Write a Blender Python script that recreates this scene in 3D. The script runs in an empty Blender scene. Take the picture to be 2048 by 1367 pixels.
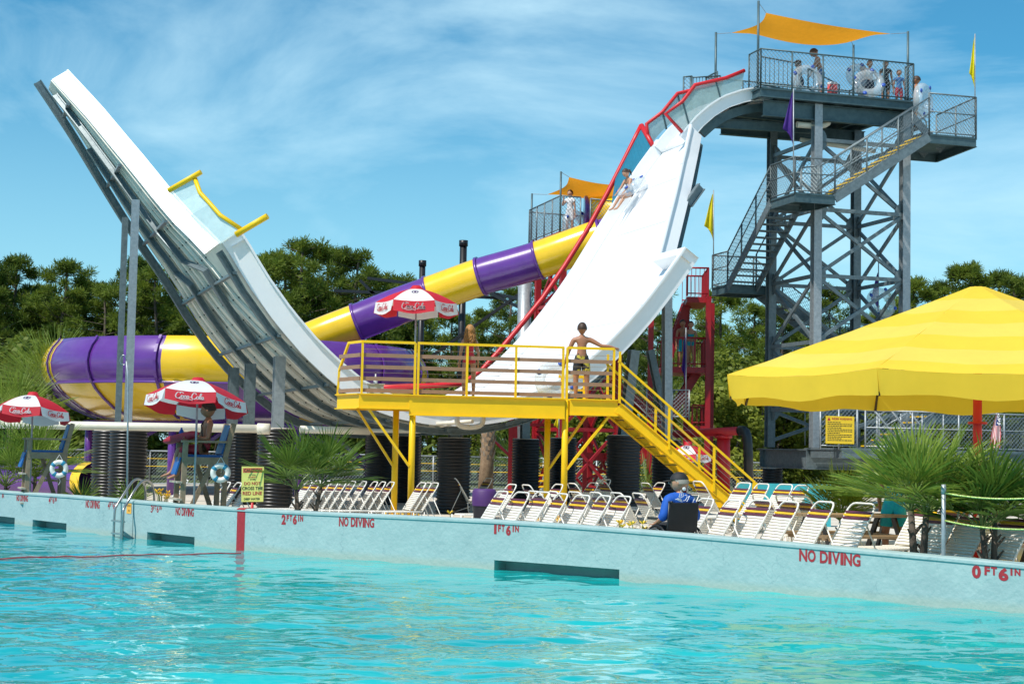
import bpy, bmesh, math, random
from math import sin, cos, pi, radians, sqrt, atan2, tan
from mathutils import Vector, Matrix, noise
from mathutils.geometry import tessellate_polygon
random.seed(7)
V = Vector
scene = bpy.context.scene
col = scene.collection
# ---------------------------------------------------------------- camera
FPX = 3200.0; ROLL = 0.0195; PITCH = math.atan(216.5/FPX); EYE = 1.83
_r0 = V((1, 0, 0)); FW = V((0, cos(PITCH), sin(PITCH))); _u0 = _r0.cross(FW)
RT = _r0*cos(ROLL) + _u0*sin(ROLL); UP = _u0*cos(ROLL) - _r0*sin(ROLL)
CAM = V((0, 0, EYE))
cd = bpy.data.cameras.new('camera'); cam = bpy.data.objects.new('camera', cd); col.objects.link(cam)
cd.sensor_width = 36.0; cd.lens = FPX/2048*36; cd.clip_end = 3000; cd.clip_start = 0.1
m = Matrix.Identity(4)
for i in range(3):
    m[i][0] = RT[i]; m[i][1] = UP[i]; m[i][2] = -FW[i]; m[i][3] = CAM[i]
cam.matrix_world = m
scene.camera = cam
# ---------------------------------------------------------------- sky and sun
SUN = V((-0.40, -0.40, 0.83)).normalized()
sun_el = math.asin(SUN.z); sun_az = atan2(SUN.x, SUN.y)
w = bpy.data.worlds.new("World"); scene.world = w; w.use_nodes = True
nt = w.node_tree; nd = nt.nodes; lk = nt.links; nd.clear()
out = nd.new('ShaderNodeOutputWorld'); bg = nd.new('ShaderNodeBackground'); bg.inputs[1].default_value = 0.118
sky = nd.new('ShaderNodeTexSky'); sky.sky_type = 'NISHITA'; sky.sun_disc = False
sky.sun_elevation = sun_el; sky.sun_rotation = sun_az; sky.air_density = 1.0; sky.dust_density = 0.35; sky.ozone_density = 2.6
tc = nd.new('ShaderNodeTexCoord'); mp = nd.new('ShaderNodeMapping'); mp.inputs['Scale'].default_value = (1.7, 1.7, 4.6); mp.inputs['Rotation'].default_value = (0.0, 0.13, 0.3)
n1 = nd.new('ShaderNodeTexNoise'); n1.inputs['Scale'].default_value = 2.1; n1.inputs['Detail'].default_value = 9; n1.inputs['Roughness'].default_value = 0.58; n1.inputs['Distortion'].default_value = 0.5
cr = nd.new('ShaderNodeValToRGB'); cr.color_ramp.elements[0].position = 0.46; cr.color_ramp.elements[1].position = 0.74
cr.color_ramp.elements[0].color = (0, 0, 0, 1); cr.color_ramp.elements[1].color = (0.56, 0.56, 0.56, 1)
hs = nd.new('ShaderNodeMix'); hs.data_type = 'RGBA'; hs.blend_type = 'MULTIPLY'; hs.inputs['Factor'].default_value = 1; hs.inputs['B'].default_value = (.31, .84, .94, 1)
mx = nd.new('ShaderNodeMix'); mx.data_type = 'RGBA'; mx.inputs['B'].default_value = (5.9, 8.2, 9.0, 1)
lk.new(tc.outputs['Generated'], mp.inputs[0]); lk.new(mp.outputs[0], n1.inputs[0]); lk.new(n1.outputs[0], cr.inputs[0])
lk.new(sky.outputs[0], hs.inputs['A']); lk.new(hs.outputs['Result'], mx.inputs['A']); lk.new(cr.outputs[0], mx.inputs['Factor'])
sz = nd.new('ShaderNodeSeparateXYZ'); lk.new(tc.outputs['Generated'], sz.inputs[0])
mh = nd.new('ShaderNodeMapRange'); mh.inputs[1].default_value = 0.0; mh.inputs[2].default_value = 0.24; mh.inputs[3].default_value = 0.62; mh.inputs[4].default_value = 0.0
lk.new(sz.outputs[2], mh.inputs[0]); mz_ = nd.new('ShaderNodeMix'); mz_.data_type = 'RGBA'; mz_.inputs['B'].default_value = (4.6, 6.9, 7.9, 1)
lk.new(mh.outputs[0], mz_.inputs['Factor']); lk.new(mx.outputs['Result'], mz_.inputs['A']); lk.new(mz_.outputs['Result'], bg.inputs[0]); lk.new(bg.outputs[0], out.inputs[0])
sd = bpy.data.lights.new('sun', 'SUN'); so = bpy.data.objects.new('sun', sd); col.objects.link(so)
sd.energy = 4.2; sd.angle = radians(0.5); sd.color = (1.0, 0.95, 0.87)
so.rotation_euler = (-SUN).to_track_quat('-Z', 'Y').to_euler(); so.location = (0, 0, 30)
scene.view_settings.view_transform = 'Standard'; scene.view_settings.look = 'None'
scene.view_settings.exposure = 0.25; scene.view_settings.gamma = 1.0
scene.render.engine = 'CYCLES'
# ---------------------------------------------------------------- helpers
Z3 = V((0, 0, 1))
def ray(x, y): return RT*((x-1024)/FPX) + UP*((683.5-y)/FPX) + FW
def P(x, y, Y):
    d = ray(x, y); return CAM + d*(Y/d.y)
def PZ(x, y, z):
    d = ray(x, y); return CAM + d*((z-EYE)/d.z)
def hline(px, org, dr, y=700):      # where a vertical plane (org + s*dr) is met by the pixel column px
    d = ray(px, y); det = dr.x*(-d.y) + d.x*dr.y
    s = ((CAM.x-org.x)*(-d.y) + d.x*(CAM.y-org.y))/det
    return s
ORG = {}
def rot_z(a): return Matrix.Rotation(a, 3, 'Z')
class MB:
    def __init__(s): s.v = []; s.f = []; s.mi = []; s.m = 0; s.sm = []; s.smooth = False
    def add(s, vs, fs):
        b = len(s.v); s.v += [V(x) for x in vs]
        for f in fs: s.f.append([b+i for i in f]); s.mi.append(s.m); s.sm.append(s.smooth)
    def hexa(s, a, b):               # a, b: two quads (4 pts each) -> closed box
        s.add(list(a)+list(b), [(3,2,1,0),(4,5,6,7),(0,1,5,4),(1,2,6,5),(2,3,7,6),(3,0,4,7)])
    def box(s, c, d, R=None):
        c = V(c); R = R or Matrix.Identity(3); x, y, z = d[0]/2, d[1]/2, d[2]/2
        q = [c+R@V(p) for p in ((-x,-y,-z),(x,-y,-z),(x,y,-z),(-x,y,-z),(-x,-y,z),(x,-y,z),(x,y,z),(-x,y,z))]
        s.hexa(q[:4], q[4:])
    def beam(s, p, q, w, h, up=None):
        p = V(p); q = V(q); d = (q-p).normalized(); up = V(up) if up else Z3
        if abs(d.dot(up)) > 0.98: up = V((0, 1, 0)) if abs(d.y) < .9 else V((1, 0, 0))
        sx = d.cross(up).normalized(); sy = sx.cross(d).normalized()
        o = [sx*(-w/2)+sy*(-h/2), sx*(w/2)+sy*(-h/2), sx*(w/2)+sy*(h/2), sx*(-w/2)+sy*(h/2)]
        s.hexa([p+k for k in o], [q+k for k in o])
    def ibeam(s, p, q, w, h, t=.02, up=None):
        p = V(p); q = V(q); d = (q-p).normalized(); up = V(up) if up else Z3
        if abs(d.dot(up)) > 0.98: up = V((0, 1, 0))
        sx = d.cross(up).normalized(); sy = sx.cross(d).normalized()
        s.beam(p+sy*(h/2-t/2), q+sy*(h/2-t/2), w, t, up); s.beam(p-sy*(h/2-t/2), q-sy*(h/2-t/2), w, t, up)
        s.beam(p, q, t, h-2*t, up)
    def tube(s, pts, r, n=8, closed=False, caps=True):
        pts = [V(p) for p in pts]; N = len(pts); rr = r if isinstance(r, (list, tuple)) else [r]*N
        b = len(s.v); prev = None
        for i, p in enumerate(pts):
            if closed: d = pts[(i+1) % N]-pts[i-1]
            else: d = pts[min(i+1, N-1)]-pts[max(i-1, 0)]
            d.normalize()
            if prev is None:
                a = Z3 if abs(d.z) < .9 else V((1, 0, 0)); sx = d.cross(a).normalized()
            else:
                sx = prev-d*prev.dot(d)
                sx = sx.normalized() if sx.length > 1e-6 else d.orthogonal().normalized()
            prev = sx; sy = d.cross(sx)
            for k in range(n):
                t = 2*pi*k/n; s.v.append(p+(sx*cos(t)+sy*sin(t))*rr[i])
        M = N if closed else N-1
        for i in range(M):
            for k in range(n):
                a = b+i*n+k; c = b+i*n+(k+1) % n; e = b+((i+1) % N)*n
                s.f.append([a, c, e+(k+1) % n, e+k]); s.mi.append(s.m); s.sm.append(n > 5)
        if caps and not closed:
            s.f.append([b+k for k in range(n)][::-1]); s.mi.append(s.m); s.sm.append(False)
            s.f.append([b+(N-1)*n+k for k in range(n)]); s.mi.append(s.m); s.sm.append(False)
    def lathe(s, prof, c, n=24, a0=0, a1=2*pi, matf=None):
        c = V(c); b = len(s.v); full = abs(a1-a0-2*pi) < 1e-6; K = n if full else n+1
        for r_, z in prof:
            for k in range(K):
                t = a0+(a1-a0)*k/n; s.v.append(c+V((r_*cos(t), r_*sin(t), z)))
        for i in range(len(prof)-1):
            for k in range(n):
                a = b+i*K+k; d = b+i*K+(k+1) % K
                s.f.append([a, d, d+K, a+K]); s.mi.append(matf(i, k) if matf else s.m); s.sm.append(True)
    def quad(s, a, b, c, d): s.add([a, b, c, d], [(0, 1, 2, 3)])
    def plate(s, poly, n, th):       # poly in 3D (planar), extruded by n*th
        n = V(n).normalized()*th; k = len(poly); A = [V(p) for p in poly]; B = [p+n for p in A]
        s.add(A+B, [tuple(range(k))[::-1], tuple(range(k, 2*k))]+[(i, (i+1) % k, k+(i+1) % k, k+i) for i in range(k)])
    def strip(s, A, B, th=0.0, nrm=None):   # ruled sheet between two polylines, optional thickness
        n = len(A)
        if th == 0:
            s.add(list(A)+list(B), [(i, i+1, n+i+1, n+i) for i in range(n-1)]); return
        Nn = []
        for i in range(n):
            t = (A[min(i+1, n-1)]-A[max(i-1, 0)]); w_ = B[i]-A[i]; q = t.cross(w_); q.normalize(); Nn.append(q*th)
        A2 = [a+k for a, k in zip(A, Nn)]; B2 = [a+k for a, k in zip(B, Nn)]
        f = []
        for i in range(n-1):
            f += [(i, n+i, n+i+1, i+1), (2*n+i, 2*n+i+1, 3*n+i+1, 3*n+i), (i, i+1, 2*n+i+1, 2*n+i), (n+i, 3*n+i, 3*n+i+1, n+i+1)]
        f += [(0, 2*n, 3*n, n), (n-1, 2*n-1, 4*n-1, 3*n-1)]
        s.add(list(A)+list(B)+A2+B2, f)
    def sphere(s, c, r, n=12, sc=(1, 1, 1), R=None):
        c = V(c); R = R or Matrix.Identity(3); vs = []; fs = []; h = max(4, n//2)
        for i in range(h+1):
            t = pi*i/h
            for k in range(n):
                u = 2*pi*k/n; vs.append(c+R@V((r*sc[0]*sin(t)*cos(u), r*sc[1]*sin(t)*sin(u), r*sc[2]*cos(t))))
        for i in range(h):
            for k in range(n): fs.append((i*n+k, (i+1)*n+k, (i+1)*n+(k+1) % n, i*n+(k+1) % n))
        o = s.smooth; s.smooth = True; s.add(vs, fs); s.smooth = o
    def torus(s, c, R_, r, n=28, k=10, M=None, matf=None):
        c = V(c); M = M or Matrix.Identity(3); b = len(s.v)
        for i in range(n):
            a = 2*pi*i/n
            for j in range(k):
                t = 2*pi*j/k; s.v.append(c+M@V(((R_+r*cos(t))*cos(a), (R_+r*cos(t))*sin(a), r*sin(t))))
        for i in range(n):
            for j in range(k):
                s.f.append([b+i*k+j, b+((i+1) % n)*k+j, b+((i+1) % n)*k+(j+1) % k, b+i*k+(j+1) % k]); s.mi.append(matf(i) if matf else s.m); s.sm.append(True)
    def build(s, name, mats, parent=None, at=None, smooth=None, local=False):
        me = bpy.data.meshes.new(name); o = bpy.data.objects.new(name, me); col.objects.link(o)
        if not isinstance(mats, (list, tuple)): mats = [mats]
        if parent is not None: o.parent = parent; org = V((0, 0, 0)) if local else ORG[parent.name]; ORG[o.name] = org
        else:
            if at is None:
                xs = [p.x for p in s.v]; ys = [p.y for p in s.v]; at = V(((min(xs)+max(xs))/2, (min(ys)+max(ys))/2, min(p.z for p in s.v)))
            org = V((0, 0, 0)) if local else V(at); o.location = org; ORG[o.name] = org
        me.from_pydata([p-org for p in s.v], [], s.f)
        for mm in mats: me.materials.append(mm)
        me.polygons.foreach_set('material_index', s.mi)
        me.polygons.foreach_set('use_smooth', s.sm if smooth is None else [smooth]*len(s.f))
        me.update(); return o
def build_split(mb, name, mats, parent):      # one object for each separate piece
    par = list(range(len(mb.v)))
    def fnd(i):
        while par[i] != i: par[i] = par[par[i]]; i = par[i]
        return i
    for f in mb.f:
        for i in f[1:]: par[fnd(i)] = fnd(f[0])
    grp = {}
    for k, f in enumerate(mb.f): grp.setdefault(fnd(f[0]), []).append(k)
    for ks in grp.values():
        q = MB(); mp_ = {}
        for k in ks:
            for i in mb.f[k]:
                if i not in mp_: mp_[i] = len(q.v); q.v.append(mb.v[i])
            q.f.append([mp_[i] for i in mb.f[k]]); q.mi.append(mb.mi[k]); q.sm.append(mb.sm[k])
        q.build(name, mats, parent)
def tag(o, label=None, cat=None, group=None, kind=None):
    if label: o['label'] = label
    if cat: o['category'] = cat
    if group: o['group'] = group
    if kind: o['kind'] = kind
    return o
def empty(name, loc, label=None, cat=None, group=None):
    o = bpy.data.objects.new(name, None); col.objects.link(o); o.location = loc; ORG[o.name] = V(loc)
    o.empty_display_size = .3
    return tag(o, label, cat, group)
def clone(o, loc=None, rz=None, label=None, parent=None, sc=None):
    c = o.copy(); col.objects.link(c); ORG[c.name] = V(loc) if loc is not None else V((0, 0, 0))
    if parent is not None: c.parent = parent
    if loc is not None: c.location = loc
    if rz is not None: c.rotation_euler = (0, 0, rz)
    if sc is not None: c.scale = (sc, sc, sc) if not isinstance(sc, (tuple, list)) else sc
    if label: c['label'] = label
    for ch in list(KIDS.get(o.name, ())): clone(ch, parent=c)
    return c
KIDS = {}
def kids_index():
    KIDS.clear()
    for o in bpy.data.objects:
        if o.parent: KIDS.setdefault(o.parent.name, []).append(o)
def R_of(d, up=Z3):                  # matrix whose x axis is d, z near up
    x = V(d).normalized(); y = V(up).cross(x).normalized(); z = x.cross(y)
    return Matrix((x, y, z)).transposed()
# ---------------------------------------------------------------- materials
MAT = {}
def mat(name, c, rough=.5, metal=0.0, var=.12, scale=6.0, bump=0.0, bscale=40.0, spec=.5, c2=None, thr=None, coat=0.0, trans=None, alpha=None, sss=0, emit=None):
    if name in MAT: return MAT[name]
    m = bpy.data.materials.new(name); m.use_nodes = True; n = m.node_tree.nodes; l = m.node_tree.links
    b = n['Principled BSDF']; b.inputs['Roughness'].default_value = rough; b.inputs['Metallic'].default_value = metal
    b.inputs['Specular IOR Level'].default_value = spec; b.inputs['Coat Weight'].default_value = coat
    tcn = n.new('ShaderNodeTexCoord'); nz = n.new('ShaderNodeTexNoise'); nz.inputs['Scale'].default_value = scale; nz.inputs['Detail'].default_value = 6; nz.inputs['Roughness'].default_value = .65
    l.new(tcn.outputs['Object'], nz.inputs[0])
    ramp = n.new('ShaderNodeValToRGB'); e = ramp.color_ramp.elements
    e[0].position, e[1].position = thr or (.3, .7)
    if c2 is None: lo = [x*(1-var) for x in c]; hi = [min(1, x*(1+var)) for x in c]
    else: lo, hi = c, c2
    e[0].color = (*lo, 1); e[1].color = (*hi, 1)
    l.new(nz.outputs[0], ramp.inputs[0]); l.new(ramp.outputs[0], b.inputs['Base Color'])
    if bump:
        nb = n.new('ShaderNodeTexNoise'); nb.inputs['Scale'].default_value = bscale; nb.inputs['Detail'].default_value = 5
        bm = n.new('ShaderNodeBump'); bm.inputs['Strength'].default_value = bump; bm.inputs['Distance'].default_value = .02
        l.new(tcn.outputs['Object'], nb.inputs[0]); l.new(nb.outputs[0], bm.inputs['Height']); l.new(bm.outputs[0], b.inputs['Normal'])
    if trans:                        # thin cloth that lets light through
        tr = n.new('ShaderNodeBsdfTranslucent'); ms = n.new('ShaderNodeMixShader'); ms.inputs[0].default_value = trans
        l.new(ramp.outputs[0], tr.inputs[0]); l.new(b.outputs[0], ms.inputs[1]); l.new(tr.outputs[0], ms.inputs[2]); l.new(ms.outputs[0], n['Material Output'].inputs[0])
    if alpha is not None: b.inputs['Alpha'].default_value = alpha
    if sss: b.inputs['Subsurface Weight'].default_value = sss; b.inputs['Subsurface Radius'].default_value = (.02, .01, .006)
    MAT[name] = m; return m
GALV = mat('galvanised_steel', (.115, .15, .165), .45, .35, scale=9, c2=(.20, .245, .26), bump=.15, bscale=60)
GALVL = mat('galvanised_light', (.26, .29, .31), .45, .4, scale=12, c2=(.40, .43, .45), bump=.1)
TEAL = mat('blue_grey_steel', (.045, .085, .10), .45, .2, scale=5, c2=(.085, .14, .155), bump=.1)
YEL = mat('yellow_paint', (.86, .53, .005), .42, 0, var=.05, scale=3, spec=.4)
YELD = mat('yellow_plate', (.78, .52, .10), .5, 0, var=.08)
RED = mat('red_paint', (.55, .012, .018), .42, 0, var=.1)
DRED = mat('red_steel', (.32, .006, .014), .45, 0, var=.15)
PURP = mat('purple_gelcoat', (.115, .03, .24), .25, 0, var=.12, scale=2, coat=.4)
YELG = mat('yellow_gelcoat', (.84, .52, .008), .22, 0, var=.06, scale=2, coat=.4)
WHT = mat('white_gelcoat', (.84, .85, .86), .3, 0, var=.02, scale=3, coat=.2)
CREAM = mat('fibreglass_back', (.60, .57, .50), .6, 0, scale=2.2, c2=(.80, .76, .66), thr=(.25, .75))
BLK = mat('black_pipe', (.012, .012, .014), .38, 0, var=.3, scale=4)
WOOD = mat('weathered_wood', (.20, .145, .09), .8, 0, scale=7, c2=(.34, .25, .16), bump=.3, bscale=30)
BRN = mat('brown_slat', (.30, .17, .10), .6, 0, var=.12, scale=5)
WHP = mat('white_vinyl', (.78, .745, .68), .4, 0, var=.04)
PVC = mat('pvc_pipe', (.74, .68, .56), .4, 0, var=.06)
STEEL = mat('stainless', (.38, .38, .37), .28, .85, var=.08)
GRN = mat('green_canopy', (.0, .22, .14), .6)
# ================================================================ water, wall, ground
wallpx = [(0,981,1045),(133,988.5,1061),(270,1001,1075.7),(375,1009,1088.5),(475,1016,1100),(600,1022.5,1109.4),(800,1030.5,1125),(990,1038,1138.5),
          (1150,1050,1151.5),(1240,1056.5,1158.7),(1350,1065,1169),(1550,1083,1185.5),(1750,1100.5,1201.5),(1900,1114,1213.5),(2048,1127.8,1226.7)]
WP = []                                # wall stations: world xy at the water line, top z
for x, yt, yb in wallpx:
    b_ = PZ(x, yb, 0.0); t_ = P(x, yt, b_.y); WP.append((b_.x, b_.y, t_.z))
def smoothed(w_, n=2):
    for _ in range(n):
        w_ = [w_[0]]+[tuple((w_[i-1][k]+2*w_[i][k]+w_[i+1][k])/4 for k in range(3)) for i in range(1, len(w_)-1)]+[w_[-1]]
    return w_
WP = smoothed(WP, 1)
d0 = V(WP[0][:2])-V(WP[1][:2]); d0.normalize(); d1 = V(WP[-1][:2])-V(WP[-2][:2]); d1.normalize()
Lx = V(WP[0][:2])+d0*22; Rx = V(WP[-1][:2])+d1*14
WALL = [(Lx.x, Lx.y, WP[0][2])]+WP+[(Rx.x, Rx.y, .3)]
DECK = 0.18
def wall_n(i):                         # normal towards the deck
    a = V(WALL[max(i-1, 0)][:2]); b = V(WALL[min(i+1, len(WALL)-1)][:2]); t = (b-a).normalized(); return V((-t.y, t.x))
def wall_at(px, off=0.0):              # deck-side point 'off' metres behind the wall face on pixel column px, and tangent
    for i in range(len(WALL)-1):
        n0 = wall_n(i)*off; n1_ = wall_n(i+1)*off
        a = V((WALL[i][0]+n0.x, WALL[i][1]+n0.y, 0)); b = V((WALL[i+1][0]+n1_.x, WALL[i+1][1]+n1_.y, 0))
        s = hline(px, a, b-a, 1050)
        if -1e-6 <= s <= 1+1e-6 and (a+(b-a)*s).y > 0:
            p = a+(b-a)*s; t = (b-a).normalized(); return p, t, WALL[i][2]+(WALL[i+1][2]-WALL[i][2])*s
    raise ValueError(px)
# wall material: light aqua paint, patchy, slightly cracked, scum line near the water
wm = mat('aqua_wall_paint', (.285, .405, .405), .75, 0, scale=2.3, c2=(.36, .485, .475), bump=.5, bscale=14)
n = wm.node_tree.nodes; l = wm.node_tree.links; b_ = n['Principled BSDF']
vor = n.new('ShaderNodeTexVoronoi'); vor.feature = 'DISTANCE_TO_EDGE'; vor.inputs['Scale'].default_value = 1.7
nz2 = n.new('ShaderNodeTexNoise'); nz2.inputs['Scale'].default_value = 1.1; nz2.inputs['Detail'].default_value = 7
tc2 = n.new('ShaderNodeTexCoord'); geo = n.new('ShaderNodeNewGeometry'); sx = n.new('ShaderNodeSeparateXYZ')
dz = n.new('ShaderNodeTexNoise'); dz.inputs['Scale'].default_value = 3; dz.inputs['Detail'].default_value = 4
mixv = n.new('ShaderNodeMix'); mixv.data_type = 'VECTOR'; mixv.inputs['Factor'].default_value = .35
l.new(tc2.outputs['Object'], dz.inputs[0]); l.new(tc2.outputs['Object'], mixv.inputs['A']); l.new(dz.outputs['Color'], mixv.inputs['B']); l.new(mixv.outputs['Result'], vor.inputs[0])
l.new(tc2.outputs['Object'], nz2.inputs[0])
mr = n.new('ShaderNodeMapRange'); mr.inputs[1].default_value = 0; mr.inputs[2].default_value = .012; mr.inputs[3].default_value = 1; mr.inputs[4].default_value = 0
l.new(vor.outputs['Distance'], mr.inputs[0])
mr2 = n.new('ShaderNodeMapRange'); mr2.inputs[1].default_value = .50; mr2.inputs[2].default_value = .60
l.new(nz2.outputs[0], mr2.inputs[0]); mu = n.new('ShaderNodeMath'); mu.operation = 'MULTIPLY'; l.new(mr.outputs[0], mu.inputs[0]); l.new(mr2.outputs[0], mu.inputs[1])
old = b_.inputs['Base Color'].links[0].from_socket
mxa = n.new('ShaderNodeMix'); mxa.data_type = 'RGBA'; mxa.inputs['B'].default_value = (.17, .27, .29, 1)
m7 = n.new('ShaderNodeMath'); m7.operation = 'MULTIPLY'; m7.inputs[1].default_value = .5; l.new(mu.outputs[0], m7.inputs[0])
l.new(m7.outputs[0], mxa.inputs['Factor']); l.new(old, mxa.inputs['A'])
l.new(geo.outputs['Position'], sx.inputs[0]); mz = n.new('ShaderNodeMapRange'); mz.inputs[1].default_value = .02; mz.inputs[2].default_value = .11; mz.inputs[3].default_value = .75; mz.inputs[4].default_value = 0
ad = n.new('ShaderNodeMath'); ad.operation = 'MULTIPLY_ADD'; ad.inputs[1].default_value = -.06; l.new(dz.outputs[0], ad.inputs[0]); l.new(sx.outputs[2], ad.inputs[2]); l.new(ad.outputs[0], mz.inputs[0])
mxb = n.new('ShaderNodeMix'); mxb.data_type = 'RGBA'; mxb.inputs['B'].default_value = (.36, .42, .36, 1); l.new(mz.outputs[0], mxb.inputs['Factor']); l.new(mxa.outputs['Result'], mxb.inputs['A']); l.new(mxb.outputs['Result'], b_.inputs['Base Color'])
WALLP = wm
REDM = mat('red_marking', (.36, .022, .03), .7, 0, var=.2, scale=20)
# the wall body with slots (recesses) cut where the photo shows them
slots = [(-60, 29), (65, 133), (295, 390), (990, 1240)]
SLOTS = []
wr = empty('pool_wall', (WALL[8][0], WALL[8][1], 0), 'long pale aqua painted concrete pool wall curving along the deck edge', 'pool wall')
def wall_pts(a, b, n_):
    return [a+(b-a)*k/n_ for k in range(n_+1)]
# parametrise the wall by arc length
cum = [0]
for i in range(len(WALL)-1): cum.append(cum[-1]+(V(WALL[i+1][:2])-V(WALL[i][:2])).length)
def ws(s):
    s = min(max(s, 0), cum[-1]-1e-6)
    for i in range(len(cum)-1):
        if s <= cum[i+1]:
            k = (s-cum[i])/(cum[i+1]-cum[i]); a, b = WALL[i], WALL[i+1]
            na, nb = wall_n(i), wall_n(i+1); nn = (na*(1-k)+nb*k).normalized()
            return V((a[0]+(b[0]-a[0])*k, a[1]+(b[1]-a[1])*k, 0)), V((nn.x, nn.y, 0)), a[2]+(b[2]-a[2])*k
def s_of(px):
    p, t, z = wall_at(px)
    for i in range(len(cum)-1):
        a = V((*WALL[i][:2], 0)); b = V((*WALL[i+1][:2], 0)); d = b-a; k = (p-a).dot(d)/d.dot(d)
        if -1e-4 <= k <= 1.0001 and (a+d*k-p).length < .02: return cum[i]+k*d.length
WEND = s_of(2047)
ssl = []
ppx = WP[1]
sl = []
for a, b in slots:
    s0 = s_of(max(a, 1)) if a > 0 else s_of(1)-1.2
    sl.append((s0, s_of(b)))
bps = sorted(set([0, 6, 12, 18]+[cum[i] for i in range(len(cum))]+[x for s_ in sl for x in s_]+[s_of(k) for k in range(40, 2040, 60)]))
wb = MB(); TH = .30
for s0, s1 in zip(bps[:-1], bps[1:]):
    if s1-s0 < 1e-4: continue
    mid = (s0+s1)/2; inslot = any(a < mid < b for a, b in sl)
    (p0, n0, z0), (p1, n1_, z1) = ws(s0), ws(s1)
    top0, top1 = z0, z1; r_ = .035
    def F(p, nn, d, z): return V((p.x+nn.x*d, p.y+nn.y*d, z))
    zb = .15 if inslot else -1.2
    wb.quad(F(p0,n0,0,zb), F(p1,n1_,0,zb), F(p1,n1_,0,top1-.055), F(p0,n0,0,top0-.055))
    wb.quad(F(p0,n0,0,top0-.055), F(p1,n1_,0,top1-.055), F(p1,n1_,-.016,top1-.050), F(p0,n0,-.016,top0-.050))
    wb.quad(F(p0,n0,-.016,top0-.050), F(p1,n1_,-.016,top1-.050), F(p1,n1_,-.016,top1-.018), F(p0,n0,-.016,top0-.018))
    wb.quad(F(p0,n0,-.016,top0-.018), F(p1,n1_,-.016,top1-.018), F(p1,n1_,r_,top1), F(p0,n0,r_,top0))
    wb.quad(F(p0,n0,r_,top0), F(p1,n1_,r_,top1), F(p1,n1_,TH,top1), F(p0,n0,TH,top0))
    wb.quad(F(p0,n0,TH,top0), F(p1,n1_,TH,top1), F(p1,n1_,TH,-1.2), F(p0,n0,TH,-1.2))
    if inslot:
        D = .42
        wb.quad(F(p0,n0,0,.15), F(p0,n0,D,.15), F(p1,n1_,D,.15), F(p1,n1_,0,.15))
        wb.quad(F(p0,n0,D,.15), F(p0,n0,D,-1.2), F(p1,n1_,D,-1.2), F(p1,n1_,D,.15))
for a, b in sl:
    for s_ in (a, b):
        p0, n0, z0 = ws(s_); wb.quad(F(p0,n0,0,.15), F(p0,n0,0,-1.2), F(p0,n0,.42,-1.2), F(p0,n0,.42,.15))
wb.build('wall_body', WALLP, wr)
# water: displaced sheet
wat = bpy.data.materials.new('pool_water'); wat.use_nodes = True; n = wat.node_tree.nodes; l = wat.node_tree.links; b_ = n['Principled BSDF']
b_.inputs['Roughness'].default_value = .03; b_.inputs['IOR'].default_value = 1.34
tcw = n.new('ShaderNodeTexCoord'); mpw = n.new('ShaderNodeMapping'); mpw.inputs['Scale'].default_value = (.35, .6, 1)
nw = n.new('ShaderNodeTexNoise'); nw.inputs['Scale'].default_value = .9; nw.inputs['Detail'].default_value = 3
rw = n.new('ShaderNodeValToRGB'); rw.color_ramp.elements[0].position = .35; rw.color_ramp.elements[1].position = .7
rw.color_ramp.elements[0].color = (.002, .33, .335, 1); rw.color_ramp.elements[1].color = (.015, .47, .455, 1)
l.new(tcw.outputs['Object'], mpw.inputs[0]); l.new(mpw.outputs[0], nw.inputs[0]); l.new(nw.outputs[0], rw.inputs[0])
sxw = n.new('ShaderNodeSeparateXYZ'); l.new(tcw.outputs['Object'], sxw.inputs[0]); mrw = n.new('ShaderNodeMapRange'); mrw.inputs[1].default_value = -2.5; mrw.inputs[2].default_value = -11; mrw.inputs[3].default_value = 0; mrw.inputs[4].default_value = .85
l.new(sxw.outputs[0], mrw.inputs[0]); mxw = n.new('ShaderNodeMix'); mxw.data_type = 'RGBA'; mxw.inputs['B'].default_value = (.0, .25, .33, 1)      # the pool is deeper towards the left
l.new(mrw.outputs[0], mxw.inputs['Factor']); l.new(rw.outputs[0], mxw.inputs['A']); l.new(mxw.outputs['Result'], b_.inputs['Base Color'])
mp3 = n.new('ShaderNodeMapping'); mp3.inputs['Scale'].default_value = (1.0, 1.7, 1); mp3.inputs['Rotation'].default_value = (0, 0, .3)
nb = n.new('ShaderNodeTexNoise'); nb.inputs['Scale'].default_value = 3.2; nb.inputs['Detail'].default_value = 2; bw = n.new('ShaderNodeBump'); bw.inputs['Strength'].default_value = .12; bw.inputs['Distance'].default_value = .05
l.new(tcw.outputs['Object'], mp3.inputs[0]); l.new(mp3.outputs[0], nb.inputs[0]); l.new(nb.outputs[0], bw.inputs['Height']); l.new(bw.outputs[0], b_.inputs['Normal'])
def wave(x, y):
    p = V((x*.55, y*1.0, 0)); a = noise.noise(V((x*.9, y*1.1, 0)))*.034+noise.noise(V((x*2.0+3, y*2.7, 1.7)))*.026+noise.noise(V((x*4.6, y*6.0+9, 4)))*.0080
    return a*(1.0 if y < 20 else max(.5, 1-(y-20)/26))
wv = []; wf = []; nx, ny = 330, 620; x0, x1, y0, y1 = -17.0, 9.5, 9.5, 41.0
ys_ = [y0+(y1-y0)*(k/ny)**1.35 for k in range(ny+1)]
for j in range(ny+1):
    y = ys_[j]; xa = -.36*y-1.5; xb = .36*y+1.5
    for i in range(nx+1):
        x = xa+(xb-xa)*i/nx; wv.append((x, y, wave(x, y)))
for j in range(ny):
    for i in range(nx):
        a = j*(nx+1)+i; wf.append((a, a+1, a+nx+2, a+nx+1))
k = len(wv); fl = [(-70,-25),(60,-25),(60,9.5),(.36*9.5+1.5,9.5),(-.36*9.5-1.5,9.5),(-70,9.5)]
me = bpy.data.meshes.new('water')
bl = len(wv)-(nx+1)
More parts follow.
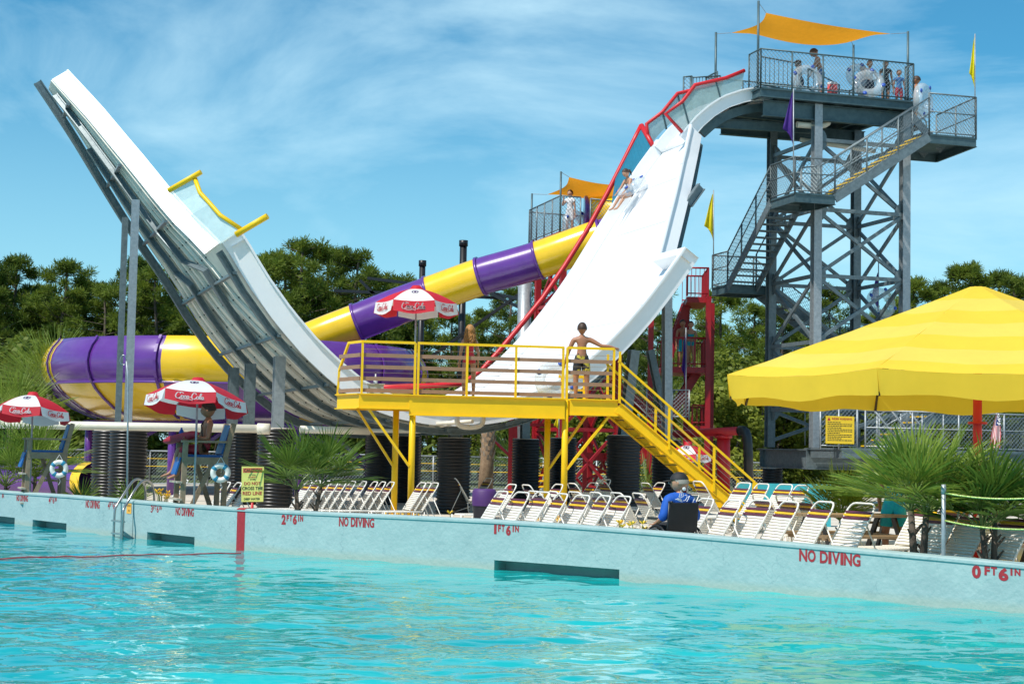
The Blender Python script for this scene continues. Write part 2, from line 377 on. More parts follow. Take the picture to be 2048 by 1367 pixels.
wv += [(-70,-25,0),(60,-25,0),(60,9.5,0),(-70,9.5,0),(-70,41,0),(60,41,0)]
wf += [(k,k+1,k+2,nx,0,k+3),(k+3,0,bl,k+4),(k+2,k+5,bl+nx,nx),(k+4,bl,bl+nx,k+5)] if False else [(k,k+1,k+2,k+3)]
wf += [(k+3,0,bl,k+4),(nx,k+2,k+5,bl+nx)]
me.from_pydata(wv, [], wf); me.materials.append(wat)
me.polygons.foreach_set('use_smooth', [True]*len(wf)); wo = bpy.data.objects.new('water', me); col.objects.link(wo); tag(wo, kind='structure')
# ground with the pool cut out
poolpoly = [(-70.0, -25.0), (60.0, -25.0), (60.0, WALL[-1][1]-9)]+[(a[0]+wall_n(i).x*.1, a[1]+wall_n(i).y*.1) for i, a in list(enumerate(WALL))[::-1]]+[(-70.0, WALL[0][1]+3)]
outer = [(-900, -300), (900, -300), (900, 1500), (-900, 1500)]
loops = [[V((*p, DECK)) for p in outer], [V((*p, DECK)) for p in poolpoly[::-1]]]
tris = tessellate_polygon(loops); allp = [p for L_ in loops for p in L_]
CONC = mat('deck_concrete', (.52, .46, .38), .85, 0, scale=1.3, c2=(.66, .60, .51), bump=.2, bscale=20)
me = bpy.data.meshes.new('ground'); me.from_pydata(allp, [], tris); me.materials.append(CONC)
bm_ = bmesh.new(); bm_.from_mesh(me); bmesh.ops.recalc_face_normals(bm_, faces=bm_.faces)
for f in bm_.faces:
    if f.normal.z < 0: f.normal_flip()
bm_.to_mesh(me); bm_.free()
go = bpy.data.objects.new('ground', me); col.objects.link(go); tag(go, kind='structure')
GRASSM = mat('lawn_soil', (.035, .055, .012), .95, 0, scale=1.5, c2=(.10, .13, .03), bump=.5, bscale=8)
gb = MB(); gb.add([(-600, 66, DECK+.004), (600, 66, DECK+.004), (600, 1400, DECK+.004), (-600, 1400, DECK+.004)], [(0, 1, 2, 3)])
tag(gb.build('lawn', GRASSM), kind='structure')
# ================================================================ the big half-pipe slide
PHI = radians(19); pv = V((cos(PHI), sin(PHI), 0)); wv_ = V((sin(PHI), -cos(PHI), 0)); A1 = V((-1.5, 40.0, 0))
TZ = [(-9.75,12.55),(-9.31,11.94),(-8.53,10.83),(-7.85,9.78),(-7.06,8.58),(-6.45,7.7),(-6.03,7.14),(-5.5,6.38),(-5.05,5.68),(-4.4,4.84),(-3.76,4.15),(-3.2,3.65),(-2.5,3.12),(-1.9,2.82),(-1.3,2.64),(-.6,2.53),(0,2.5),(.6,2.52),
      (1.3,2.63),(2.0,2.82),(2.6,3.05),(3.2,3.38),(3.8,3.8),(4.4,4.32),(4.95,4.88),(5.5,5.5),(6.0,6.14),(6.5,6.82),(6.9,7.42),(7.84,8.95),(9.04,10.8),(9.71,11.72),(10.05,12.12),(10.45,12.48),(10.9,12.78),(11.5,13.02),(12.1,13.16),(12.7,13.22)]
def zt(t):
    for a, b in zip(TZ[:-1], TZ[1:]):
        if a[0]-1e-6 <= t <= b[0]+1e-6: return a[1]+(b[1]-a[1])*(t-a[0])/(b[0]-a[0])
    return TZ[0][1] if t < TZ[0][0] else TZ[-1][1]
def SP(t, v, dn=0.0):                  # point on the sheet; v metres from the near edge; dn metres along the inner normal
    e = .05; z = zt(t); tg = (pv*(2*e)+Z3*(zt(min(t+e, 12.7))-zt(max(t-e, -9.74)))).normalized()
    nn = tg.cross(wv_).normalized()
    if nn.z < 0: nn = -nn
    return A1-wv_*v+pv*t+Z3*z+nn*dn
def refine(ts, step=.3):
    o = []
    for a, b in zip(ts[:-1], ts[1:]):
        k = max(1, int(abs(b-a)/step))
        o += [a+(b-a)*i/k for i in range(k)]
    return o+[ts[-1]]
def interp(x, xs, ys):
    if x <= xs[0]: return ys[0]
    for a, b, c, d in zip(xs[:-1], xs[1:], ys[:-1], ys[1:]):
        if x <= b: return c+(d-c)*(x-a)/(b-a)
    return ys[-1]
TL, TR = -5.75, 6.64
def vn(t):                             # near edge offset
    if t < TL: return interp(t, [-9.75, -9.43, -8.2, -7.48, -6.41, TL], [8.75, 8.3, 6.4, 5.3, 4.0, 2.85])
    if t > TR: return interp(t, [TR, 8.0, 9.16, 9.75], [1.6, 3.5, 5.3, 6.3])
    return 0.0
VF = 9.5
sl_root = empty('half_pipe_water_slide', A1+Z3*DECK-wv_*4.7, 'giant white half pipe water slide curving up between two high ends', 'water slide')
tl = refine([-9.42, TL-.001]); tm = refine([TL, -4, 0, 4, TR], .22); tr_ = refine([TR+.001, 9.7])
sh = MB(); sh.smooth = True
def vfar(t): return interp(t, [0, 4.5, 20], [9.5, 8.55, 8.55])
def sheet(ts):
    A = [SP(t, vn(t)) for t in ts]; B = [SP(t, vfar(t)) for t in ts]; A2 = [SP(t, vn(t), -.05) for t in ts]; B2 = [SP(t, vfar(t), -.05) for t in ts]
    n_ = len(ts); K = 6
    for (P0, P1, mi) in ((A, B, 0), (A2, B2, 1)):
        sh.m = mi
        rows = [[a+(b-a)*k/K for k in range(K+1)] for a, b in zip(P0, P1)]
        sh.add([p for r_ in rows for p in r_], [(i*(K+1)+k, (i+1)*(K+1)+k, (i+1)*(K+1)+k+1, i*(K+1)+k+1) for i in range(n_-1) for k in range(K)])
    sh.m = 1; sh.quad(A[0], B[0], B2[0], A2[0]); sh.quad(A[-1], B[-1], B2[-1], A2[-1])
for ts in (tl, tm, tr_): sheet(ts)
sh.build('sliding_surface', [WHT, CREAM], sl_root)
def lip(ts, vf, side, h=.42, w_=.16, name='side_wall'):   # side wall with a flat top flange
    b = MB(); sgn = side
    rows = []
    for t in ts:
        v = vf(t); rows.append([SP(t, v, -.10), SP(t, v-.02*sgn, .0), SP(t, v-.03*sgn, h), SP(t, v-(.03+w_)*sgn, h), SP(t, v-(.03+w_)*sgn, h-.05), SP(t, v-.10*sgn, h-.05), SP(t, v-.08*sgn, -.10)])
    k = len(rows[0])
    b.add([p for r_ in rows for p in r_], [(i*k+j, (i+1)*k+j, (i+1)*k+(j+1) % k, i*k+(j+1) % k) for i in range(len(rows)-1) for j in range(k)])
    b.add(rows[0], [tuple(range(k))]); b.add(rows[-1], [tuple(range(k))])
    return b.build(name, WHT, sl_root, smooth=False)
lip(tl, vn, 1); lip(tm, vn, 1); lip(tr_, vn, 1)
lip(tl+tm[1:]+tr_[1:], vfar, -1, h=.40)
for t in [-8.7, -7.5, -6.6, -4.9, -3.6, -2.0, -.3, 1.4, 2.9, 4.2, 5.4, 7.6, 8.6]:   # joints between the moulded pieces
    v = vn(t); b = MB(); b.strip([SP(t-.006, v-.034, .0), SP(t-.006, v-.034, .425), SP(t-.006, v-.19, .424)], [SP(t+.006, v-.034, .0), SP(t+.006, v-.034, .425), SP(t+.006, v-.19, .424)])
    b.strip([SP(t-.005, v+.0, .004), SP(t-.005, vfar(t), .004)], [SP(t+.005, v+.0, .004), SP(t+.005, vfar(t), .004)]); b.build('panel_joint', mat('joint_grey', (.42, .43, .43), .7), sl_root)
for t0, va in ((TL, 2.85), (TR, 1.6)):  # short end walls where the trough widens
    b = MB(); n0 = 8; s_ = 1 if t0 < 0 else -1
    A = [SP(t0-s_*.0, va*k/n0-.18*(k == 0), -.08) for k in range(n0+1)]; B = [SP(t0, va*k/n0-.18*(k == 0), .42) for k in range(n0+1)]
    C_ = [SP(t0+s_*.14, va*k/n0-.18*(k == 0), .42) for k in range(n0+1)]; D_ = [SP(t0+s_*.14, va*k/n0-.18*(k == 0), .03) for k in range(n0+1)]
    b.strip(A, B); b.strip(B, C_); b.strip(C_, D_)
    b.build('end_wall', WHT, sl_root)
# stiffening ribs on the back of the left arm and beams under it
def vmix(t, k): return vn(t)+(VF-vn(t))*k
beam_ts = refine([-9.6, 9.0], .35)
for k, t1 in ((1.0, 9.3), (.66, 4.2), (.33, 4.2), (.02, 4.2)):
    b = MB()
    tt = refine([-9.62 if k > .9 else (-9.2 if k < .5 and k > .1 else (-8.2 if k > .5 else TL+.1)), t1], .3)
    def vv(t):
        if k > .9: return vfar(t)+.05
        if t < TL: return vmix(t, k)
        base = VF*k if k > .1 else .35
        return base+(vmix(TL, k)-base)*max(0, 1-(t-TL)/2.5) if t < TL+2.5 else base
    h_ = .20 if k > .9 else .13; hw = .09
    rows = [[SP(t, vv(t)+hw, -.16), SP(t, vv(t)-hw, -.16), SP(t, vv(t)-hw, -.19), SP(t, vv(t)-.015, -.19), SP(t, vv(t)-.015, -.16-h_), SP(t, vv(t)-hw, -.16-h_), SP(t, vv(t)-hw, -.19-h_), SP(t, vv(t)+hw, -.19-h_), SP(t, vv(t)+hw, -.16-h_), SP(t, vv(t)+.015, -.16-h_), SP(t, vv(t)+.015, -.19), SP(t, vv(t)+hw, -.19)] for t in tt]
    kk = 12
    b.add([p for r_ in rows for p in r_], [(i*kk+j, (i+1)*kk+j, (i+1)*kk+(j+1) % kk, i*kk+(j+1) % kk) for i in range(len(rows)-1) for j in range(kk)])
    b.add(rows[0], [tuple(range(kk))]); b.add(rows[-1], [tuple(range(kk))])
    b.build('support_beam', GALV, sl_root)
for ts in (tl, tm):
    b = MB()
    n_r = 9
    for q in range(n_r):
        k = (q+.5)/n_r
        if ts is tm: vq = lambda t: VF*k if t > TL+2 else vmix(TL-.01, k)+(VF*k-vmix(TL-.01, k))*(t-TL)/2.0
        else: vq = lambda t: vmix(t, k)
        tt = [t for t in ts if t < 5.5]
        b.strip([SP(t, vq(t)-.06, -.13) for t in tt], [SP(t, vq(t)+.06, -.13) for t in tt], .07)
    b.build('flange_rib', CREAM, sl_root)
for t in (-8.9, -7.6, -6.5, -5.3, -4.2, -3.0, -1.5, 0, 1.5, 3.0, 4.2):
    b = MB(); a, c = SP(t, vn(t)+.1, -.20), SP(t, VF, -.20); b.beam(a, c, .10, .07); b.build('cross_member', GALV, sl_root)
b = MB()
for q in range(9):                      # bolts along the flanges
    k = (q+.5)/9
    for i in range(60):
        t = -9.3+i*.36
        if t > 2: break
        v_ = vmix(t, k) if t < TL else (VF*k if t > TL+2 else vmix(TL-.01, k)+(VF*k-vmix(TL-.01, k))*(t-TL)/2.0)
        for o in (-.13, .13): b.box(SP(t, v_+o, -.065), (.035, .035, .035))
tag(b.build('bolts', BLK, sl_root), kind='stuff')
# posts under the left arm and pipe piers
piers = []
def pier(px, Yd, top, D=.92, lab='', post=None):
    c = P(px, 900, Yd); r_ = D/2; e = empty('corrugated_pier', (c.x, c.y, DECK), lab, 'pier', 'corrugated black pipe piers under the slide and towers')
    b = MB(); prof = []; z = 0; H = top-DECK; nrib = int(H/.085)
    for i in range(nrib):
        z0 = H*i/nrib; dz_ = H/nrib
        prof += [(r_-.035, z0), (r_-.035, z0+dz_*.25), (r_, z0+dz_*.42), (r_, z0+dz_*.75), (r_-.035, z0+dz_*.92)]
    prof += [(r_-.035, H)]
    b.lathe(prof, (c.x, c.y, DECK), 28); b.build('corrugated_pipe', BLK, e)
    b = MB(); b.lathe([(0, H), (r_-.05, H), (r_-.05, H-.1)], (c.x, c.y, DECK+.02), 24); b.build('concrete_cap', CONC, e)
    piers.append((px, Yd, top, c)); return e
def yh(x): return 900+ROLL*(x-1024)
def zpx(px, y, Y): return P(px, y, Y).z
# posts under the slide
def colpost(name, px_top, y_top, px_bot, y_bot, Y, w_, d_, root, m_=GALV):
    a = P(px_bot, y_bot, Y); t = P(px_top, y_top, Y); b = MB(); b.ibeam(V((a.x, a.y, a.z)), V((a.x, a.y, t.z)), w_, d_, .03, up=wv_); return b.build(name, m_, root)
colpost('support_post', 269, 400, 255, 860, 42.0, .19, .22, sl_root, GALVL)
colpost('support_post', 247, 435, 235, 862, 45.0, .16, .18, sl_root)
for px, yt, Yp in ((465, 735, 45.5), (498, 727, 43.5), (556, 712, 40.8)):
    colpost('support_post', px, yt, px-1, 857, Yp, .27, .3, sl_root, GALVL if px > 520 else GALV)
piers_lab = 'black corrugated pipe pier '
pier(256, 42.0, zpx(256, 860, 42), 1.0, piers_lab+'under the tall steel posts at far left')
pier(218, 45.0, zpx(218, 861, 45), .95, piers_lab+'half hidden behind the leftmost front pier')
pier(552, 41.0, zpx(552, 857, 41), .95, piers_lab+'behind the spiky palm beside the caution sign')
pier(484, 45.0, zpx(484, 864, 45), .90, piers_lab+'just right of the seated lifeguard')
pier(762, 47.0, zpx(762, 868, 47), .92, piers_lab+'in shade left of the yellow platform posts')
pier(812, 49.0, zpx(812, 872, 49), .92, piers_lab+'directly behind the left yellow platform posts')
pier(908, 41.5, zpx(908, 876, 41.5), .90, piers_lab+'below the middle of the yellow platform')
pier(1052, 50.0, zpx(1052, 878, 50), .88, piers_lab+'just left of the right yellow platform posts')
pier(1126, 51.0, zpx(1126, 876, 51), .90, piers_lab+'directly behind the right yellow platform posts')
pier(1247, 44.0, zpx(1247, 871, 44), .95, piers_lab+'under the top of the yellow stairs')
pier(1334, 47.0, zpx(1334, 880, 47), .90, piers_lab+'behind the capped man in the wheelchair')
pier(1545, 52.5, zpx(1545, 936, 52.5), .70, piers_lab+'under the left corner of the tall grey tower')
# short steel seats linking the slide to the piers
b = MB()
for px, Yp, yt, yb in ((908, 41.5, 856, 877), (762, 47, 850, 869), (812, 49, 850, 873)):
    a = P(px, yb, Yp); t = P(px, yt, Yp); b.ibeam(a, V((a.x, a.y, t.z)), .25, .25, .03, up=wv_)
build_split(b, 'pier_seat', GALV, sl_root)
# grey columns holding the right arm
for (x0, y0, x1, y1, Yp, w_, m_) in ((1334, 560, 1334, 880, 47.0, .24, GALVL), (1300, 700, 1328, 830, 47.6, .2, GALV), (1050, 838, 1050, 878, 50.0, .25, GALV), (1268, 700, 1247, 870, 44.4, .26, GALV)):
    a = P(x1, y1, Yp); t = P(x0, y0, Yp); b = MB(); b.ibeam(a, t, w_, w_, .03, up=wv_); b.build('support_post', m_, sl_root)
# right arm back beam, seen past the near edge
b = MB(); tt = refine([5.0, 9.7], .3)
b.strip([SP(t, vn(t)+.35, -.14) for t in tt if t > TR], [SP(t, vn(t)+.35, -.42) for t in tt if t > TR], .12); b.build('support_beam', TEAL, sl_root)
b = MB(); b.ibeam(P(1377, 408, 45.9), P(1402, 373, 46.1), .16, .26, .03); b.build('outrigger', GALV, sl_root)
# upper launch chute (arc)
CV0, CV1 = 6.7, 8.5
ta = refine([9.55, 10.3, 11.2, 12.6], .12); b = MB(); b.smooth = True
b.strip([SP(t, CV0, .03) for t in ta], [SP(t, CV1, .03) for t in ta], -.06); b.build('launch_chute', WHT, sl_root)
for v, sgn in ((CV0, 1), (CV1, -1)):
    b = MB(); rows = [[SP(t, v, -.06), SP(t, v, .36), SP(t, v-.14*sgn, .36), SP(t, v-.14*sgn, .31), SP(t, v-.05*sgn, .31), SP(t, v-.05*sgn, -.06)] for t in ta]
    b.add([p for r_ in rows for p in r_], [(i*6+j, (i+1)*6+j, (i+1)*6+(j+1) % 6, i*6+(j+1) % 6) for i in range(len(rows)-1) for j in range(6)]); b.add(rows[0], [tuple(range(6))])
    b.build('chute_wall', WHT, sl_root)
b = MB()
tb = refine([10.0, 12.6], .25)
for v in (CV0+.25, CV1-.25):
    b.strip([SP(t, v, -.12) for t in tb], [SP(t, v, -.12-.28) for t in tb], .12)
b.build('chute_beam', TEAL, sl_root)
# red edge tube and blue net on the far side
def onfar(px, y, v=9.62):
    A = A1-wv_*v; s = hline(px, A, pv, y); q = A+pv*s; d = ray(px, y); k = (q.y-CAM.y)/d.y; return CAM+d*k, s
redpx = [(1283,251),(1268,281),(1253,311),(1215,386),(1175,459),(1130,531),(1085,597),(1040,652),(1000,700),(962,742),(925,767),(860,771),(800,773),(737,776)]
rp = [onfar(x, y)[0] for x, y in redpx]
fr = empty('red_framed_net', rp[3], 'long red tube along the far edge of the white slide, with blue netting', 'safety net')
b = MB(); b.tube(rp, .085, 8); b.build('edge_tube', RED, fr)
b = MB(); pe, s_ = onfar(1322, 289); b.tube([rp[0], SP(9.55, 8.65, .35)], .085, 8); b.build('end_post', RED, fr)
NET = mat('blue_net', (.0, .16, .26), .8, 0, var=.1, alpha=.80)
NETL = mat('pale_net', (.36, .50, .50), .8, 0, var=.1, alpha=.55)
b = MB(); up_ = []; lo = []
for i in range(14):
    k = i/13; x = 1283+(1232-1283)*k; y = interp(x, [1175, 1215, 1253, 1268, 1283], [459, 386, 311, 281, 251]); q, s = onfar(x, y); up_.append(q); lo.append(SP(min(9.62, max(5.0, 9.62-1.45*k)), 8.7, .38))
b.strip(up_, lo, .01); b.build('netting', NET, fr)
# two bent red tubes with nets beside the launch chute
for pts, v, lab, te in (([(1445,163),(1420,172),(1355,187),(1325,224),(1293,248)], 9.1, 'bent red tube with blue net on the far side of the launch chute', 9.62), ([(1489,141),(1452,156),(1431,161),(1390,170),(1365,203),(1331,228)], 6.6, 'bent red tube with blue net on the near side of the launch chute', 9.62)):
    q = [onfar(x, y, v)[0] for x, y in pts]; ts_ = [onfar(x, y, v)[1] for x, y in pts]
    e = empty('chute_net_frame', q[2], lab, 'safety net'); b = MB(); b.tube(q+[SP(te, v, .36)], .06, 8); b.build('red_tube', RED, e)
    b = MB(); A = []; B = []
    dist = [0.0]
    for i in range(1, len(q)): dist.append(dist[-1]+(q[i]-q[i-1]).length)
    for i in range(13):
        k = dist[-1]*i/12; A.append(V([interp(k, dist, [p[j] for p in q]) for j in range(3)]))
        B.append(SP(min(12.5, te+(min(ts_[0], 12.4)-te)*(1-i/12.0)), v, .36))
    b.strip(A, B, .01); b.build('netting', NETL, e)
    b = MB()
    for i in (2, 4 if len(q) > 5 else 3): b.beam(q[i], SP(min(12.4, max(9.8, ts_[i]+.35)), v, .3), .05, .05)
    build_split(b, 'net_post', TEAL, e)
# yellow framed net on the left arm
def LP(t, dn, dv=0): return SP(t, vn(t)-.05+dv, dn)
yf = empty('yellow_framed_net', LP(-6.2, .4), 'yellow tube frame with pale netting on the left end of the slide', 'safety net')
b = MB(); b.tube([P(337, 381, 37.6), P(402, 344, 37.4)], .065, 8); b.tube([P(472, 469, 36.9), P(535, 432, 36.7)], .075, 8); build_split(b, 'frame_post', YEL, yf)
tubep = [P(x, y, 37.5-.15*i) for i, (x, y) in enumerate(((388,352),(400,385),(420,407),(440,430),(484,459)))]
b = MB(); b.tube(tubep, .055, 8); b.build('top_tube', YEL, yf)
b = MB(); A = [P(388,352,37.5), P(400,385,37.4), P(420,407,37.2), P(440,430,37.1), P(484,459,36.9)]; B = [P(338,384,37.6), P(358,405,37.5), P(380,430,37.3), P(402,456,37.2), P(440,488,37.0)]
b.strip(A, B, .008); b.build('netting', mat('pale_net2', (.62, .74, .72), .8, 0, var=.08, alpha=.5), yf)
# splash drain pipes under the slide
b = MB()
def bent(pts, r, n=10):
    o = [V(pts[0])]
    for i in range(1, len(pts)-1):
        a, c, e = V(pts[i-1]), V(pts[i]), V(pts[i+1]); k = min(.5, r*2.2/min((a-c).length, (e-c).length)); s_ = c+(a-c)*k; f_ = c+(e-c)*k
        o += [s_.lerp(c, t).lerp(c.lerp(f_, t), t) for t in (0, .25, .5, .75, 1)]
    return o+[V(pts[-1])]
b.tube(bent([P(914,828,38.6), P(914,854,38.6), P(966,854,38.6), P(966,828,38.6)], .09), .065, 12)
b.tube([P(700,860,41.5), P(840,862,41.2), P(914,842,39.5)], .055, 10); b.tube([P(860,848,40), P(945,842,39)], .05, 10)
tag(b.build('drain_pipe', PVC, None), 'cream plastic drain pipes looping under the middle of the slide', 'pipe')
# long white pipe running along at the left
b = MB(); a = P(-40, 847, 40.5); c = P(515, 857, 40.0); b.tube([a, c], .105, 12)
b.tube([c, P(540, 857.5, 40)], .14, 12); b.tube([P(600, 858, 40.4), P(740, 862, 40.9)], .095, 12)
tag(b.build('supply_pipe', PVC, None), 'long cream pipe running level across the tops of the black piers', 'pipe')
# ================================================================ yellow landing platform and stairs
PL = P(719.5, 787, 35.6); PR = P(1235, 797, 36.6); PL.z = PR.z = 3.03
px_ = (PR-PL).normalized(); pd = V((-px_.y, px_.x, 0)); FLZ = 3.03
def PF(s, d, z): q = PL+px_*s+pd*d; return V((q.x, q.y, z))
def spx(px, d=0.0, z=3.0): 
    return hline(px, PF(0, d, 0), px_, 800)
plat = empty('yellow_platform', PF(3, .6, DECK), 'yellow steel viewing platform on four posts beside the slide', 'platform')
LEN = spx(1235)
fl = [PF(0,0,FLZ), PF(LEN,0,FLZ), PF(LEN,3.2,FLZ), PF(spx(990),3.2,FLZ), PF(spx(990),1.9,FLZ), PF(-.35,1.9,FLZ), PF(-.42,1.1,FLZ)]
b = MB(); b.plate([p-Z3*.05 for p in fl], Z3, .045); b.build('floor', YEL, plat)
b = MB()
def chan(a, c, h, t=.07, flange=True):
    a = V(a); c = V(c); d = (c-a).normalized(); n_ = V((d.y, -d.x, 0))
    b.beam(a-Z3*h/2, c-Z3*h/2, .02, h); b.beam(a-Z3*.012+n_*t/2, c-Z3*.012+n_*t/2, t, .024); b.beam(a-Z3*(h-.012)+n_*t/2, c-Z3*(h-.012)+n_*t/2, t, .024)
sm = [spx(p) for p in (826, 1131)]
chan(PF(0,-.01,FLZ), PF(sm[0]-.09,-.01,FLZ), .34); chan(PF(sm[0]-.09,-.03,FLZ), PF(sm[1]-.02,-.03,FLZ), .47); chan(PF(sm[1]+.1,-.01,FLZ), PF(LEN,-.01,FLZ), .38)
chan(PF(-.42,1.1,FLZ), PF(0,0,FLZ), .34); chan(PF(LEN,0,FLZ), PF(LEN,3.2,FLZ), .34)
for s_ in (0.9, 2.0, 3.1, 4.2, 5.2): b.beam(PF(s_,.05,FLZ-.2), PF(s_,1.9,FLZ-.2), .06, .25)
b.beam(PF(-.3,1.15,FLZ-.2), PF(LEN,1.15,FLZ-.2), .08, .3)
b.build('edge_beam', YEL, plat)
POSTS = []
for px, dd in ((826, .06), (793, 1.08), (1131, .06), (1096, 1.08)):
    s_ = spx(px, dd); q = PF(s_, dd, 0); z0 = .30
    b = MB(); b.tube([V((q.x, q.y, z0)), V((q.x, q.y, FLZ-.04 if dd < .5 else FLZ-.3))], .072, 14); b.build('post', YEL, plat)
    b = MB(); b.lathe([(.30, .0), (.40, .0), (.40, .03), (.09, .09), (0, .09)][1:], (q.x, q.y, z0-.06), 4, pi/4+.15, pi/4+.15+2*pi)
    for k in range(4):
        a = k*pi/2+.5
        for o in (.0, .25): b.lathe([(.025, .03), (.025, .10), (0, .11)], (q.x+.2*cos(a+o), q.y+.2*sin(a+o), z0-.02), 6)
    b.sm = [False]*len(b.f); b.build('base_plate', YELD, plat)
    b = MB(); b.box((q.x, q.y, (DECK+z0-.07)/2), (.75, .75, z0-.07-DECK+.001+DECK*0)) if False else b.box((q.x, q.y, DECK+.03), (.7, .7, .058)); b.build('footing', CONC, plat)
    POSTS.append(q)
b = MB()
for (px, dd), s2 in zip(((826, .06), (793, 1.08)), (737, 715)):
    q = spx(px, dd); t = hline(s2, PF(0, dd, 0), px_, 820); b.beam(PF(q-.05, dd, 1.43), PF(t, dd, FLZ-.34), .05, .13, up=pd)
for (px, dd), s2 in zip(((1131, .06), (1096, 1.08)), (1219, 1172)):
    q = spx(px, dd); t = hline(s2, PF(0, dd, 0), px_, 820); b.beam(PF(q+.05, dd, 1.42), PF(t, dd, FLZ-.36), .05, .13, up=pd)
build_split(b, 'knee_brace', YEL, plat)
RH = 1.16
posts = [spx(p) for p in (723, 829, 835.5, 933.5, 1031.5, 1126, 1134, 1228)]
rl = empty('platform_railing_dummy', (0, 0, 0)) if False else None
for s_ in posts:
    b = MB(); b.beam(PF(s_, .05, FLZ-.05), PF(s_, .05, FLZ+RH), .05, .05, up=pd); b.build('railing_post', YEL, plat)
b = MB(); b.beam(PF(posts[0], .05, FLZ+RH), PF(posts[1], .05, FLZ+RH), .06, .055); b.beam(PF(posts[2]-.02, .05, FLZ+RH), PF(posts[5]+.02, .05, FLZ+RH), .06, .055); b.beam(PF(posts[6], .05, FLZ+RH), PF(posts[7], .05, FLZ+RH), .06, .055)
b.beam(PF(posts[0], .05, FLZ+RH), PF(-.22, .75, FLZ+RH), .06, .055)
b.beam(PF(-.22, .75, FLZ+RH), PF(-.40, 1.08, FLZ+.55), .05, .05); b.beam(PF(-.40, 1.08, FLZ+.55), PF(-.42, 1.12, FLZ-.05), .05, .05)
b.build('handrail', YEL, plat)
b = MB()
for k in range(4):
    z = FLZ+.075+k*.262
    for a, c in ((posts[0], posts[1]), (posts[2], posts[5]), (posts[6], posts[7])): b.beam(PF(a, .085, z), PF(c, .085, z), .03, .085)
    b.beam(PF(0, .085, z), PF(-.40, 1.08, z), .03, .085)
build_split(b, 'slat', BRN, plat)
b = MB()
for k in range(4):
    z = FLZ+.21+k*.262
    b.tube([PF(posts[0], .06, z), PF(posts[7], .06, z)], .004, 4)
build_split(b, 'cable', STEEL, plat)
b = MB()
for s_ in (LEN-.75, LEN-.2):
    b.beam(PF(s_, 2.6, FLZ), PF(s_, 2.6, FLZ+.62), .09, .09)
b.beam(PF(LEN-.85, 2.6, FLZ+.62), PF(LEN-.1, 2.6, FLZ+.62), .1, .08); b.beam(PF(LEN-.75, 2.6, FLZ+.3), PF(LEN-.2, 2.6, FLZ+.3), .05, .05)
build_split(b, 'gate_frame', YEL, plat)
# stairs
st = empty('yellow_stairs', PF(LEN+1.8, .5, DECK), 'yellow steel stairs with cable railings running down from the platform', 'stairs')
RUN = hline(1508, PF(0, -.02, 0), px_, 1040)-LEN; S0 = LEN; RISE = FLZ-DECK
nst = 14
for dd in (-.02, 1.12):
    b = MB(); b.beam(PF(S0, dd, FLZ-.17), PF(S0+RUN, dd, DECK+.10), .02, .27); b.beam(PF(S0, dd-.03, FLZ-.035), PF(S0+RUN, dd-.03, DECK+.235), .06, .012); b.beam(PF(S0, dd-.03, FLZ-.305), PF(S0+RUN, dd-.03, DECK-.035+.01), .06, .012); b.build('stringer', YEL, st)
for k in range(nst):
    f = (k+.6)/nst; z = FLZ-.10-(RISE)*f; s_ = S0+RUN*f
    b = MB(); b.box(V(PF(s_, .55, z)), (.26, 1.12, .035), R_of(px_)); b.build('tread', [YEL, BLK][0], st)
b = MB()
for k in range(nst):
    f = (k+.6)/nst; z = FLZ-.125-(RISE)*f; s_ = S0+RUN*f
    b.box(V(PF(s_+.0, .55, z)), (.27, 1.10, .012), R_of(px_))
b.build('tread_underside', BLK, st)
for dd in (-.05, 1.15):
    r_ = MB(); r_.beam(PF(S0, dd, FLZ+.88), PF(S0+RUN, dd, DECK+1.02), .05, .05); r_.beam(PF(S0+.02, dd, FLZ+.09), PF(S0+RUN, dd, DECK+.33), .04, .04)
    r_.build('handrail', YEL, st)
    for i, f in enumerate((0.01, .37, .70, 1.0)):
        b = MB(); w2 = .05 if i < 3 else .10
        b.beam(PF(S0+RUN*f, dd, FLZ-RISE*f-.05 if i < 3 else DECK), PF(S0+RUN*f, dd, (FLZ+.88)*(1-f)+(DECK+1.02)*f+(.25 if i == 0 else 0)), w2, w2, up=pd); b.build('railing_post', YEL, st)
    b = MB()
    for k in (1, 2, 3, 4): b.tube([PF(S0, dd, FLZ+.09+.16*k), PF(S0+RUN, dd, DECK+.30+.145*k)], .004, 4)
    b.build('cable', STEEL, st)
# ================================================================ guard rails with chain link
def chainlink(b, p0, p1, h0, h1=None, pitch=.095, r=.0052):
    p0 = V(p0); p1 = V(p1); h1 = h1 or h0; hd = V((p1.x-p0.x, p1.y-p0.y, 0)); L = hd.length; d = hd/L; slope = (p1.z-p0.z)/L; H = h0
    n_ = V((-d.y, d.x, 0))*r
    def pt(s, z): return p0+d*s+Z3*(z+slope*s)
    c = -H
    while c < L:
        s0, s1 = max(0, c), min(L, c+H)
        if s1-s0 > .02:
            for fl in (0, 1):
                za, zb = s0-c, s1-c
                if fl: za, zb = H-za, H-zb
                a, e = pt(s0, za), pt(s1, zb); q = (e-a).cross(n_).normalized()*r
                b.add([a-n_-q, a+n_-q, a+q, e-n_-q, e+n_-q, e+q], [(0, 1, 4, 3), (1, 2, 5, 4), (2, 0, 3, 5)])
        c += pitch*1.41
CL = mat('chain_link_wire', (.22, .26, .27), .5, .4)
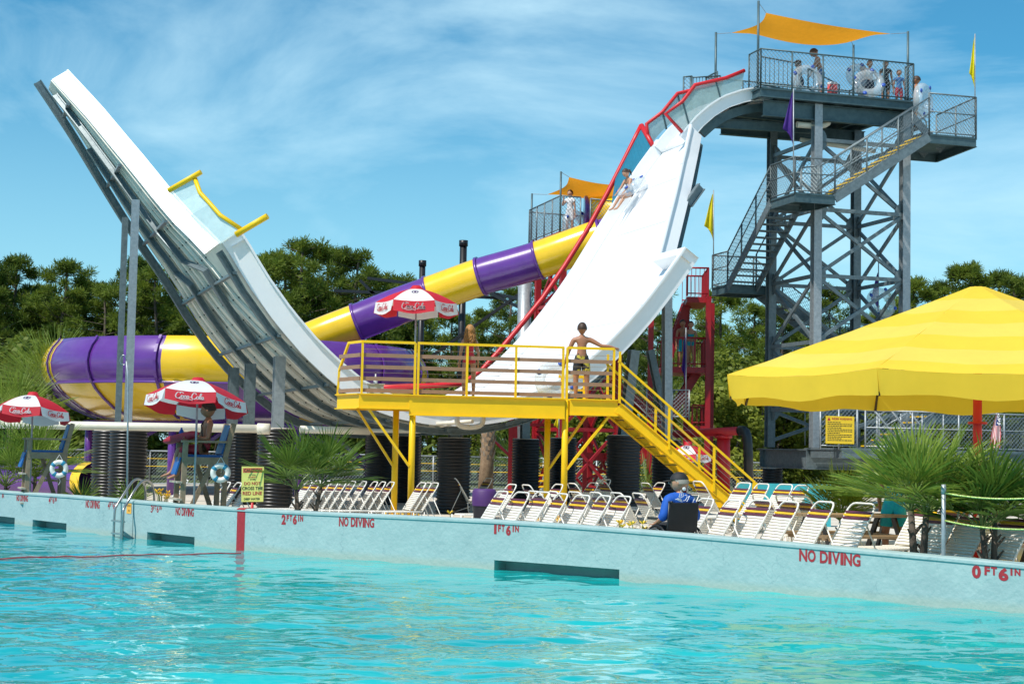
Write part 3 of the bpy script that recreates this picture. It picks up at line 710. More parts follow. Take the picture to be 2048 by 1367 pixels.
def guard(root, pts, h=1.1, m_=GALV, link=True, mid=False, post=1.4, r=.026, low=.06, pr=None):
    rb = MB(); lb = MB()
    for a, c in zip(pts[:-1], pts[1:]):
        a = V(a); c = V(c); L = (c-a).length; k = max(1, round(L/post))
        rb.tube([a+Z3*h, c+Z3*h], r, 6); rb.tube([a+Z3*low, c+Z3*low], r*.8, 6)
        if mid: rb.tube([a+Z3*h*.55, c+Z3*h*.55], r*.8, 6)
        for i in range(k+1):
            q = a+(c-a)*i/k; rb.tube([q-Z3*.05, q+Z3*h], pr or r*1.15, 6)
        if link: chainlink(lb, a+Z3*low, c+Z3*low, h-low)
    o = rb.build('guard_rail', m_, root)
    if link: lb.build('chain_link', CL, o)
    return o
# ================================================================ tall grey tower
TB = V((9.6, 50.5, 0)); tp = V((cos(radians(17)), sin(radians(17)), 0)); tq = V((-tp.y, tp.x, 0))
def TF(a, q, z): p = TB+tp*a+tq*q; return V((p.x, p.y, z))
def ta_(px, q): return hline(px, TF(0, q, 0), tp, 500)
def tq_(px, a): return hline(px, TF(a, 0, 0), tq, 500)
tow = empty('slide_tower', TF(1.6, 1.6, DECK), 'tall blue grey steel tower with zigzag stairs beside the white slide', 'tower')
S = 3.18; lv = [3.35, 5.45, 7.55, 9.67, 11.9]; DK = 13.38
cols = {'A': (0, S), 'B': (0, 0), 'C': (S, S), 'D': (S, 0)}
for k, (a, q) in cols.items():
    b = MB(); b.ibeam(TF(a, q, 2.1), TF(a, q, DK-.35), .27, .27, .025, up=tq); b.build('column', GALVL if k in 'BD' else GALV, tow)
b = MB(); g = MB()
for (k1, k2) in (('B', 'D'), ('A', 'C'), ('A', 'B'), ('C', 'D')):
    a1, q1 = cols[k1]; a2, q2 = cols[k2]
    for z in lv: b.beam(TF(a1, q1, z), TF(a2, q2, z), .09, .12)
    for z0, z1 in zip([2.3]+lv[:-1], lv):
        if z0 < 3 and k1 == 'A' and k2 == 'B': continue
        b.beam(TF(a1, q1, z0), TF(a2, q2, z1), .08, .11); b.beam(TF(a2+.03, q2+.08, z0), TF(a1+.03, q1+.08, z1), .08, .11)
b.build('bracing', GALV, tow)
for k, (a, q) in cols.items():
    for z in lv:
        for dr, off in ((tp, (0, -.15) if q == 0 else (0, .15)), (tq, (-.15, 0) if a == 0 else (.15, 0))):
            sg = 1 if (a == 0 if dr is tp else q == 0) else -1
            c = TF(a, q, z)+dr*sg*.13; n_ = (tq if dr is tp else tp)
            poly = [c+dr*sg*(.24*sin(pi*i/8))+Z3*(.36*cos(pi*i/8)) for i in range(9)]
            g.plate(poly, n_, .02)
build_split(g, 'gusset_plate', GALV, tow)
# base frame
b = MB()
bz = 1.42
b.ibeam(TF(-.35, -.1, (2.08+bz)/2), TF(6.2, -.1, (2.08+bz)/2), .3, 2.08-bz, .03); b.ibeam(TF(-.2, -.1, (2.05+bz)/2), TF(-.2, S+.3, (2.05+bz)/2), .3, .62, .03); b.ibeam(TF(-.35, S, (2.08+bz)/2), TF(6.2, S, (2.08+bz)/2), .3, .62, .03)
b.build('base_beam', GALV, tow)
# deck
a0, a1_ = -2.13, 3.31
dp = [(a0, -.3), (a1_, -.3), (a1_, 3.9), (a0, 3.9)]
b = MB(); b.plate([TF(a, q, DK-.06) for a, q in dp], Z3, .05); b.build('top_deck', TEAL, tow)
b = MB()
for i in range(4):
    A_, B_ = dp[i], dp[(i+1) % 4]; b.ibeam(TF(*A_, DK-.2), TF(*B_, DK-.2), .14, .27, .02)
for a in (-1.4, -.4, .6, 1.6, 2.6): b.ibeam(TF(a, -.2, DK-.2), TF(a, 3.8, DK-.2), .1, .24, .02)
for q in (0, S): b.ibeam(TF(-1.9, q, DK-.62), TF(S+.3, q, DK-.62), .2, .5, .025)
b.ibeam(TF(-2.6, 1.0, DK-.55), TF(0, 1.0, DK-.6), .15, .35, .02)
b.ibeam(TF(-3.9, .9, DK-1.05), TF(.2, .9, DK-.95), .15, .3, .02)
b.build('deck_beam', TEAL, tow)
b = MB(); b.tube(bent([TF(-.6, .2, DK-1.0), TF(.5, .2, DK-1.0), TF(.55, .2, DK-.55)], .1), .1, 10); b.tube([TF(.2, 1.5, DK-1.2), TF(3.0, 1.6, DK-1.35)], .08, 10); b.build('water_pipe', PVC, tow)
guard(tow, [TF(a0, .55, DK), TF(a0, -.3, DK), TF(a1_, -.3, DK), TF(a1_, .2, DK)], 1.2, TEAL, post=1.08)
guard(tow, [TF(a1_, 1.4, DK), TF(a1_, 3.9, DK), TF(a0, 3.9, DK), TF(a0, 3.0, DK)], 1.2, TEAL, post=1.3)
b = MB()                                # bar gate by the chute
def bargate(p0, p1, h, nb):
    b.tube([p0+Z3*.1, p1+Z3*.1], .02, 6); b.tube([p0+Z3*h, p1+Z3*h], .025, 6)
    for i in range(nb+1): q = p0+(p1-p0)*i/nb; b.tube([q+Z3*.1, q+Z3*h], .012 if 0 < i < nb else .03, 6)
bargate(TF(a0+.1, -.1, DK), TF(a0+1.7, .3, DK), 1.0, 9); bargate(TF(-3.2, 2.75, DK-.15), TF(a0, 2.75, DK), 1.0, 10); bargate(TF(-.4, -.15, DK), TF(1.6, 1.5, DK), .75, 6)
build_split(b, 'gate_bar', TEAL, tow)
guard(tow, [TF(-3.45, 2.75, DK-.3), TF(-3.15, 2.75, DK-.25)], 1.15, TEAL, post=.4)
# landings and flights
def landing(poly, z, m_=TEAL, h=.26, name='landing'):
    b = MB(); b.plate([TF(a, q, z-.05) for a, q in poly], Z3, .05)
    for i in range(len(poly)): b.ibeam(TF(*poly[i], z-.05-h/2), TF(*poly[(i+1) % len(poly)], z-.05-h/2), .08, h, .015)
    return b.build(name, m_, tow)
def flight(p0, p1, side, wd, n_, ynose=False, m_=GALV, name='stair_flight'):
    # p0 top, p1 bottom (on one stringer); side: unit vector to the other stringer
    b = MB(); run = V((p1.x-p0.x, p1.y-p0.y, 0)); d = run.normalized()
    for o in (0, wd): b.beam(p0+side*o-Z3*.12, p1+side*o-Z3*.12, .05, .27)
    fo = b.build(name, m_, tow)
    t = MB(); y = MB(); R = R_of(d)
    for i in range(n_):
        f = (i+.5)/n_; c = p0+(p1-p0)*f+side*wd/2-Z3*.02
        t.box(c, (.27, wd, .035), R)
        if ynose: y.box(c+d*.13+Z3*.006, (.045, wd*.98, .04), R)
    t.build('stair_treads', m_, fo)
    if ynose: y.build('yellow_nosing', YEL, fo)
    return fo
z1, z2, z3, z4 = 12.10, 9.92, 7.54, 5.40
aL0, aL1 = ta_(1589, -1.35), ta_(1669, -1.35); aR0, aR1 = ta_(1858, -1.35), ta_(1952, -1.35)
landing([(aR0, -1.35), (aR1, -1.35), (aR1+.3, 1.45), (aR0+.1, 1.45)], z1)
landing([(aL0, -1.35), (aL1, -1.35), (aL1, -.2), (aL1-.3, .33), (aL0, .33)], z2)
flight(TF(a1_+.05, .35, DK), TF(aR1-.15, .35, z1), tq, 1.0, 7, True)
flight(TF(aR0, -1.35, z1), TF(aL1, -1.35, z2), tq, 1.0, 11, True)
flight(TF(aL0, .33, z2), TF(aL0, 3.5, z3), tp, 1.05, 13)
landing([(aL0, 3.5), (.1, 3.5), (.1, 4.75), (aL0, 4.75)], z3)
flight(TF(.1, 3.6, z3), TF(3.4, 3.6, z4), tq, 1.05, 12)
landing([(3.4, 2.6), (4.7, 2.6), (4.7, 4.75), (3.4, 4.75)], z4)
flight(TF(3.55, 2.6, z4), TF(3.55, -.2, 3.25), tp, 1.05, 12)
landing([(3.5, -1.4), (4.7, -1.4), (4.7, -.2), (3.5, -.2)], 3.25)
flight(TF(3.5, -1.35, 3.25), TF(1.4, -1.35, 2.1), tq, 1.0, 6, True)
guard(tow, [TF(aL1, -1.35, z2), TF(aR0, -1.35, z1)], 1.16, GALV, mid=True, post=1.2)
guard(tow, [TF(aR0, -1.35, z1), TF(aR1, -1.35, z1), TF(aR1+.3, 1.45, z1)], 1.30, GALV, mid=True, post=1.3)
guard(tow, [TF(aL1, -.35, z2), TF(aR0, -.35, z1)], 1.05, GALV, link=False, mid=True, post=1.2)
guard(tow, [TF(a1_+.05, 1.35, DK), TF(aR1-.15, 1.35, z1+.02)], 1.0, TEAL, link=True, post=1.0)
guard(tow, [TF(aL1, -1.35, z2), TF(aL0, -1.35, z2), TF(aL0, .33, z2), TF(aL0, 3.5, z3), TF(aL0, 4.75, z3), TF(.1, 4.75, z3), TF(3.4, 4.65, z4), TF(4.7, 4.75, z4)], 1.1, GALV, mid=True, post=1.3)
guard(tow, [TF(aL0+1.05, .33, z2), TF(aL0+1.05, 3.5, z3)], 1.05, GALV, link=False, post=1.4)
guard(tow, [TF(aL1-.3, .3, z2), TF(aL1, -.25, z2)], 1.1, GALV, link=True, post=.6)
# entry deck at the foot of the tower
landing([(-.3, -2.3), (8.6, -2.3), (8.6, S+.2), (4.8, S+.2), (4.8, -.3), (-.3, -.3)], 2.1, GALV, name='entry_deck')
gx0, gx1 = ta_(1643, -2.2), ta_(1716, -2.2)
guard(tow, [TF(gx0, -2.2, 2.1), TF(gx1, -2.2, 2.1)], 1.22, GALVL, post=.62)
guard(tow, [TF(gx1+.25, -2.25, 2.1), TF(8.6, -2.25, 2.1), TF(8.6, 2.8, 2.1)], 1.15, GALVL, mid=True, post=1.5)
b = MB(); b.ibeam(TF(4.6, -2.9, 1.6), TF(9.5, -2.9, 1.6), .3, .85, .03); b.build('base_beam', TEAL, tow)
b = MB()
for k in range(5): 
    a_ = gx1+.35+k*.75; b.tube([TF(a_, -1.6, 2.1), TF(a_+.0, -1.6, 3.2)], .025, 6)
for k in range(3):
    b.tube([TF(gx1+1.6+k*.6, -2.0, 2.3), TF(gx1+.7+k*.6, -2.0, 3.25)], .035, 6)
b.build('guard_rail', GALVL, tow)
guard(tow, [TF(1.4, -1.4, 2.1), TF(3.5, -1.4, 3.25), TF(4.7, -1.4, 3.25)], 1.0, GALVL, link=False, mid=True)
# shade sail on four poles
ORG_S = mat('orange_sail', (.86, .36, .02), .7, 0, var=.05, trans=.45)
sr = empty('shade_sail', TF(1, 1.5, DK), 'orange sunshade sail stretched on four poles above the tower deck', 'shade sail')
pA = P(1517, 2, 49.9); pB_ = P(1432, 65, 53.3); pC = P(1816, 63, 51.3); pD = P(1707, 90, 55.0); bs = [TF(a0, -.3, DK), None, TF(a1_, -.2, DK), None]
for q, y0 in ((pA, 178), (pB_, 205), (pC, 190), (pD, 160)):
    b = MB(); b.tube([V((q.x, q.y, DK-.1)), V((q.x, q.y, q.z))], .04, 8); b.build('pole', TEAL, sr)
def sail(root, c4, sag, m_, inset=.12, n_=16, name='sail_cloth'):
    b = MB(); b.smooth = True; cen = sum(c4, V((0, 0, 0)))/4; rows = []
    for i in range(n_+1):
        u = i/n_
        for j in range(n_+1):
            v = j/n_; p = (c4[0]*(1-u)+c4[1]*u)*(1-v)+(c4[3]*(1-u)+c4[2]*u)*v
            eu = 4*u*(1-u); ev = 4*v*(1-v); pull = inset*(eu*(abs(2*v-1)**3)+ev*(abs(2*u-1)**3))
            p = p+(cen-p)*pull; p = p-Z3*sag*eu*ev; rows.append(p)
    k = n_+1; b.add(rows, [(i*k+j, (i+1)*k+j, (i+1)*k+j+1, i*k+j+1) for i in range(n_) for j in range(n_)]); return b.build(name, m_, root)
s4 = [P(1532, 26, 50.0), P(1782, 68, 51.2), P(1702, 82, 54.6), P(1462, 66, 53.0)]
sail(sr, s4, .45, ORG_S, .16)
b = MB()
for q, c in ((pA, s4[0]), (pC, s4[1]), (pD, s4[2]), (pB_, s4[3])): b.tube([q-Z3*.05, c], .01, 4)
b.build('rope', GALVL, sr)
# ================================================================ purple and yellow bowl slide
bc = P(474, 800, 57.0); bc.z = 0
bw_ = empty('bowl_slide', (bc.x, bc.y, DECK), 'huge purple and yellow fibreglass bowl slide behind the left arm', 'water slide')
def band_col(k, flip, n=96):            # alternate 45 degree panels; angle 0 faces the camera
    a = (360.0*(k+.5)/n + 90) % 360      # lathe angle 0 = +x ; camera side = -y = 270
    c = int(((a+22.5) % 360)//45) % 2
    return (c ^ flip)
cam_az = math.degrees(atan2(-bc.y, -bc.x)) % 360
def mk_band(prof, flip, name):
    b = MB(); n = 96
    def mf(i, k):
        a = (360.0*(k+.5)/n - cam_az) % 360
        return (int(((a+22.5) % 360)//45) % 2) ^ flip
    b.lathe(prof, (bc.x, bc.y, 0), n, matf=mf); return b.build(name, [YELG, PURP], bw_)
up = [(6.20, 5.22), (6.34, 5.26), (6.42, 5.14), (6.58, 4.95), (6.70, 4.70), (6.75, 4.45), (6.70, 4.15), (6.60, 3.92), (6.50, 3.78), (6.52, 3.76)]
mk_band(up, 0, 'upper_shell')
mk_band([(6.48, 3.76), (6.35, 3.58), (6.05, 3.32), (5.6, 3.0), (5.1, 2.78), (4.75, 2.68), (4.0, 2.60)], 1, 'lower_shell')
b = MB(); b.lathe([(6.2, 5.22), (6.1, 4.8), (6.3, 4.3), (6.1, 3.8), (5.0, 2.95), (1.2, 2.55)], (bc.x, bc.y, 0), 64); b.build('inner_surface', PURP, bw_)
for j in range(16):
    a = radians(cam_az+22.5*j); t = V((-sin(a), cos(a), 0)); rr = V((cos(a), sin(a), 0)); b = MB()
    for prof in (up[1:-1], [(6.48, 3.76), (6.35, 3.58), (6.05, 3.32), (5.6, 3.0), (5.1, 2.78), (4.8, 2.69)]):
        A = [V((bc.x, bc.y, z))+rr*(r_+.035)-t*.045 for r_, z in prof]; B = [V((bc.x, bc.y, z))+rr*(r_+.035)+t*.045 for r_, z in prof]
        b.strip(A, B, .05 if True else 0)
    if j % 2: b.m = 0
    b.build('joint_flange', PURP if j % 2 == 0 or True else YELG, bw_)
b = MB(); b.lathe([(6.46, 3.74), (6.58, 3.74), (6.58, 3.80), (6.46, 3.80)], (bc.x, bc.y, 0), 96); b.build('seam_ring', PURP, bw_)
b = MB()
for rr_, zz in ((5.3, 2.45), (3.2, 2.4)): 
    pts = [V((bc.x+rr_*cos(2*pi*k/32), bc.y+rr_*sin(2*pi*k/32), zz)) for k in range(32)]; b.tube(pts, .13, 8, closed=True)
b.tube([P(-60, 845, 50.5), P(300, 851, 51.5)], .09, 8)
b.build('ring_beam', PURP, bw_)
for k in range(8):
    a = radians(cam_az+22.5+45*k); q = V((bc.x+5.3*cos(a), bc.y+5.3*sin(a), 0)); b = MB()
    b.tube([V((q.x, q.y, DECK)), V((q.x, q.y, 2.45))], .13, 10); b.build('column', PURP, bw_)
    b = MB(); b.beam(V((q.x, q.y, 1.0)), V((bc.x+3.2*cos(a+.3), bc.y+3.2*sin(a+.3), 2.4)), .12, .12); b.build('strut', PURP, bw_)
# exit tube near the ground
b = MB(); c0 = P(95, 958, 49); c1 = P(172, 962, 47.5); b.tube([c0-V((3, -1, -.2)), c0, c1], .55, 24, caps=False); o = b.build('exit_tube', PURP, bw_)
b = MB(); b.tube([c1, P(190, 963, 47.2)], .57, 24, caps=False); b.build('exit_rim', YELG, bw_)
# ---------------------------------------------------------------- enclosed tube slide
tpts = [(1172,431,56.6),(1215,428,56.6),(1258,430,56.3),(1288,438,55.6),(1296,448,54.6),(1275,460,54.0),(1240,468,53.8),(1205,476,53.8),(1170,487,53.9),(1128,502,54),(1079,519,54.2),(1022,536,54.4),(965,552,54.6),(914,570,54.8),(862,589,55),(790,615,55.2),(718,643,55.4),(655,667,55.4),(600,690,55.2),(560,706,55)]
tw_ = [P(*q) for q in tpts]
def catmull(pts, k=6):
    o = []
    for i in range(len(pts)-1):
        p0, p1, p2, p3 = pts[max(i-1, 0)], pts[i], pts[i+1], pts[min(i+2, len(pts)-1)]
        for j in range(k):
            t = j/k; o.append(((p1*2)+(p2-p0)*t+(p0*2-p1*5+p2*4-p3)*t*t+(p1*3-p0-p2*3+p3)*t*t*t)*.5)
    return o+[pts[-1]]
ts_root = empty('tube_slide', V((tw_[12].x, tw_[12].y, DECK)), 'purple and yellow striped tube slide descending leftward from the red tower into the bowl', 'water slide')
ranges = [(0, 4, 'y'), (4, 7, 'p'), (7, 10, 'y'), (10, 12, 'p'), (12, 14, 'y'), (14, 16, 'p'), (16, 18, 'y'), (18, 19, 'p')]
TRD = .65
for a, c, k in ranges:
    pts = catmull([tw_[i] for i in range(len(tw_))])[a*6:c*6+1]
    b = MB(); b.tube(pts, TRD, 32, caps=False); b.build('tube_section', YELG if k == 'y' else PURP, ts_root)
    b = MB(); b.tube([pts[0]+(pts[1]-pts[0])*.0, pts[0]+(pts[1]-pts[0]).normalized()*.10], TRD+.05, 32); b.build('joint_flange', PURP, ts_root)
b = MB(); b.torus(tw_[0], TRD, .07, 32, 8, M=R_of(V((0, 0, 1)), V((1, 0, 0)))@Matrix.Identity(3) if False else Matrix(((0, 0, 1), (0, 1, 0), (-1, 0, 0)))); b.build('entry_rim', PURP, ts_root)
for px, y0, r_ in ((1050, 560, .25),):
    q = P(px, y0, 58.6); b = MB(); b.tube([V((q.x, q.y, DECK)), q], r_, 16); b.build('column', GALVL, ts_root)
for px, y0, r_ in ((927, 487, .14), (845, 527, .12)):
    q = P(px, y0, 60.5); b = MB(); b.tube([V((q.x, q.y, DECK)), q], r_, 10); b.tube([q-Z3*.1, q+Z3*.12], r_*1.25, 10); b.build('column', BLK, ts_root)
b = MB()
for l_ in (((668,581,60),(1010,596,60)), ((735,556,60.3),(930,580,60.3)), ((845,560,60.4),(927,530,60.4)), ((845,640,60.4),(927,600,60.4)), ((852,720,60),(1050,580,59)), ((1050,600,58.6),(980,585,60)), ((720,560,60),(800,640,60)), ((927,560,60.4),(1050,620,58.8))):
    b.beam(P(*l_[0]), P(*l_[1]), .09, .11)
build_split(b, 'frame_member', BLK, ts_root)
# ---------------------------------------------------------------- red tower with the tube entrance
rt = empty('red_entry_tower', P(1160, 900, 57), 'red steel tower with a fenced deck where the tube slide starts', 'tower')
n0 = P(1120, 461, 55.0); f0 = P(1058, 482, 58.5); r0_ = P(1262, 468, 56.0); r1_ = r0_+(f0-n0); zf = n0.z
quadp = [V((q.x, q.y, zf)) for q in (n0, r0_, r1_, f0)]
b = MB(); b.plate([q-Z3*.06 for q in quadp], Z3, .05)
for i in range(4): b.ibeam(quadp[i]-Z3*.2, quadp[(i+1) % 4]-Z3*.2, .14, .28, .02)
b.build('deck', DRED, rt)
guard(rt, [quadp[3], quadp[0], quadp[0].lerp(quadp[1], .28)], 1.22, GALV, mid=False, post=.95)
guard(rt, [quadp[0].lerp(quadp[1], .42)+Z3*.05, quadp[1], quadp[2], quadp[3]], 1.15, GALV, post=1.3)
for i, (dx_, dy_) in enumerate(((.1, .1), (.9, .1), (.9, .9), (.1, .9))):
    q = quadp[0]+(quadp[1]-quadp[0])*dx_+(quadp[3]-quadp[0])*dy_; b = MB(); b.beam(V((q.x, q.y, DECK)), V((q.x, q.y, zf-.3)), .2, .2, up=tq); b.build('column', DRED, rt)
b = MB()
cs = [quadp[0]+(quadp[1]-quadp[0])*dx_+(quadp[3]-quadp[0])*dy_ for dx_, dy_ in ((.1, .1), (.9, .1), (.9, .9), (.1, .9))]
for z0, z1_ in ((.3, 2.6), (2.6, 4.9), (4.9, 7.0), (7.0, 9.0)):
    for i in range(4):
        a, c = cs[i], cs[(i+1) % 4]; b.beam(V((a.x, a.y, z0)), V((c.x, c.y, z1_)), .09, .09); b.beam(V((c.x, c.y, z0)), V((a.x, a.y, z1_)), .09, .09); b.beam(V((a.x, a.y, z1_)), V((c.x, c.y, z1_)), .1, .12)
b.build('bracing', DRED, rt)
sr2 = empty('shade_sail', P(1180, 440, 56), 'smaller orange sunshade sail above the red tower, left of the white slide', 'shade sail')
for q, zb in ((P(1122, 343, 55), zf), (P(1064, 387, 58.5), zf), (P(1262, 372, 56), zf), (P(1246, 400, 59), zf)):
    b = MB(); b.tube([V((q.x, q.y, zb)), q], .035, 8); b.build('pole', TEAL, sr2)
sail(sr2, [P(1138, 354, 55.1), P(1258, 372, 56), P(1240, 401, 58.8), P(1094, 389, 58.2)], .25, ORG_S, .2)
b = MB(); b.tube([P(1122, 344, 55), P(1138, 354, 55.1)], .01, 4); b.tube([P(1064, 388, 58.5), P(1094, 389, 58.2)], .01, 4); b.build('rope', GALVL, sr2)
# ---------------------------------------------------------------- red stair tower (right of the slide)
rs = empty('red_stair_tower', P(1380, 900, 56.5), 'red steel stair tower with landings seen right of the white slide', 'stair tower')
def RSz(y): return 1.83+(907-y)/57.0
XL, XR = P(1296, 800, 56), P(1415, 800, 56); YB = 2.6
for px, dy_ in ((1415, 0), (1300, 0), (1422, YB), (1372, YB)):
    q = P(px, 800, 56+dy_); b = MB(); b.beam(V((q.x, q.y, DECK)), V((q.x, q.y, RSz(592))), .18, .18, up=V((0, 1, 0))); b.build('column', DRED, rs)
def rland(x0, x1, y, d0=0, d1=YB, rail=True, h=1.0):
    a = P(x0, 800, 56+d0); c = P(x1, 800, 56+d0); z = RSz(y); pts = [V((a.x, a.y, z)), V((c.x, c.y, z)), V((c.x+.1, 56+d1, z)), V((a.x+.1, 56+d1, z))]
    b = MB(); b.plate([p-Z3*.22 for p in pts], Z3, .2); b.build('landing', DRED, rs)
    if rail:
        rb = MB(); 
        for i in (0, 1, 2):
            p, q = pts[i], pts[(i+1) % 4]; rb.tube([p+Z3*h, q+Z3*h], .035, 6); rb.tube([p+Z3*.1, q+Z3*.1], .025, 6); n_ = int((q-p).length/.14)
            for k in range(n_+1): s_ = p+(q-p)*k/n_; rb.tube([s_, s_+Z3*h], .012 if k % 8 else .035, 5)
        rb.build('bar_railing', DRED, rs)
rland(1372, 1414, 592); rland(1322, 1414, 733); rland(1385, 1414, 850, h=.7)
for (x0, ya, x1, yb_, dp_) in ((1374, 596, 1330, 728, 1.6), (1398, 736, 1330, 850, .9), (1330, 852, 1250, 962, .4), (1240, 775, 1345, 862, .2)):
    A, B = P(x0, 800, 56+dp_), P(x1, 800, 56+dp_); A.z = RSz(ya); B.z = RSz(yb_); b = MB(); sd_ = V((0, 1, 0))
    for o in (0, .9): b.beam(A+sd_*o, B+sd_*o, .06, .3)
    n_ = 11
    for i in range(n_): b.box(A+(B-A)*((i+.5)/n_)+sd_*.45, (.26, .9, .03))
    b.build('stair_flight', DRED, rs)
guard(rs, [P(1344, 836, 55.6), P(1378, 836, 55.6)], .98, GALVL, post=.62)
guard(rs, [P(1262, 800, 55.7), P(1324, 862, 55.9)], 1.0, GALVL, post=.8)
# red scaffold and stairs seen under the platform
b = MB()
for px in (1021, 1170, 1240): q = P(px, 900, 57.5); b.beam(V((q.x, q.y, DECK)), V((q.x, q.y, 3.6)), .16, .16, up=V((0, 1, 0)))
b.beam(P(1021, 848, 57.5), P(1110, 850, 57.5), .1, .12); b.beam(P(1170, 912, 57.5), P(1240, 914, 57.5), .15, .28)
b.beam(P(975, 868, 57.8), P(1021, 912, 57.5), .09, .09); b.beam(P(1170, 920, 57.5), P(1240, 962, 57.5), .09, .09); b.beam(P(1170, 960, 57.6), P(1240, 925, 57.6), .09, .09); b.beam(P(1176, 972, 56), P(1240, 985, 56), .1, .12)
b.beam(P(1021, 862, 57.5), P(1035, 862, 57.5), .08, .5)
tag(b.build('red_steel_frame', DRED, None), 'low red steel frame seen between the black piers under the platform', 'frame')
e = empty('back_stairs', P(1088, 985, 57), 'narrow red stairs with bright yellow tread edges behind the yellow posts', 'stairs')
b = MB()
for o in (1074, 1100): b.beam(P(o, 985, 56.2), P(o, 915, 58), .05, .2)
b.build('stringer', DRED, e)
for i in range(6):
    b = MB(); b.beam(P(1074, 984-11.5*i, 56.2+.3*i), P(1101, 984-11.5*i, 56.2+.3*i), .22, .06); b.build('tread', YEL, e)
# red pipe with black elbow
e = empty('red_pipe', P(1440, 900, 46), 'thick red pipe on red legs ending in a black elbow', 'pipe')
b = MB(); b.tube([P(1350, 868, 47), P(1478, 861, 45)], .12, 14); b.build('horizontal_pipe', RED, e)
b = MB(); b.tube(bent([P(1478, 861, 45), P(1496, 860, 44.8), P(1497, 960, 44.8)], .14), .135, 14); b.build('elbow', BLK, e)
b = MB(); b.tube([P(1447, 866, 45.6), P(1447, 985, 45.6)], .19, 14); b.tube([P(1447, 870, 45.6), P(1447, 876, 45.6)], .25, 14); b.build('leg', RED, e)
b = MB(); b.tube([P(1378, 868, 46.6), P(1378, 905, 46.6)], .1, 10); b.build('leg', RED, e)
# ================================================================ trees
def leafmat(name, c1, c2, rough=.55, tr=.25):
    m = bpy.data.materials.new(name); m.use_nodes = True; n = m.node_tree.nodes; l = m.node_tree.links; b = n['Principled BSDF']; b.inputs['Roughness'].default_value = rough; b.inputs['Specular IOR Level'].default_value = .25
    oi = n.new('ShaderNodeObjectInfo'); tcn = n.new('ShaderNodeTexCoord'); nz = n.new('ShaderNodeTexNoise'); nz.inputs['Scale'].default_value = 1.3; nz.inputs['Detail'].default_value = 5
    l.new(tcn.outputs['Object'], nz.inputs[0]); mt = n.new('ShaderNodeMath'); mt.operation = 'MULTIPLY_ADD'; mt.inputs[1].default_value = .35; l.new(oi.outputs['Random'], mt.inputs[0]); l.new(nz.outputs[0], mt.inputs[2])
    r_ = n.new('ShaderNodeValToRGB'); r_.color_ramp.elements[0].position = .38; r_.color_ramp.elements[1].position = .92; r_.color_ramp.elements[0].color = (*c1, 1); r_.color_ramp.elements[1].color = (*c2, 1)
    l.new(mt.outputs[0], r_.inputs[0]); l.new(r_.outputs[0], b.inputs['Base Color'])
    t = n.new('ShaderNodeBsdfTranslucent'); ms = n.new('ShaderNodeMixShader'); ms.inputs[0].default_value = tr; l.new(r_.outputs[0], t.inputs[0]); l.new(b.outputs[0], ms.inputs[1]); l.new(t.outputs[0], ms.inputs[2]); l.new(ms.outputs[0], n['Material Output'].inputs[0])
    return m
PINE = leafmat('pine_needles', (.058, .10, .014), (.22, .28, .034), .6, .4); LEAF = leafmat('broad_leaves', (.075, .115, .014), (.26, .30, .04), .55, .4); PALM = leafmat('palm_leaf', (.06, .13, .018), (.24, .33, .05), .4, .4)
BARK = mat('pine_bark', (.06, .045, .035), .9, 0, scale=5, c2=(.15, .115, .085), bump=.6, bscale=18)
def rnd(a, b): return random.uniform(a, b)
def rdir(zmin=-1):
    while True:
        v = V((rnd(-1, 1), rnd(-1, 1), rnd(-1, 1)))
        if .05 < v.length < 1 and v.z > zmin: return v.normalized()
def pine_proto(name, H, seed, lowest=.32, spread=.20, nl=58, dense=1.0):
    random.seed(seed); t = empty(name, (0, -400, -50)); 
    tr = MB(); bend = [V((0, 0, 0))]
    for i in range(1, 9): bend.append(V((bend[-1].x+rnd(-.12, .12), bend[-1].y+rnd(-.12, .12), H*.97*i/8)))
    tr.tube(bend, [.20*(1-i/9.5)+.02 for i in range(9)], 8)
    def tp_(z):
        k = min(7.999, z/(H*.97)*8); i = int(k); return bend[i].lerp(bend[i+1], k-i)
    fo = MB(); blobs = []
    for i in range(int(nl*.85)):
        f = lowest+(1-lowest)*((i+rnd(0, 1))/int(nl*.85)); z = H*f; a = rnd(0, 2*pi); g = (f-lowest)/(1-lowest)
        env = (1-g)**.55*(.55+.6*min(1, g*3)); L = H*spread*env*rnd(.55, 1.15)+.35
        s = tp_(min(z, H*.95)); e = s+V((cos(a)*L, sin(a)*L, L*rnd(.05, .55)))
        mid = s.lerp(e, .5)+Z3*rnd(-.2, .1)*L*.4
        tr.tube([s, mid, e], [.05*(1-f*.6), .035*(1-f*.6), .012], 5, caps=False)
        for k in range(int(rnd(2, 5)*dense)):
            q = s.lerp(e, rnd(.45, 1.05))+V((rnd(-1, 1), rnd(-1, 1), rnd(-.4, .7)))*L*.26; blobs.append((q, rnd(.28, .55)*(.75+.4*(1-g))))
    blobs += [(tp_(H*.95)+V((rnd(-.3, .3), rnd(-.3, .3), rnd(0, .5))), .35) for _ in range(5)]
    for q, r_ in blobs:
        for k in range(int(105*r_/.4)):
            d = rdir(-.75); o = q+d*r_*rnd(.1, .85); L = rnd(.14, .30); sd = d.orthogonal().normalized(); sd.rotate(Matrix.Rotation(rnd(0, 6.28), 3, d)) if False else None
            d = (d+rdir()*.5+Z3*.2).normalized(); s_ = d.cross(rdir()).normalized()*.024; e = o+d*L+Z3*L*.1
            fo.add([o-s_, o+s_, e+s_*.5, e-s_*.5], [(0, 1, 2, 3)])
    fo.sm = [True]*len(fo.f)
    tr.build('trunk', BARK, t, local=True); fo.build('crown', PINE, t, local=True); t['H'] = H; return t
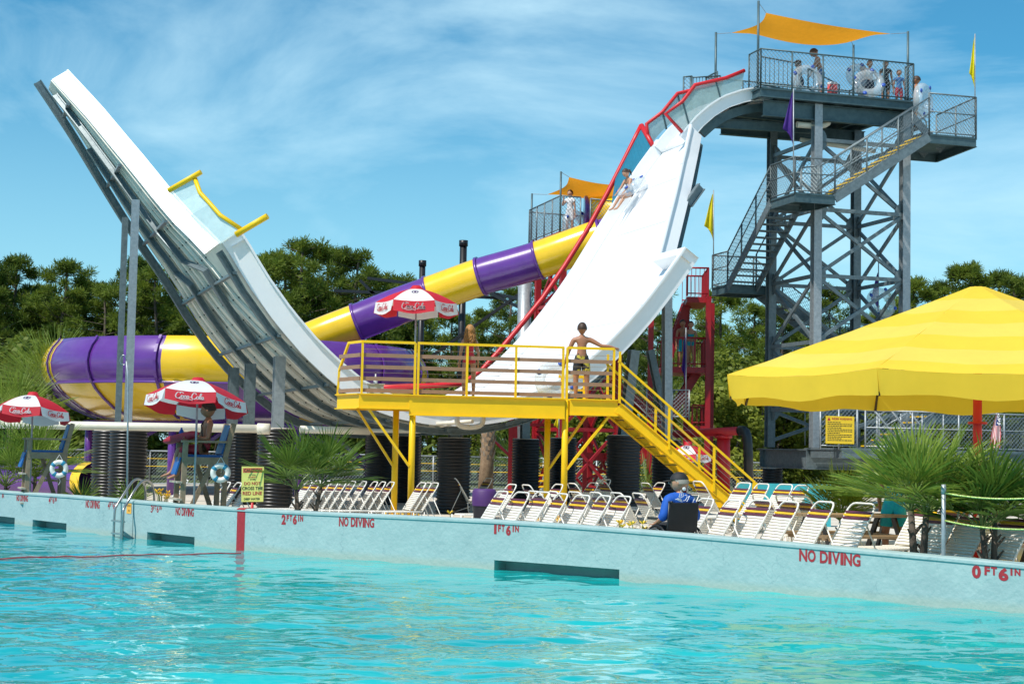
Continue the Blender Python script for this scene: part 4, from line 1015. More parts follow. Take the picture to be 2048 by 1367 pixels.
def bush_proto(name, H, W, seed, m_=None, nb=26, leaf=.10, trunk=True):
    random.seed(seed); t = empty(name, (0, -400, -50)); fo = MB(); tr = MB()
    for i in range(6):
        a = rnd(0, 6.28); e = V((cos(a)*W*.25, sin(a)*W*.25, H*rnd(.5, .8))); tr.tube([V((0, 0, 0)), e*.5+V((rnd(-.1, .1), 0, 0)), e], [.07, .05, .02], 6)
    blobs = []
    for i in range(nb):
        a = rnd(0, 6.28); f = rnd(0, 1)**.8; r_ = W*.5*sqrt(max(.05, 1-(f-.35)**2*1.7))*rnd(.35, .95); blobs.append((V((cos(a)*r_, sin(a)*r_, H*(.12+.8*f))), W*rnd(.10, .19)))
    for q, r_ in blobs:
        for k in range(int(120*(r_/.6)**1.3)+25):
            d = rdir(-.8); o = q+V((d.x, d.y, d.z*.85))*r_*rnd(.65, 1.05); n_ = (d+rdir()*.9).normalized(); s_ = n_.orthogonal().normalized()*leaf*rnd(.6, 1.2); u_ = n_.cross(s_)*rnd(.7, 1.2)
            fo.add([o-s_, o-u_*.6, o+s_, o+u_], [(0, 1, 2, 3)])
    tr.build('trunk', BARK, t, local=True); fo.build('crown', m_ or LEAF, t, local=True); t['H'] = H; return t
pines = [pine_proto('pine_tree', 13, 11), pine_proto('pine_tree', 13, 23, .25, .23, 70), pine_proto('pine_tree', 13, 37, .42, .19, 50), pine_proto('pine_tree', 13, 41, .12, .25, 90, 1.15), pine_proto('pine_tree', 13, 57, .30, .27, 62)]
bushes = [bush_proto('leafy_tree', 5.5, 5.0, 5, nb=34, leaf=.11), bush_proto('leafy_tree', 5.5, 4.2, 9, nb=28, leaf=.12), bush_proto('leafy_tree', 7, 4.6, 15, nb=40, leaf=.12)]
kids_index()
ORD = ['first','second','third','fourth','fifth','sixth','seventh','eighth','ninth','tenth','eleventh','twelfth','thirteenth','fourteenth','fifteenth','sixteenth','seventeenth','eighteenth','nineteenth','twentieth','twenty first','twenty second','twenty third','twenty fourth','twenty fifth','twenty sixth','twenty seventh','twenty eighth','twenty ninth','thirtieth']
used_proto = set()
def place(proto, loc, rz, label, cat, group, H=None, wf=1.0):
    s = (H/proto['H']) if H else 1.0; sc = (s*wf, s*wf, s)
    if proto.name in used_proto: o = clone(proto, loc, rz, label, sc=sc)
    else: used_proto.add(proto.name); o = proto; o.location = loc; o.rotation_euler = (0, 0, rz); o.scale = sc; o['label'] = label
    o['category'] = cat; o['group'] = group
    if 'H' in o.keys() and o is not proto: del o['H']
    return o
random.seed(99)
front = [(-45,505,84,1),(18,498,86,3),(70,555,88,0),(112,508,84,1),(165,545,87,3),(205,556,83,4),(262,498,86,3),(305,520,84,1),(352,540,88,0),(430,560,86,3),(520,505,88,1),(555,490,85,3),(598,466,84,4),(640,484,87,1),(697,486,84,4),(735,535,88,0),(778,538,86,3),(825,548,85,2),(893,610,84,2),(960,604,88,2),(1010,560,86,2),(1080,545,87,2),(1290,560,88,2),(1440,568,84,4),(1500,596,86,2),(1560,600,83,3),(1655,560,85,1),(1745,612,88,0),(1825,543,84,3),(1880,552,86,4)]
front2 = [(1940,540,85,3),(1992,556,88,1),(2040,566,84,4),(2095,550,86,3)]
def lab_pine(i, n, row): return 'tall dark green pine in the %s row behind the slides, %s from the left' % (row, ORD[i])
for i, (px, ty, Y, k) in enumerate(front):
    c = P(px, 900, Y); H = P(px, ty+14, Y).z-DECK
    place(pines[k], (c.x, c.y, DECK), rnd(0, 6.28), lab_pine(i, 0, 'front'), 'pine tree', 'pine trees in the front row of the tree line', H, rnd(1.0, 1.25) if k != 2 else 1.1)
for i, (px, ty, Y, k) in enumerate(front2):
    c = P(px, 900, Y); H = P(px, ty, Y).z-DECK+.3
    place(pines[k], (c.x, c.y, DECK), rnd(0, 6.28), ['bushy pine behind the peak of the big yellow umbrella', 'pine just right of the yellow umbrella peak', 'pine at the far right edge of the tree line', 'pine beyond the right edge of the big yellow umbrella'][i], 'pine tree', 'pine trees at the far right', H, 1.2)
for i, (px, ty, Y, k) in enumerate(((2190,555,88,1),(2290,550,86,3),(2400,560,90,4),(2520,555,88,1),(-150,520,86,1),(-260,530,88,3))):
    c = P(px, 900, Y); H = P(px, ty, Y).z-DECK
    place(pines[k], (c.x, c.y, DECK), rnd(0, 6.28), 'pine tree outside the photo beyond the %s edge' % ('right' if px > 0 else 'left'), 'pine tree', 'pine trees outside the photo', H, 1.3)
bx = [(-60,560),(0,545),(60,590),(130,560),(230,590),(300,560),(380,580),(470,570),(545,555),(625,545),(680,560),(760,590),(860,690),(940,690),(1040,650),(1130,620),(1230,600),(1330,600),(1410,610),(1475,640),(1590,640),(1700,630),(1790,590),(1860,590),(1920,580),(1975,590),(2025,590),(2090,590)]
for i, (px, ty) in enumerate(bx):
    Y = 100+rnd(-4, 6); c = P(px, 900, Y); H = P(px, ty+34, Y).z-DECK
    place(pines[[3, 1, 3, 4][i % 4]], (c.x, c.y, DECK), rnd(0, 6.28), lab_pine(i, 0, 'rear'), 'pine tree', 'pine trees in the rear row of the tree line', H, 1.3)
bu = [(20,672,66,0),(70,700,70,1),(120,690,73,0),(180,715,72,1),(245,700,74,2),(420,720,76,1),(560,705,76,0),(650,720,76,2),(760,760,75,1),(870,770,76,0),(985,790,74,1),(1060,780,76,0),(1170,770,74,1),(1280,760,74,0),(1440,765,66,1),(1472,700,70,2),(1520,742,68,0),(1566,760,70,1),(1610,770,70,0),(1660,765,71,1),(1730,760,72,0),(1800,770,72,2),(1870,765,73,1),(1940,770,72,0),(2010,765,72,1),(2070,760,72,0),(-30,690,70,2)]
for i, (px, ty, Y, k) in enumerate(bu):
    c = P(px, 900, Y); H = P(px, ty, Y).z-DECK
    place(bushes[k], (c.x, c.y, DECK), rnd(0, 6.28), 'yellow green leafy tree below the pines, %s from the left' % ORD[i], 'tree', 'leafy trees below the pines', H, rnd(1.1, 1.35))
# ================================================================ fan palms
def fan_leaf(b, o, d, pl, R_, nb, droop, col_=0):
    # petiole then a fan of narrow blades
    d = d.normalized(); hz = V((d.x, d.y, 0)); hz = hz.normalized() if hz.length > .05 else V((1, 0, 0))
    e = o+d*pl-Z3*droop*pl*.3; mid = o+d*pl*.5
    b.m = 1; b.tube([o, mid, e], [.014, .011, .008], 4, caps=False); b.m = 0
    d2 = (e-mid).normalized(); side = d2.cross(Z3); side = side.normalized() if side.length > .1 else V((1, 0, 0)); up_ = side.cross(d2)
    for i in range(nb):
        a = (-1+2*i/(nb-1))*1.1; L = R_*(1-.25*(abs(a)/1.25)**2)*rnd(.85, 1.06)
        bd = (d2*cos(a)+side*sin(a)+up_*.12*rnd(0, 1)).normalized(); wv2 = (bd.cross(up_).normalized()+up_*rnd(-.9, .9)).normalized()*(.009+.009*rnd(0, 1))
        p1 = e+bd*L*.45; p2 = e+bd*L*.8-Z3*droop*L*.04; p3 = e+bd*L-Z3*droop*L*.11
        b.add([e, p1-wv2, p1+wv2, p2-wv2*.7, p2+wv2*.7, p3], [(0, 1, 2), (1, 3, 4, 2), (3, 5, 4)])
def palm(name, loc, h_crown, R_, nf, label, seed, lo=.42, hi=1.0, nb=22, trunk_r=.06, stems=1, cat='palm', group=None, m_=None, pl=(.35, .75), lean=0):
    random.seed(seed); e = empty(name, loc, label, cat, group); L0 = V(loc)
    tb = MB(); fb = MB()
    for s_ in range(stems):
        off = V((rnd(-.12, .12)*(stems > 1), rnd(-.1, .1)*(stems > 1), 0)); c = L0+off+V((off.x*1.5+lean, off.y*1.5, h_crown*rnd(.85, 1)))
        if h_crown > .05: tb.tube([L0+off, (L0+off).lerp(c, .5), c], [trunk_r, trunk_r*.85, trunk_r*.7], 8)
        for k in range(10 if h_crown > .15 else 0):   # old leaf boots
            a = rnd(0, 6.28); z = rnd(.0, .8); q = (L0+off).lerp(c, z); dv = V((cos(a), sin(a), 1.2)).normalized(); tb.tube([q, q+dv*rnd(.10, .22)], [.025, .012], 4)
        for i in range(nf//stems):
            a = i*2.399+rnd(-.3, .3); zz = lo+(hi-lo)*((i+.5)/(nf//stems)); hr = sqrt(max(.02, 1-min(zz, .99)**2)); d = V((cos(a)*hr, sin(a)*hr, zz))
            fan_leaf(fb, c, d, R_*rnd(*pl), R_*rnd(.75, 1.05), nb, .9-.55*max(0, zz))
    if tb.f: tb.build('trunk', BARK, e)
    fb.build('fronds', [m_ or PALM, leafstem], e); return e
leafstem = mat('palm_stem', (.14, .20, .05), .5, 0, var=.2)
def on_deck(px, y, z=DECK): return PZ(px, y, z)
def behind(px, off):
    p, t, z = wall_at(px, off); return V((p.x, p.y, DECK))
q = behind(607, 1.3); palm('palmetto', q, .95, .92, 24, 'spiky green palmetto beside the caution sign', 3, nb=26, stems=2, trunk_r=.05)
q = behind(1838, 1.3); palm('palmetto', q, 1.05, 1.02, 30, 'large green palmetto left of the rope post', 4, nb=28, stems=2, trunk_r=.06)
q = behind(1984, 1.3); palm('palmetto', q, .85, .90, 26, 'green palmetto right of the rope post', 5, nb=26, stems=2, trunk_r=.05)
q = behind(2075, 1.6); palm('palmetto', q, .8, .85, 14, 'palmetto cut by the right edge of the photo', 15, nb=22, stems=1, trunk_r=.05)
q = P(1682, 1000, 27.5); q.z = DECK; palm('palmetto', q, .60, .72, 18, 'yellowish palmetto left of the largest palmetto', 6, nb=22, trunk_r=.05)
q = behind(160, 1.2); palm('yucca_plant', q, .34, .62, 20, 'small spiky plant behind the wall right of the left lifeguard chair', 7, lo=.05, nb=9, pl=(.05, .12), cat='plant')
q = behind(262, 1.4); palm('yucca_plant', q, .42, .68, 20, 'small spiky plant behind the pool ladder', 8, lo=.05, nb=9, pl=(.05, .12), cat='plant')
q = P(70, 960, 38.5); q.z = DECK; palm('palmetto', q, .9, 1.25, 22, 'broad palmetto behind the left lifeguard chair', 9, nb=24)
q = P(12, 960, 38); q.z = DECK; palm('palmetto', q, .6, 1.2, 20, 'palmetto at the left edge of the photo', 10, nb=24)
q = P(95, 900, 55); q.z = DECK; palm('palm_tree', q, 3.3, 1.9, 26, 'taller fan palm in front of the bowl rim at left', 11, nb=24, trunk_r=.16)
q = P(20, 900, 52); q.z = DECK; palm('palm_tree', q, 2.2, 1.7, 22, 'fan palm at the far left below the long pipe', 12, nb=24, trunk_r=.16)
q = P(1030, 960, 63); q.z = DECK; palm('palmetto', q, .8, 1.5, 20, 'distant palmetto seen past the middle black pier', 13, nb=20)
q = P(1295, 950, 55); q.z = DECK; palm('reed_clump', q, .3, 1.9, 26, 'tall feathery reed clump between two black piers', 14, lo=.6, nb=7, pl=(.05, .2), cat='plant')
# cabbage palm trunk standing behind the slide
ct = P(970, 960, 52); ct.z = DECK; e = empty('cabbage_palm', ct, 'palm trunk with ragged leaf bases standing behind the middle pier', 'palm')
PTR = mat('palm_trunk', (.17, .105, .06), .9, 0, scale=8, c2=(.34, .24, .15), bump=.5, bscale=30)
b = MB(); b.tube([ct, ct+V((.05, 0, 1.2)), ct+V((.12, 0, 3.3))], [.26, .22, .20], 16)
b.build('trunk', PTR, e); b = MB(); random.seed(3)
for i in range(90):
    a = i*2.399; z = 1.25+i*.022; c = ct+V((.04+z*.02, 0, z)); dv = V((cos(a), sin(a), 0)); q = c+dv*.18; s_ = V((-dv.y, dv.x, 0))*.06
    b.add([q-s_-Z3*.05, q+s_-Z3*.05, q+s_*.5+dv*.10+Z3*.20, q-s_*.5+dv*.10+Z3*.20, q-Z3*.08+dv*.04], [(0, 1, 2, 3), (0, 4, 1)])
b.build('leaf_bases', mat('leaf_base', (.33, .25, .18), .9, c2=(.5, .42, .34), scale=10), e)
# lilies
LILY = mat('lily_yellow', (.85, .55, .03), .6, 0, var=.1)
def lily(px, off, n_, h, label, seed):
    random.seed(seed); q = behind(px, off); e = empty('lily_plant', q, label, 'flowers'); s = MB(); f = MB()
    for i in range(n_*5): a = rnd(0, 6.28); L = rnd(.3, .75)*h; d = V((cos(a)*.35, sin(a)*.35, 1)); m_ = q+d*L*.6; s.add([q+V((.012, 0, 0)), q-V((.012, 0, 0)), m_-V((.01, 0, 0)), m_+V((.01, 0, 0)), q+d*L+V((cos(a), sin(a), -.4))*.08], [(0, 1, 2, 3), (3, 2, 4)])
    for i in range(n_):
        a = rnd(0, 6.28); t = q+V((cos(a)*.16*h, sin(a)*.16*h, h*rnd(.75, 1))); s.tube([q, t], .006, 4, caps=False)
        for k in range(6):
            b_ = k*pi/3+rnd(0, .3); d = V((cos(b_), sin(b_), .8)).normalized(); o = V((-sin(b_), cos(b_), 0))*.018; f.add([t, t+d*.05-o, t+d*.10, t+d*.05+o], [(0, 1, 2, 3)])
    s.build('stems', leafstem, e); f.build('blossoms', LILY, e)
lily(322, .5, 14, .75, 'clump of pale yellow lilies beside the pool ladder rails', 1)
lily(1252, .35, 5, .62, 'yellow lilies by the wall left of the wheelchair, left stalk', 2); lily(1276, .35, 4, .62, 'yellow lilies by the wall left of the wheelchair, right stalk', 3)
lily(914, .5, 1, .75, 'single orange lily bud in front of the middle pier', 4); lily(1316, .3, 1, .5, 'low yellow lily against the left wheel of the wheelchair', 5)
# ================================================================ painted writing on the wall
def text_mesh(body, scx=1.0, off=.0):
    cu = bpy.data.curves.new('t', 'FONT'); cu.body = body; cu.size = 1; cu.offset = off; cu.resolution_u = 3; cu.fill_mode = 'FRONT'
    ob = bpy.data.objects.new('t', cu); col.objects.link(ob); bpy.context.view_layer.update()
    me = bpy.data.meshes.new_from_object(ob.evaluated_get(bpy.context.evaluated_depsgraph_get())); vs = [v.co.copy() for v in me.vertices]; fs = [tuple(p.vertices) for p in me.polygons]
    bpy.data.objects.remove(ob); bpy.data.curves.remove(cu); bpy.data.meshes.remove(me)
    x0 = min(v.x for v in vs); x1 = max(v.x for v in vs); y0 = min(v.y for v in vs); y1 = max(v.y for v in vs)
    return [((v.x-x0)/(x1-x0), (v.y-y0)/(y1-y0)) for v in vs], fs
TXT = {}
def tmesh(body, off=.02):
    if (body, off) not in TXT: TXT[(body, off)] = text_mesh(body, 1, off)
    return TXT[(body, off)]
def wall_text(b, body, xl, xr, yt, yb, off=.02, xref=None):
    uv, fs = tmesh(body, off); s0, s1 = s_of(xl), s_of(xr); xq = xref or xl; p, nn, zt_ = ws(s_of(xq)); zT = min(-.062, P(xq, yt, p.y).z-zt_); zB = P(xq, yb, p.y).z-zt_; vs = []
    for u, v in uv:
        p, nn, zz = ws(s0+(s1-s0)*u); vs.append(p-nn*.004+Z3*(zz+zB+(zT-zB)*v))
    b.add(vs, fs)
def stencil(b, body, xl, xr, yt, yb):    # letters one by one, condensed like a stencil
    xl0 = xl; wd = {'I': .38, ' ': .40}; tot = sum(wd.get(c, 1)+.06 for c in body)-.06; x = 0
    for c in body:
        w_ = wd.get(c, 1)
        if c != ' ': wall_text(b, c, xl+(xr-xl)*x/tot, xl+(xr-xl)*(x+w_)/tot, yt, yb, .035 if xr-xl > 5 else .015, xl0)
        x += w_+.06
for (xl, xr, yt, yb) in ((31,54,987,1001),(170,198,997,1014.5),(350.5,387,1011.5,1029.5),(678,748.5,1030.5,1051.5),(1599,1721.5,1094,1121)):
    b = MB(); stencil(b, 'NO DIVING', xl, xr, yt, yb); tag(b.build('painted_words', REDM, wr), 'red stencilled NO DIVING')
marks = [[('0',1944,1962,1127,1155),('F',1969,1980,1130,1149),('T',1982,1994,1130.5,1149),('6',1997,2017,1132,1160),('I',2021,2025,1132,1150),('N',2029,2041,1132,1150)],
 [('1',988.5,993.5,1046,1067),('F',996.5,1002,1048,1062.5),('T',1003.5,1009.5,1048,1062.5),('6',1012.5,1022,1048.5,1070),('I',1025.6,1028,1049.5,1063),('N',1030.5,1038,1049.5,1063)],
 [('2',563,571.5,1028,1048),('F',573,577.5,1029,1041),('T',579,584,1029,1041),('6',585.6,593.7,1028.5,1048),('I',596.2,598,1029,1042),('N',600,606,1029,1042)],
 [('3',300.7,304.6,1008,1024),('F',305.6,308.2,1008,1019),('T',308.8,312,1008,1019),('6',312.5,316.5,1008.5,1024),('I',317.8,318.8,1009,1019),('N',319.6,322.5,1009,1019)],
 [('4',214.6,218.2,1002,1017.5),('F',219,221.5,1002,1012),('T',222,225,1002,1012),('6',225.2,229,1002.5,1017.5),('I',230,231,1003,1013),('N',231.8,234,1003,1013)],
 [('4',95.6,99.2,992,1006),('F',99.8,101.6,992,1001),('T',101.9,103.6,992,1001),('6',103.8,107,993,1006),('I',108,108.8,993,1002),('N',109.4,111.8,993,1002)],
 [('I',2,3,986,995),('N',3.6,5.5,986,995)]]
for mk in marks:
    b = MB()
    for c, xl, xr, yt, yb in mk: wall_text(b, c, xl, xr, yt, yb, .05 if xr-xl > 4 else .02)
    tag(b.build('depth_mark', REDM, wr), 'red stencilled depth mark starting with '+mk[0][0])
def wall_patch(name, xl, xr, dz0, dz1, m_, d=.004, n_=4, top=False):   # dz measured down from the wall top
    b = MB(); s0, s1 = s_of(xl), s_of(xr)
    for i in range(n_):
        a, c = s0+(s1-s0)*i/n_, s0+(s1-s0)*(i+1)/n_; (p0, n0, z0), (p1, n1_, z1) = ws(a), ws(c)
        b.quad(p0-n0*d+Z3*(z0-dz1), p1-n1_*d+Z3*(z1-dz1), p1-n1_*d+Z3*(z1-dz0), p0-n0*d+Z3*(z0-dz0))
        if top:
            b.quad(p0-n0*d+Z3*(z0-dz0), p1-n1_*d+Z3*(z1-dz0), p1-n1_*(.016+d)+Z3*(z1-.018), p0-n0*(.016+d)+Z3*(z0-.018)); b.quad(p0-n0*(.016+d)+Z3*(z0-.018), p1-n1_*(.016+d)+Z3*(z1-.018), p1+n1_*.03+Z3*(z1+d), p0+n0*.03+Z3*(z0+d)); b.quad(p0+n0*.03+Z3*(z0+d), p1+n1_*.03+Z3*(z1+d), p1+n1_*.29+Z3*(z1+d), p0+n0*.29+Z3*(z0+d))
    return b.build(name, m_, wr)
wall_patch('red_line', 474, 490, .058, 1.3, REDM, top=True)
GROOVE = mat('dark_joint', (.10, .17, .18), .8)
wall_patch('expansion_joint', 247.4, 248.2, .058, .95, GROOVE, n_=1); wall_patch('expansion_joint', 265.2, 266.2, .058, .95, GROOVE, n_=1)
wall_patch('notice', 252.5, 262, .06, .26, mat('orange_notice', (.85, .42, .06), .6, 0, var=.05), .006, 1)
b = MB(); wall_text(b, 'LIFEGUARD', 254, 261, 1008, 1012, 0); wall_text(b, 'ONLY', 256, 260, 1018, 1022, 0)
b.v = [v+V((-.006, -.006, 0)) for v in b.v]; b.build('notice_words', BLK, wr)
# pool ladder
lad = empty('pool_ladder', behind(240, -.15), 'stainless steel pool ladder with curved handrails against the aqua wall', 'ladder')
yw = wall_at(236)[0].y
for pts in ([(226.5,1084,-.2),(228,1050,-.2),(230,1018,-.2),(238,1003,-.12),(250,984,.02),(262,966,.2),(272,958,.4),(282,959,.6),(288.5,968,.8),(291,985,.9),(291.5,1010,.95)], [(242.5,1086,-.75),(244.5,1050,-.75),(247,1020,-.75),(254,1006,-.6),(268,982,-.45),(280,966,-.25),(290,960,-.05),(299,962,.15),(305,971,.3),(308,985,.4),(308.5,1012,.45)]):
    b = MB(); b.tube(catmull([P(x, y, yw+d) for x, y, d in pts], 3), .024, 10); b.build('handrail', STEEL, lad)
for y in (1041, 1066, 1078): b = MB(); b.beam(P(226.5, y-1, yw-.2), P(246, y+2, yw-.75), .09, .03); b.build('rung', STEEL, lad)
# floating red line
b = MB(); A = PZ(482, 1106, .0); B = PZ(-60, 1117, .0); pts = [A.lerp(B, k/60) for k in range(61)]; b.tube([p+Z3*(.006+wave(p.x, p.y)) for p in pts], .009, 5)
tag(b.build('floating_rope', RED), 'thin red rope floating across the pool from the red wall stripe', 'rope')
# long handled pole with loop standing by the pool
q = P(256, 1000, 31.8); e = empty('rescue_pole', V((q.x, q.y, DECK)), 'thin tall pale rescue pole with a loop at its top behind the ladder', 'pole')
b = MB(); b.tube([V((q.x, q.y, DECK)), P(255.5, 850, 31.8), P(256.5, 760, 31.8), P(253, 722, 31.8)], .018, 8); b.build('shaft', GALVL, e)
b = MB(); lp = [(253,722),(251,712),(247,709),(242,713),(239.5,721),(242,728),(248,729),(253,725)]; b.tube([P(x, y, 31.8) for x, y in lp], .009, 6); b.build('loop', STEEL, e)
# rope post
q = behind(1887, .25); e = empty('rope_post', q, 'grey metal post with two yellow green ropes by the palmettos', 'post')
b = MB(); t = P(1886, 968, q.y); b.tube([q, V((q.x, q.y, t.z))], .028, 10); b.tube([V((q.x, q.y, t.z-.12)), V((q.x, q.y, t.z-.02))], .033, 10); b.build('post', GALVL, e)
RP = mat('yellow_green_rope', (.30, .45, .05), .8, 0, c2=(.75, .78, .35), scale=60, thr=(.45, .55))
for y0, y1 in ((985, 992), (1040, 1056)):
    a = P(1888, y0, q.y); c = P(2100, y1, 18.6); b = MB(); b.tube([a.lerp(c, k/10)-Z3*.05*4*(k/10)*(1-k/10) for k in range(11)], .011, 6); b.build('rope', RP, e)
# caution sign
sg = P(505, 970, wall_at(505)[0].y+.25); e = empty('caution_sign', V((sg.x, sg.y, DECK)), 'yellow caution sign about the red line standing behind the pool wall', 'sign')
Ys = sg.y; c4 = [P(482.5, 1003, Ys), P(526.5, 1002.5, Ys), P(528, 933, Ys), P(483.5, 932, Ys)]
b = MB(); nn = (c4[1]-c4[0]).cross(c4[3]-c4[0]).normalized(); b.plate(c4, -nn, .01); b.build('panel', mat('sign_yellow', (.74, .64, .16), .5, 0, var=.05), e)
b = MB(); b.tube([V((sg.x, sg.y+.03, DECK)), V((sg.x, sg.y+.03, P(505, 995, Ys).z))], .025, 8); b.build('post', RED, e)
def plane_text(b, body, c4, u0, u1, v0, v1, nn, off=.02, d=.004):
    uv, fs = tmesh(body, off); O, X, Y_ = c4[0], c4[1]-c4[0], c4[3]-c4[0]
    b.add([O+X*(u0+(u1-u0)*u)+Y_*(v0+(v1-v0)*v)+nn*d for u, v in uv], fs)
RDT = mat('sign_red', (.45, .02, .03), .6)
b = MB(); b.quad(*[c4[0]+(c4[1]-c4[0])*u+(c4[3]-c4[0])*v+nn*.002 for u, v in ((.06, .82), (.94, .82), (.94, .95), (.06, .95))]); b.build('heading_band', mat('sign_orange', (.62, .13, .05), .6), e)
bt = MB(); br_ = MB()
for body, u0, u1, v0, v1, t in (('CAUTION', .10, .90, .84, .93, bt), ('IF YOU', .35, .65, .735, .775, bt), ('CANNOT', .30, .70, .675, .715, br_), ('SWIM', .38, .62, .61, .65, bt), ('DO NOT', .12, .88, .47, .56, br_), ('CROSS THE', .03, .97, .335, .425, bt), ('RED LINE', .06, .94, .19, .29, br_), ('DEEP WATER', .12, .85, .05, .11, bt)):
    plane_text(t, body, c4, u0, u1, v0, v1, nn)
bt.build('black_words', BLK, e); br_.build('red_words', RDT, e)
# ================================================================ red and white umbrellas
UR = mat('umbrella_red', (.62, .012, .03), .6, 0, var=.06, trans=.25); UW = mat('umbrella_white', (.80, .79, .78), .6, 0, var=.03, trans=.25); INK = mat('umbrella_print', (.05, .02, .10), .7)
STK = {  # script strokes in a unit box about 3.3 wide, 1 high
 'logo': [[(.62,.78),(.55,.95),(.35,.98),(.15,.7),(.08,.35),(.2,.08),(.42,.05),(.6,.25)],[(.35,.98),(.7,1.0),(.95,.85)],
  [(.86,.5),(.74,.48),(.68,.25),(.76,.08),(.88,.12),(.93,.34),(.86,.5),(.98,.42)],
  [(1.2,.42),(1.12,.5),(1.02,.4),(1.0,.2),(1.08,.08),(1.22,.18)],
  [(1.5,.44),(1.38,.5),(1.28,.35),(1.28,.14),(1.38,.08),(1.5,.4),(1.47,.14),(1.56,.08)],[(1.6,.3),(1.76,.32)],
  [(2.3,.78),(2.24,.95),(2.05,.98),(1.88,.7),(1.82,.35),(1.92,.08),(2.12,.05),(2.28,.25)],
  [(2.5,.5),(2.4,.48),(2.34,.25),(2.42,.08),(2.54,.12),(2.58,.34),(2.5,.5)],
  [(2.62,.2),(2.78,.9),(2.86,.98),(2.84,.8),(2.7,.3),(2.72,.08),(2.82,.12)],
  [(3.08,.44),(2.96,.5),(2.88,.35),(2.88,.14),(2.98,.08),(3.08,.4),(3.06,.14),(3.18,.1)],[(.45,.0),(.9,-.12),(1.5,-.06),(1.9,-.12)]]}
def strokes(b, key, O, X, Y_, n_, th=.075, d=.006):
    for s_ in STK[key]:
        pts = [V((x, y, 0)) for x, y in s_]; pts = catmull(pts, 3) if len(pts) > 2 else pts
        def mp_(p): return O+X*(p.x/3.3)+Y_*p.y+n_*d
        for a, c in zip(pts[:-1], pts[1:]):
            t = (c-a); 
            if t.length < 1e-6: continue
            k = V((-t.y, t.x, 0)).normalized()*th*(.5+.35*abs(t.normalized().y)); e_ = t.normalized()*th*.25
            b.add([mp_(a-k-e_), mp_(a+k-e_), mp_(c+k+e_), mp_(c-k+e_)], [(0, 1, 2, 3)])
def umbrella(label, foot, top, R_, rot, drop=.42, val=.25, tilt=(0, 0), group='red and white umbrellas with printed script'):
    e = empty('umbrella', foot, label, 'umbrella', group); T = V(top)
    b = MB(); b.tube([V(foot), T-Z3*.02], .02, 8); b.build('pole', GALVL, e)
    M = Matrix.Rotation(tilt[0], 3, 'X')@Matrix.Rotation(tilt[1], 3, 'Y')
    def pt(a, f, dz=0):                # f 0..1 from crown to eave
        poly = cos(pi/6)/cos(((a-rot+pi/6) % (pi/3))-pi/6) if False else 1; r_ = R_*f
        return T+M@V((cos(a)*r_, sin(a)*r_, -drop*(f**1.7)+dz))
    for i in range(6):
        a0 = rot+i*pi/3; a1 = a0+pi/3; mi = UW if i % 2 == 0 else UR; mv = UR if i % 2 == 0 else UW
        b = MB(); b.smooth = True; n_ = 6; rows = []
        for j in range(1, n_+1):
            f = .10+.90*(j/n_); A, B = pt(a0, f), pt(a1, f)
            for k in range(5): u = k/4; q = A.lerp(B, u); rows.append(q+Z3*(.03*sin(pi*u)*f*(-1 if j == n_ else .5)))
        b.add(rows, [(j*5+k, (j+1)*5+k, (j+1)*5+k+1, j*5+k+1) for j in range(n_-1) for k in range(4)]); b.build('panel', mi, e)
        b = MB(); A, B = pt(a0, 1), pt(a1, 1); out_ = (A+B)/2-T; out_.z = 0; out_.normalize(); rr = []
        for j in range(4):
            for k in range(7):
                u = k/6; q = A.lerp(B, u)+Z3*(-.03*sin(pi*u)*(1)); rr.append(q-Z3*val*(j/3)*(1-.12*cos(2*pi*u)*.6)+out_*(.05*(j/3)+.012*sin(u*9+i)*(j/3)))
        b.smooth = True; b.add(rr, [(j*7+k, (j+1)*7+k, (j+1)*7+k+1, j*7+k+1) for j in range(3) for k in range(6)]); vo = b.build('valance', mv, e)
        X = B-A
        if out_.y < .3:                 # print on the sides that can be seen
            O = A+X*.2-Z3*val*.80+out_*.05; X2 = X*.6
            if V((0, 0, 1)).cross(out_).dot(X2) < 0: O, X2 = O+X2, -X2
            b = MB(); strokes(b, 'logo', O, X2, Z3*val*.55, out_); b.build('script_print', UW if mv is UR else UR, vo)
            if i % 2 == 0:
                b = MB(); c_ = (pt(a0, .62)+pt(a1, .62))/2; c2_ = (pt(a0, .42)+pt(a1, .42))/2; ux = X.normalized(); uy = (c2_-c_).normalized(); nn_ = ux.cross(uy); nn_ = nn_ if nn_.z > 0 else -nn_
                for (x0, y0, x1, y1) in ((-.06,.10,.07,.13),(-.02,-.02,.02,.10),(-.06,-.03,.06,0),(-.08,.02,-.05,.10),(.04,.01,.08,.06)):
                    b.add([c_+ux*x+uy*y+nn_*.012 for x, y in ((x0, y0), (x1, y0), (x1, y1), (x0, y1))], [(0, 1, 2, 3)])
                b.build('crest_print', INK, e)
    b = MB(); b.smooth = True
    b.lathe([(0, .06), (.09, .05), (R_*.17, -.03), (R_*.20, -.08)], T+Z3*.02, 12); b.build('cap', UR, e)
    b = MB()
    for i in range(6): a0 = rot+i*pi/3; b.tube([T-Z3*.05, pt(a0, .5, -.02), pt(a0, 1, -.015)], .008, 4)
    b.build('ribs', GALVL, e)
    return e
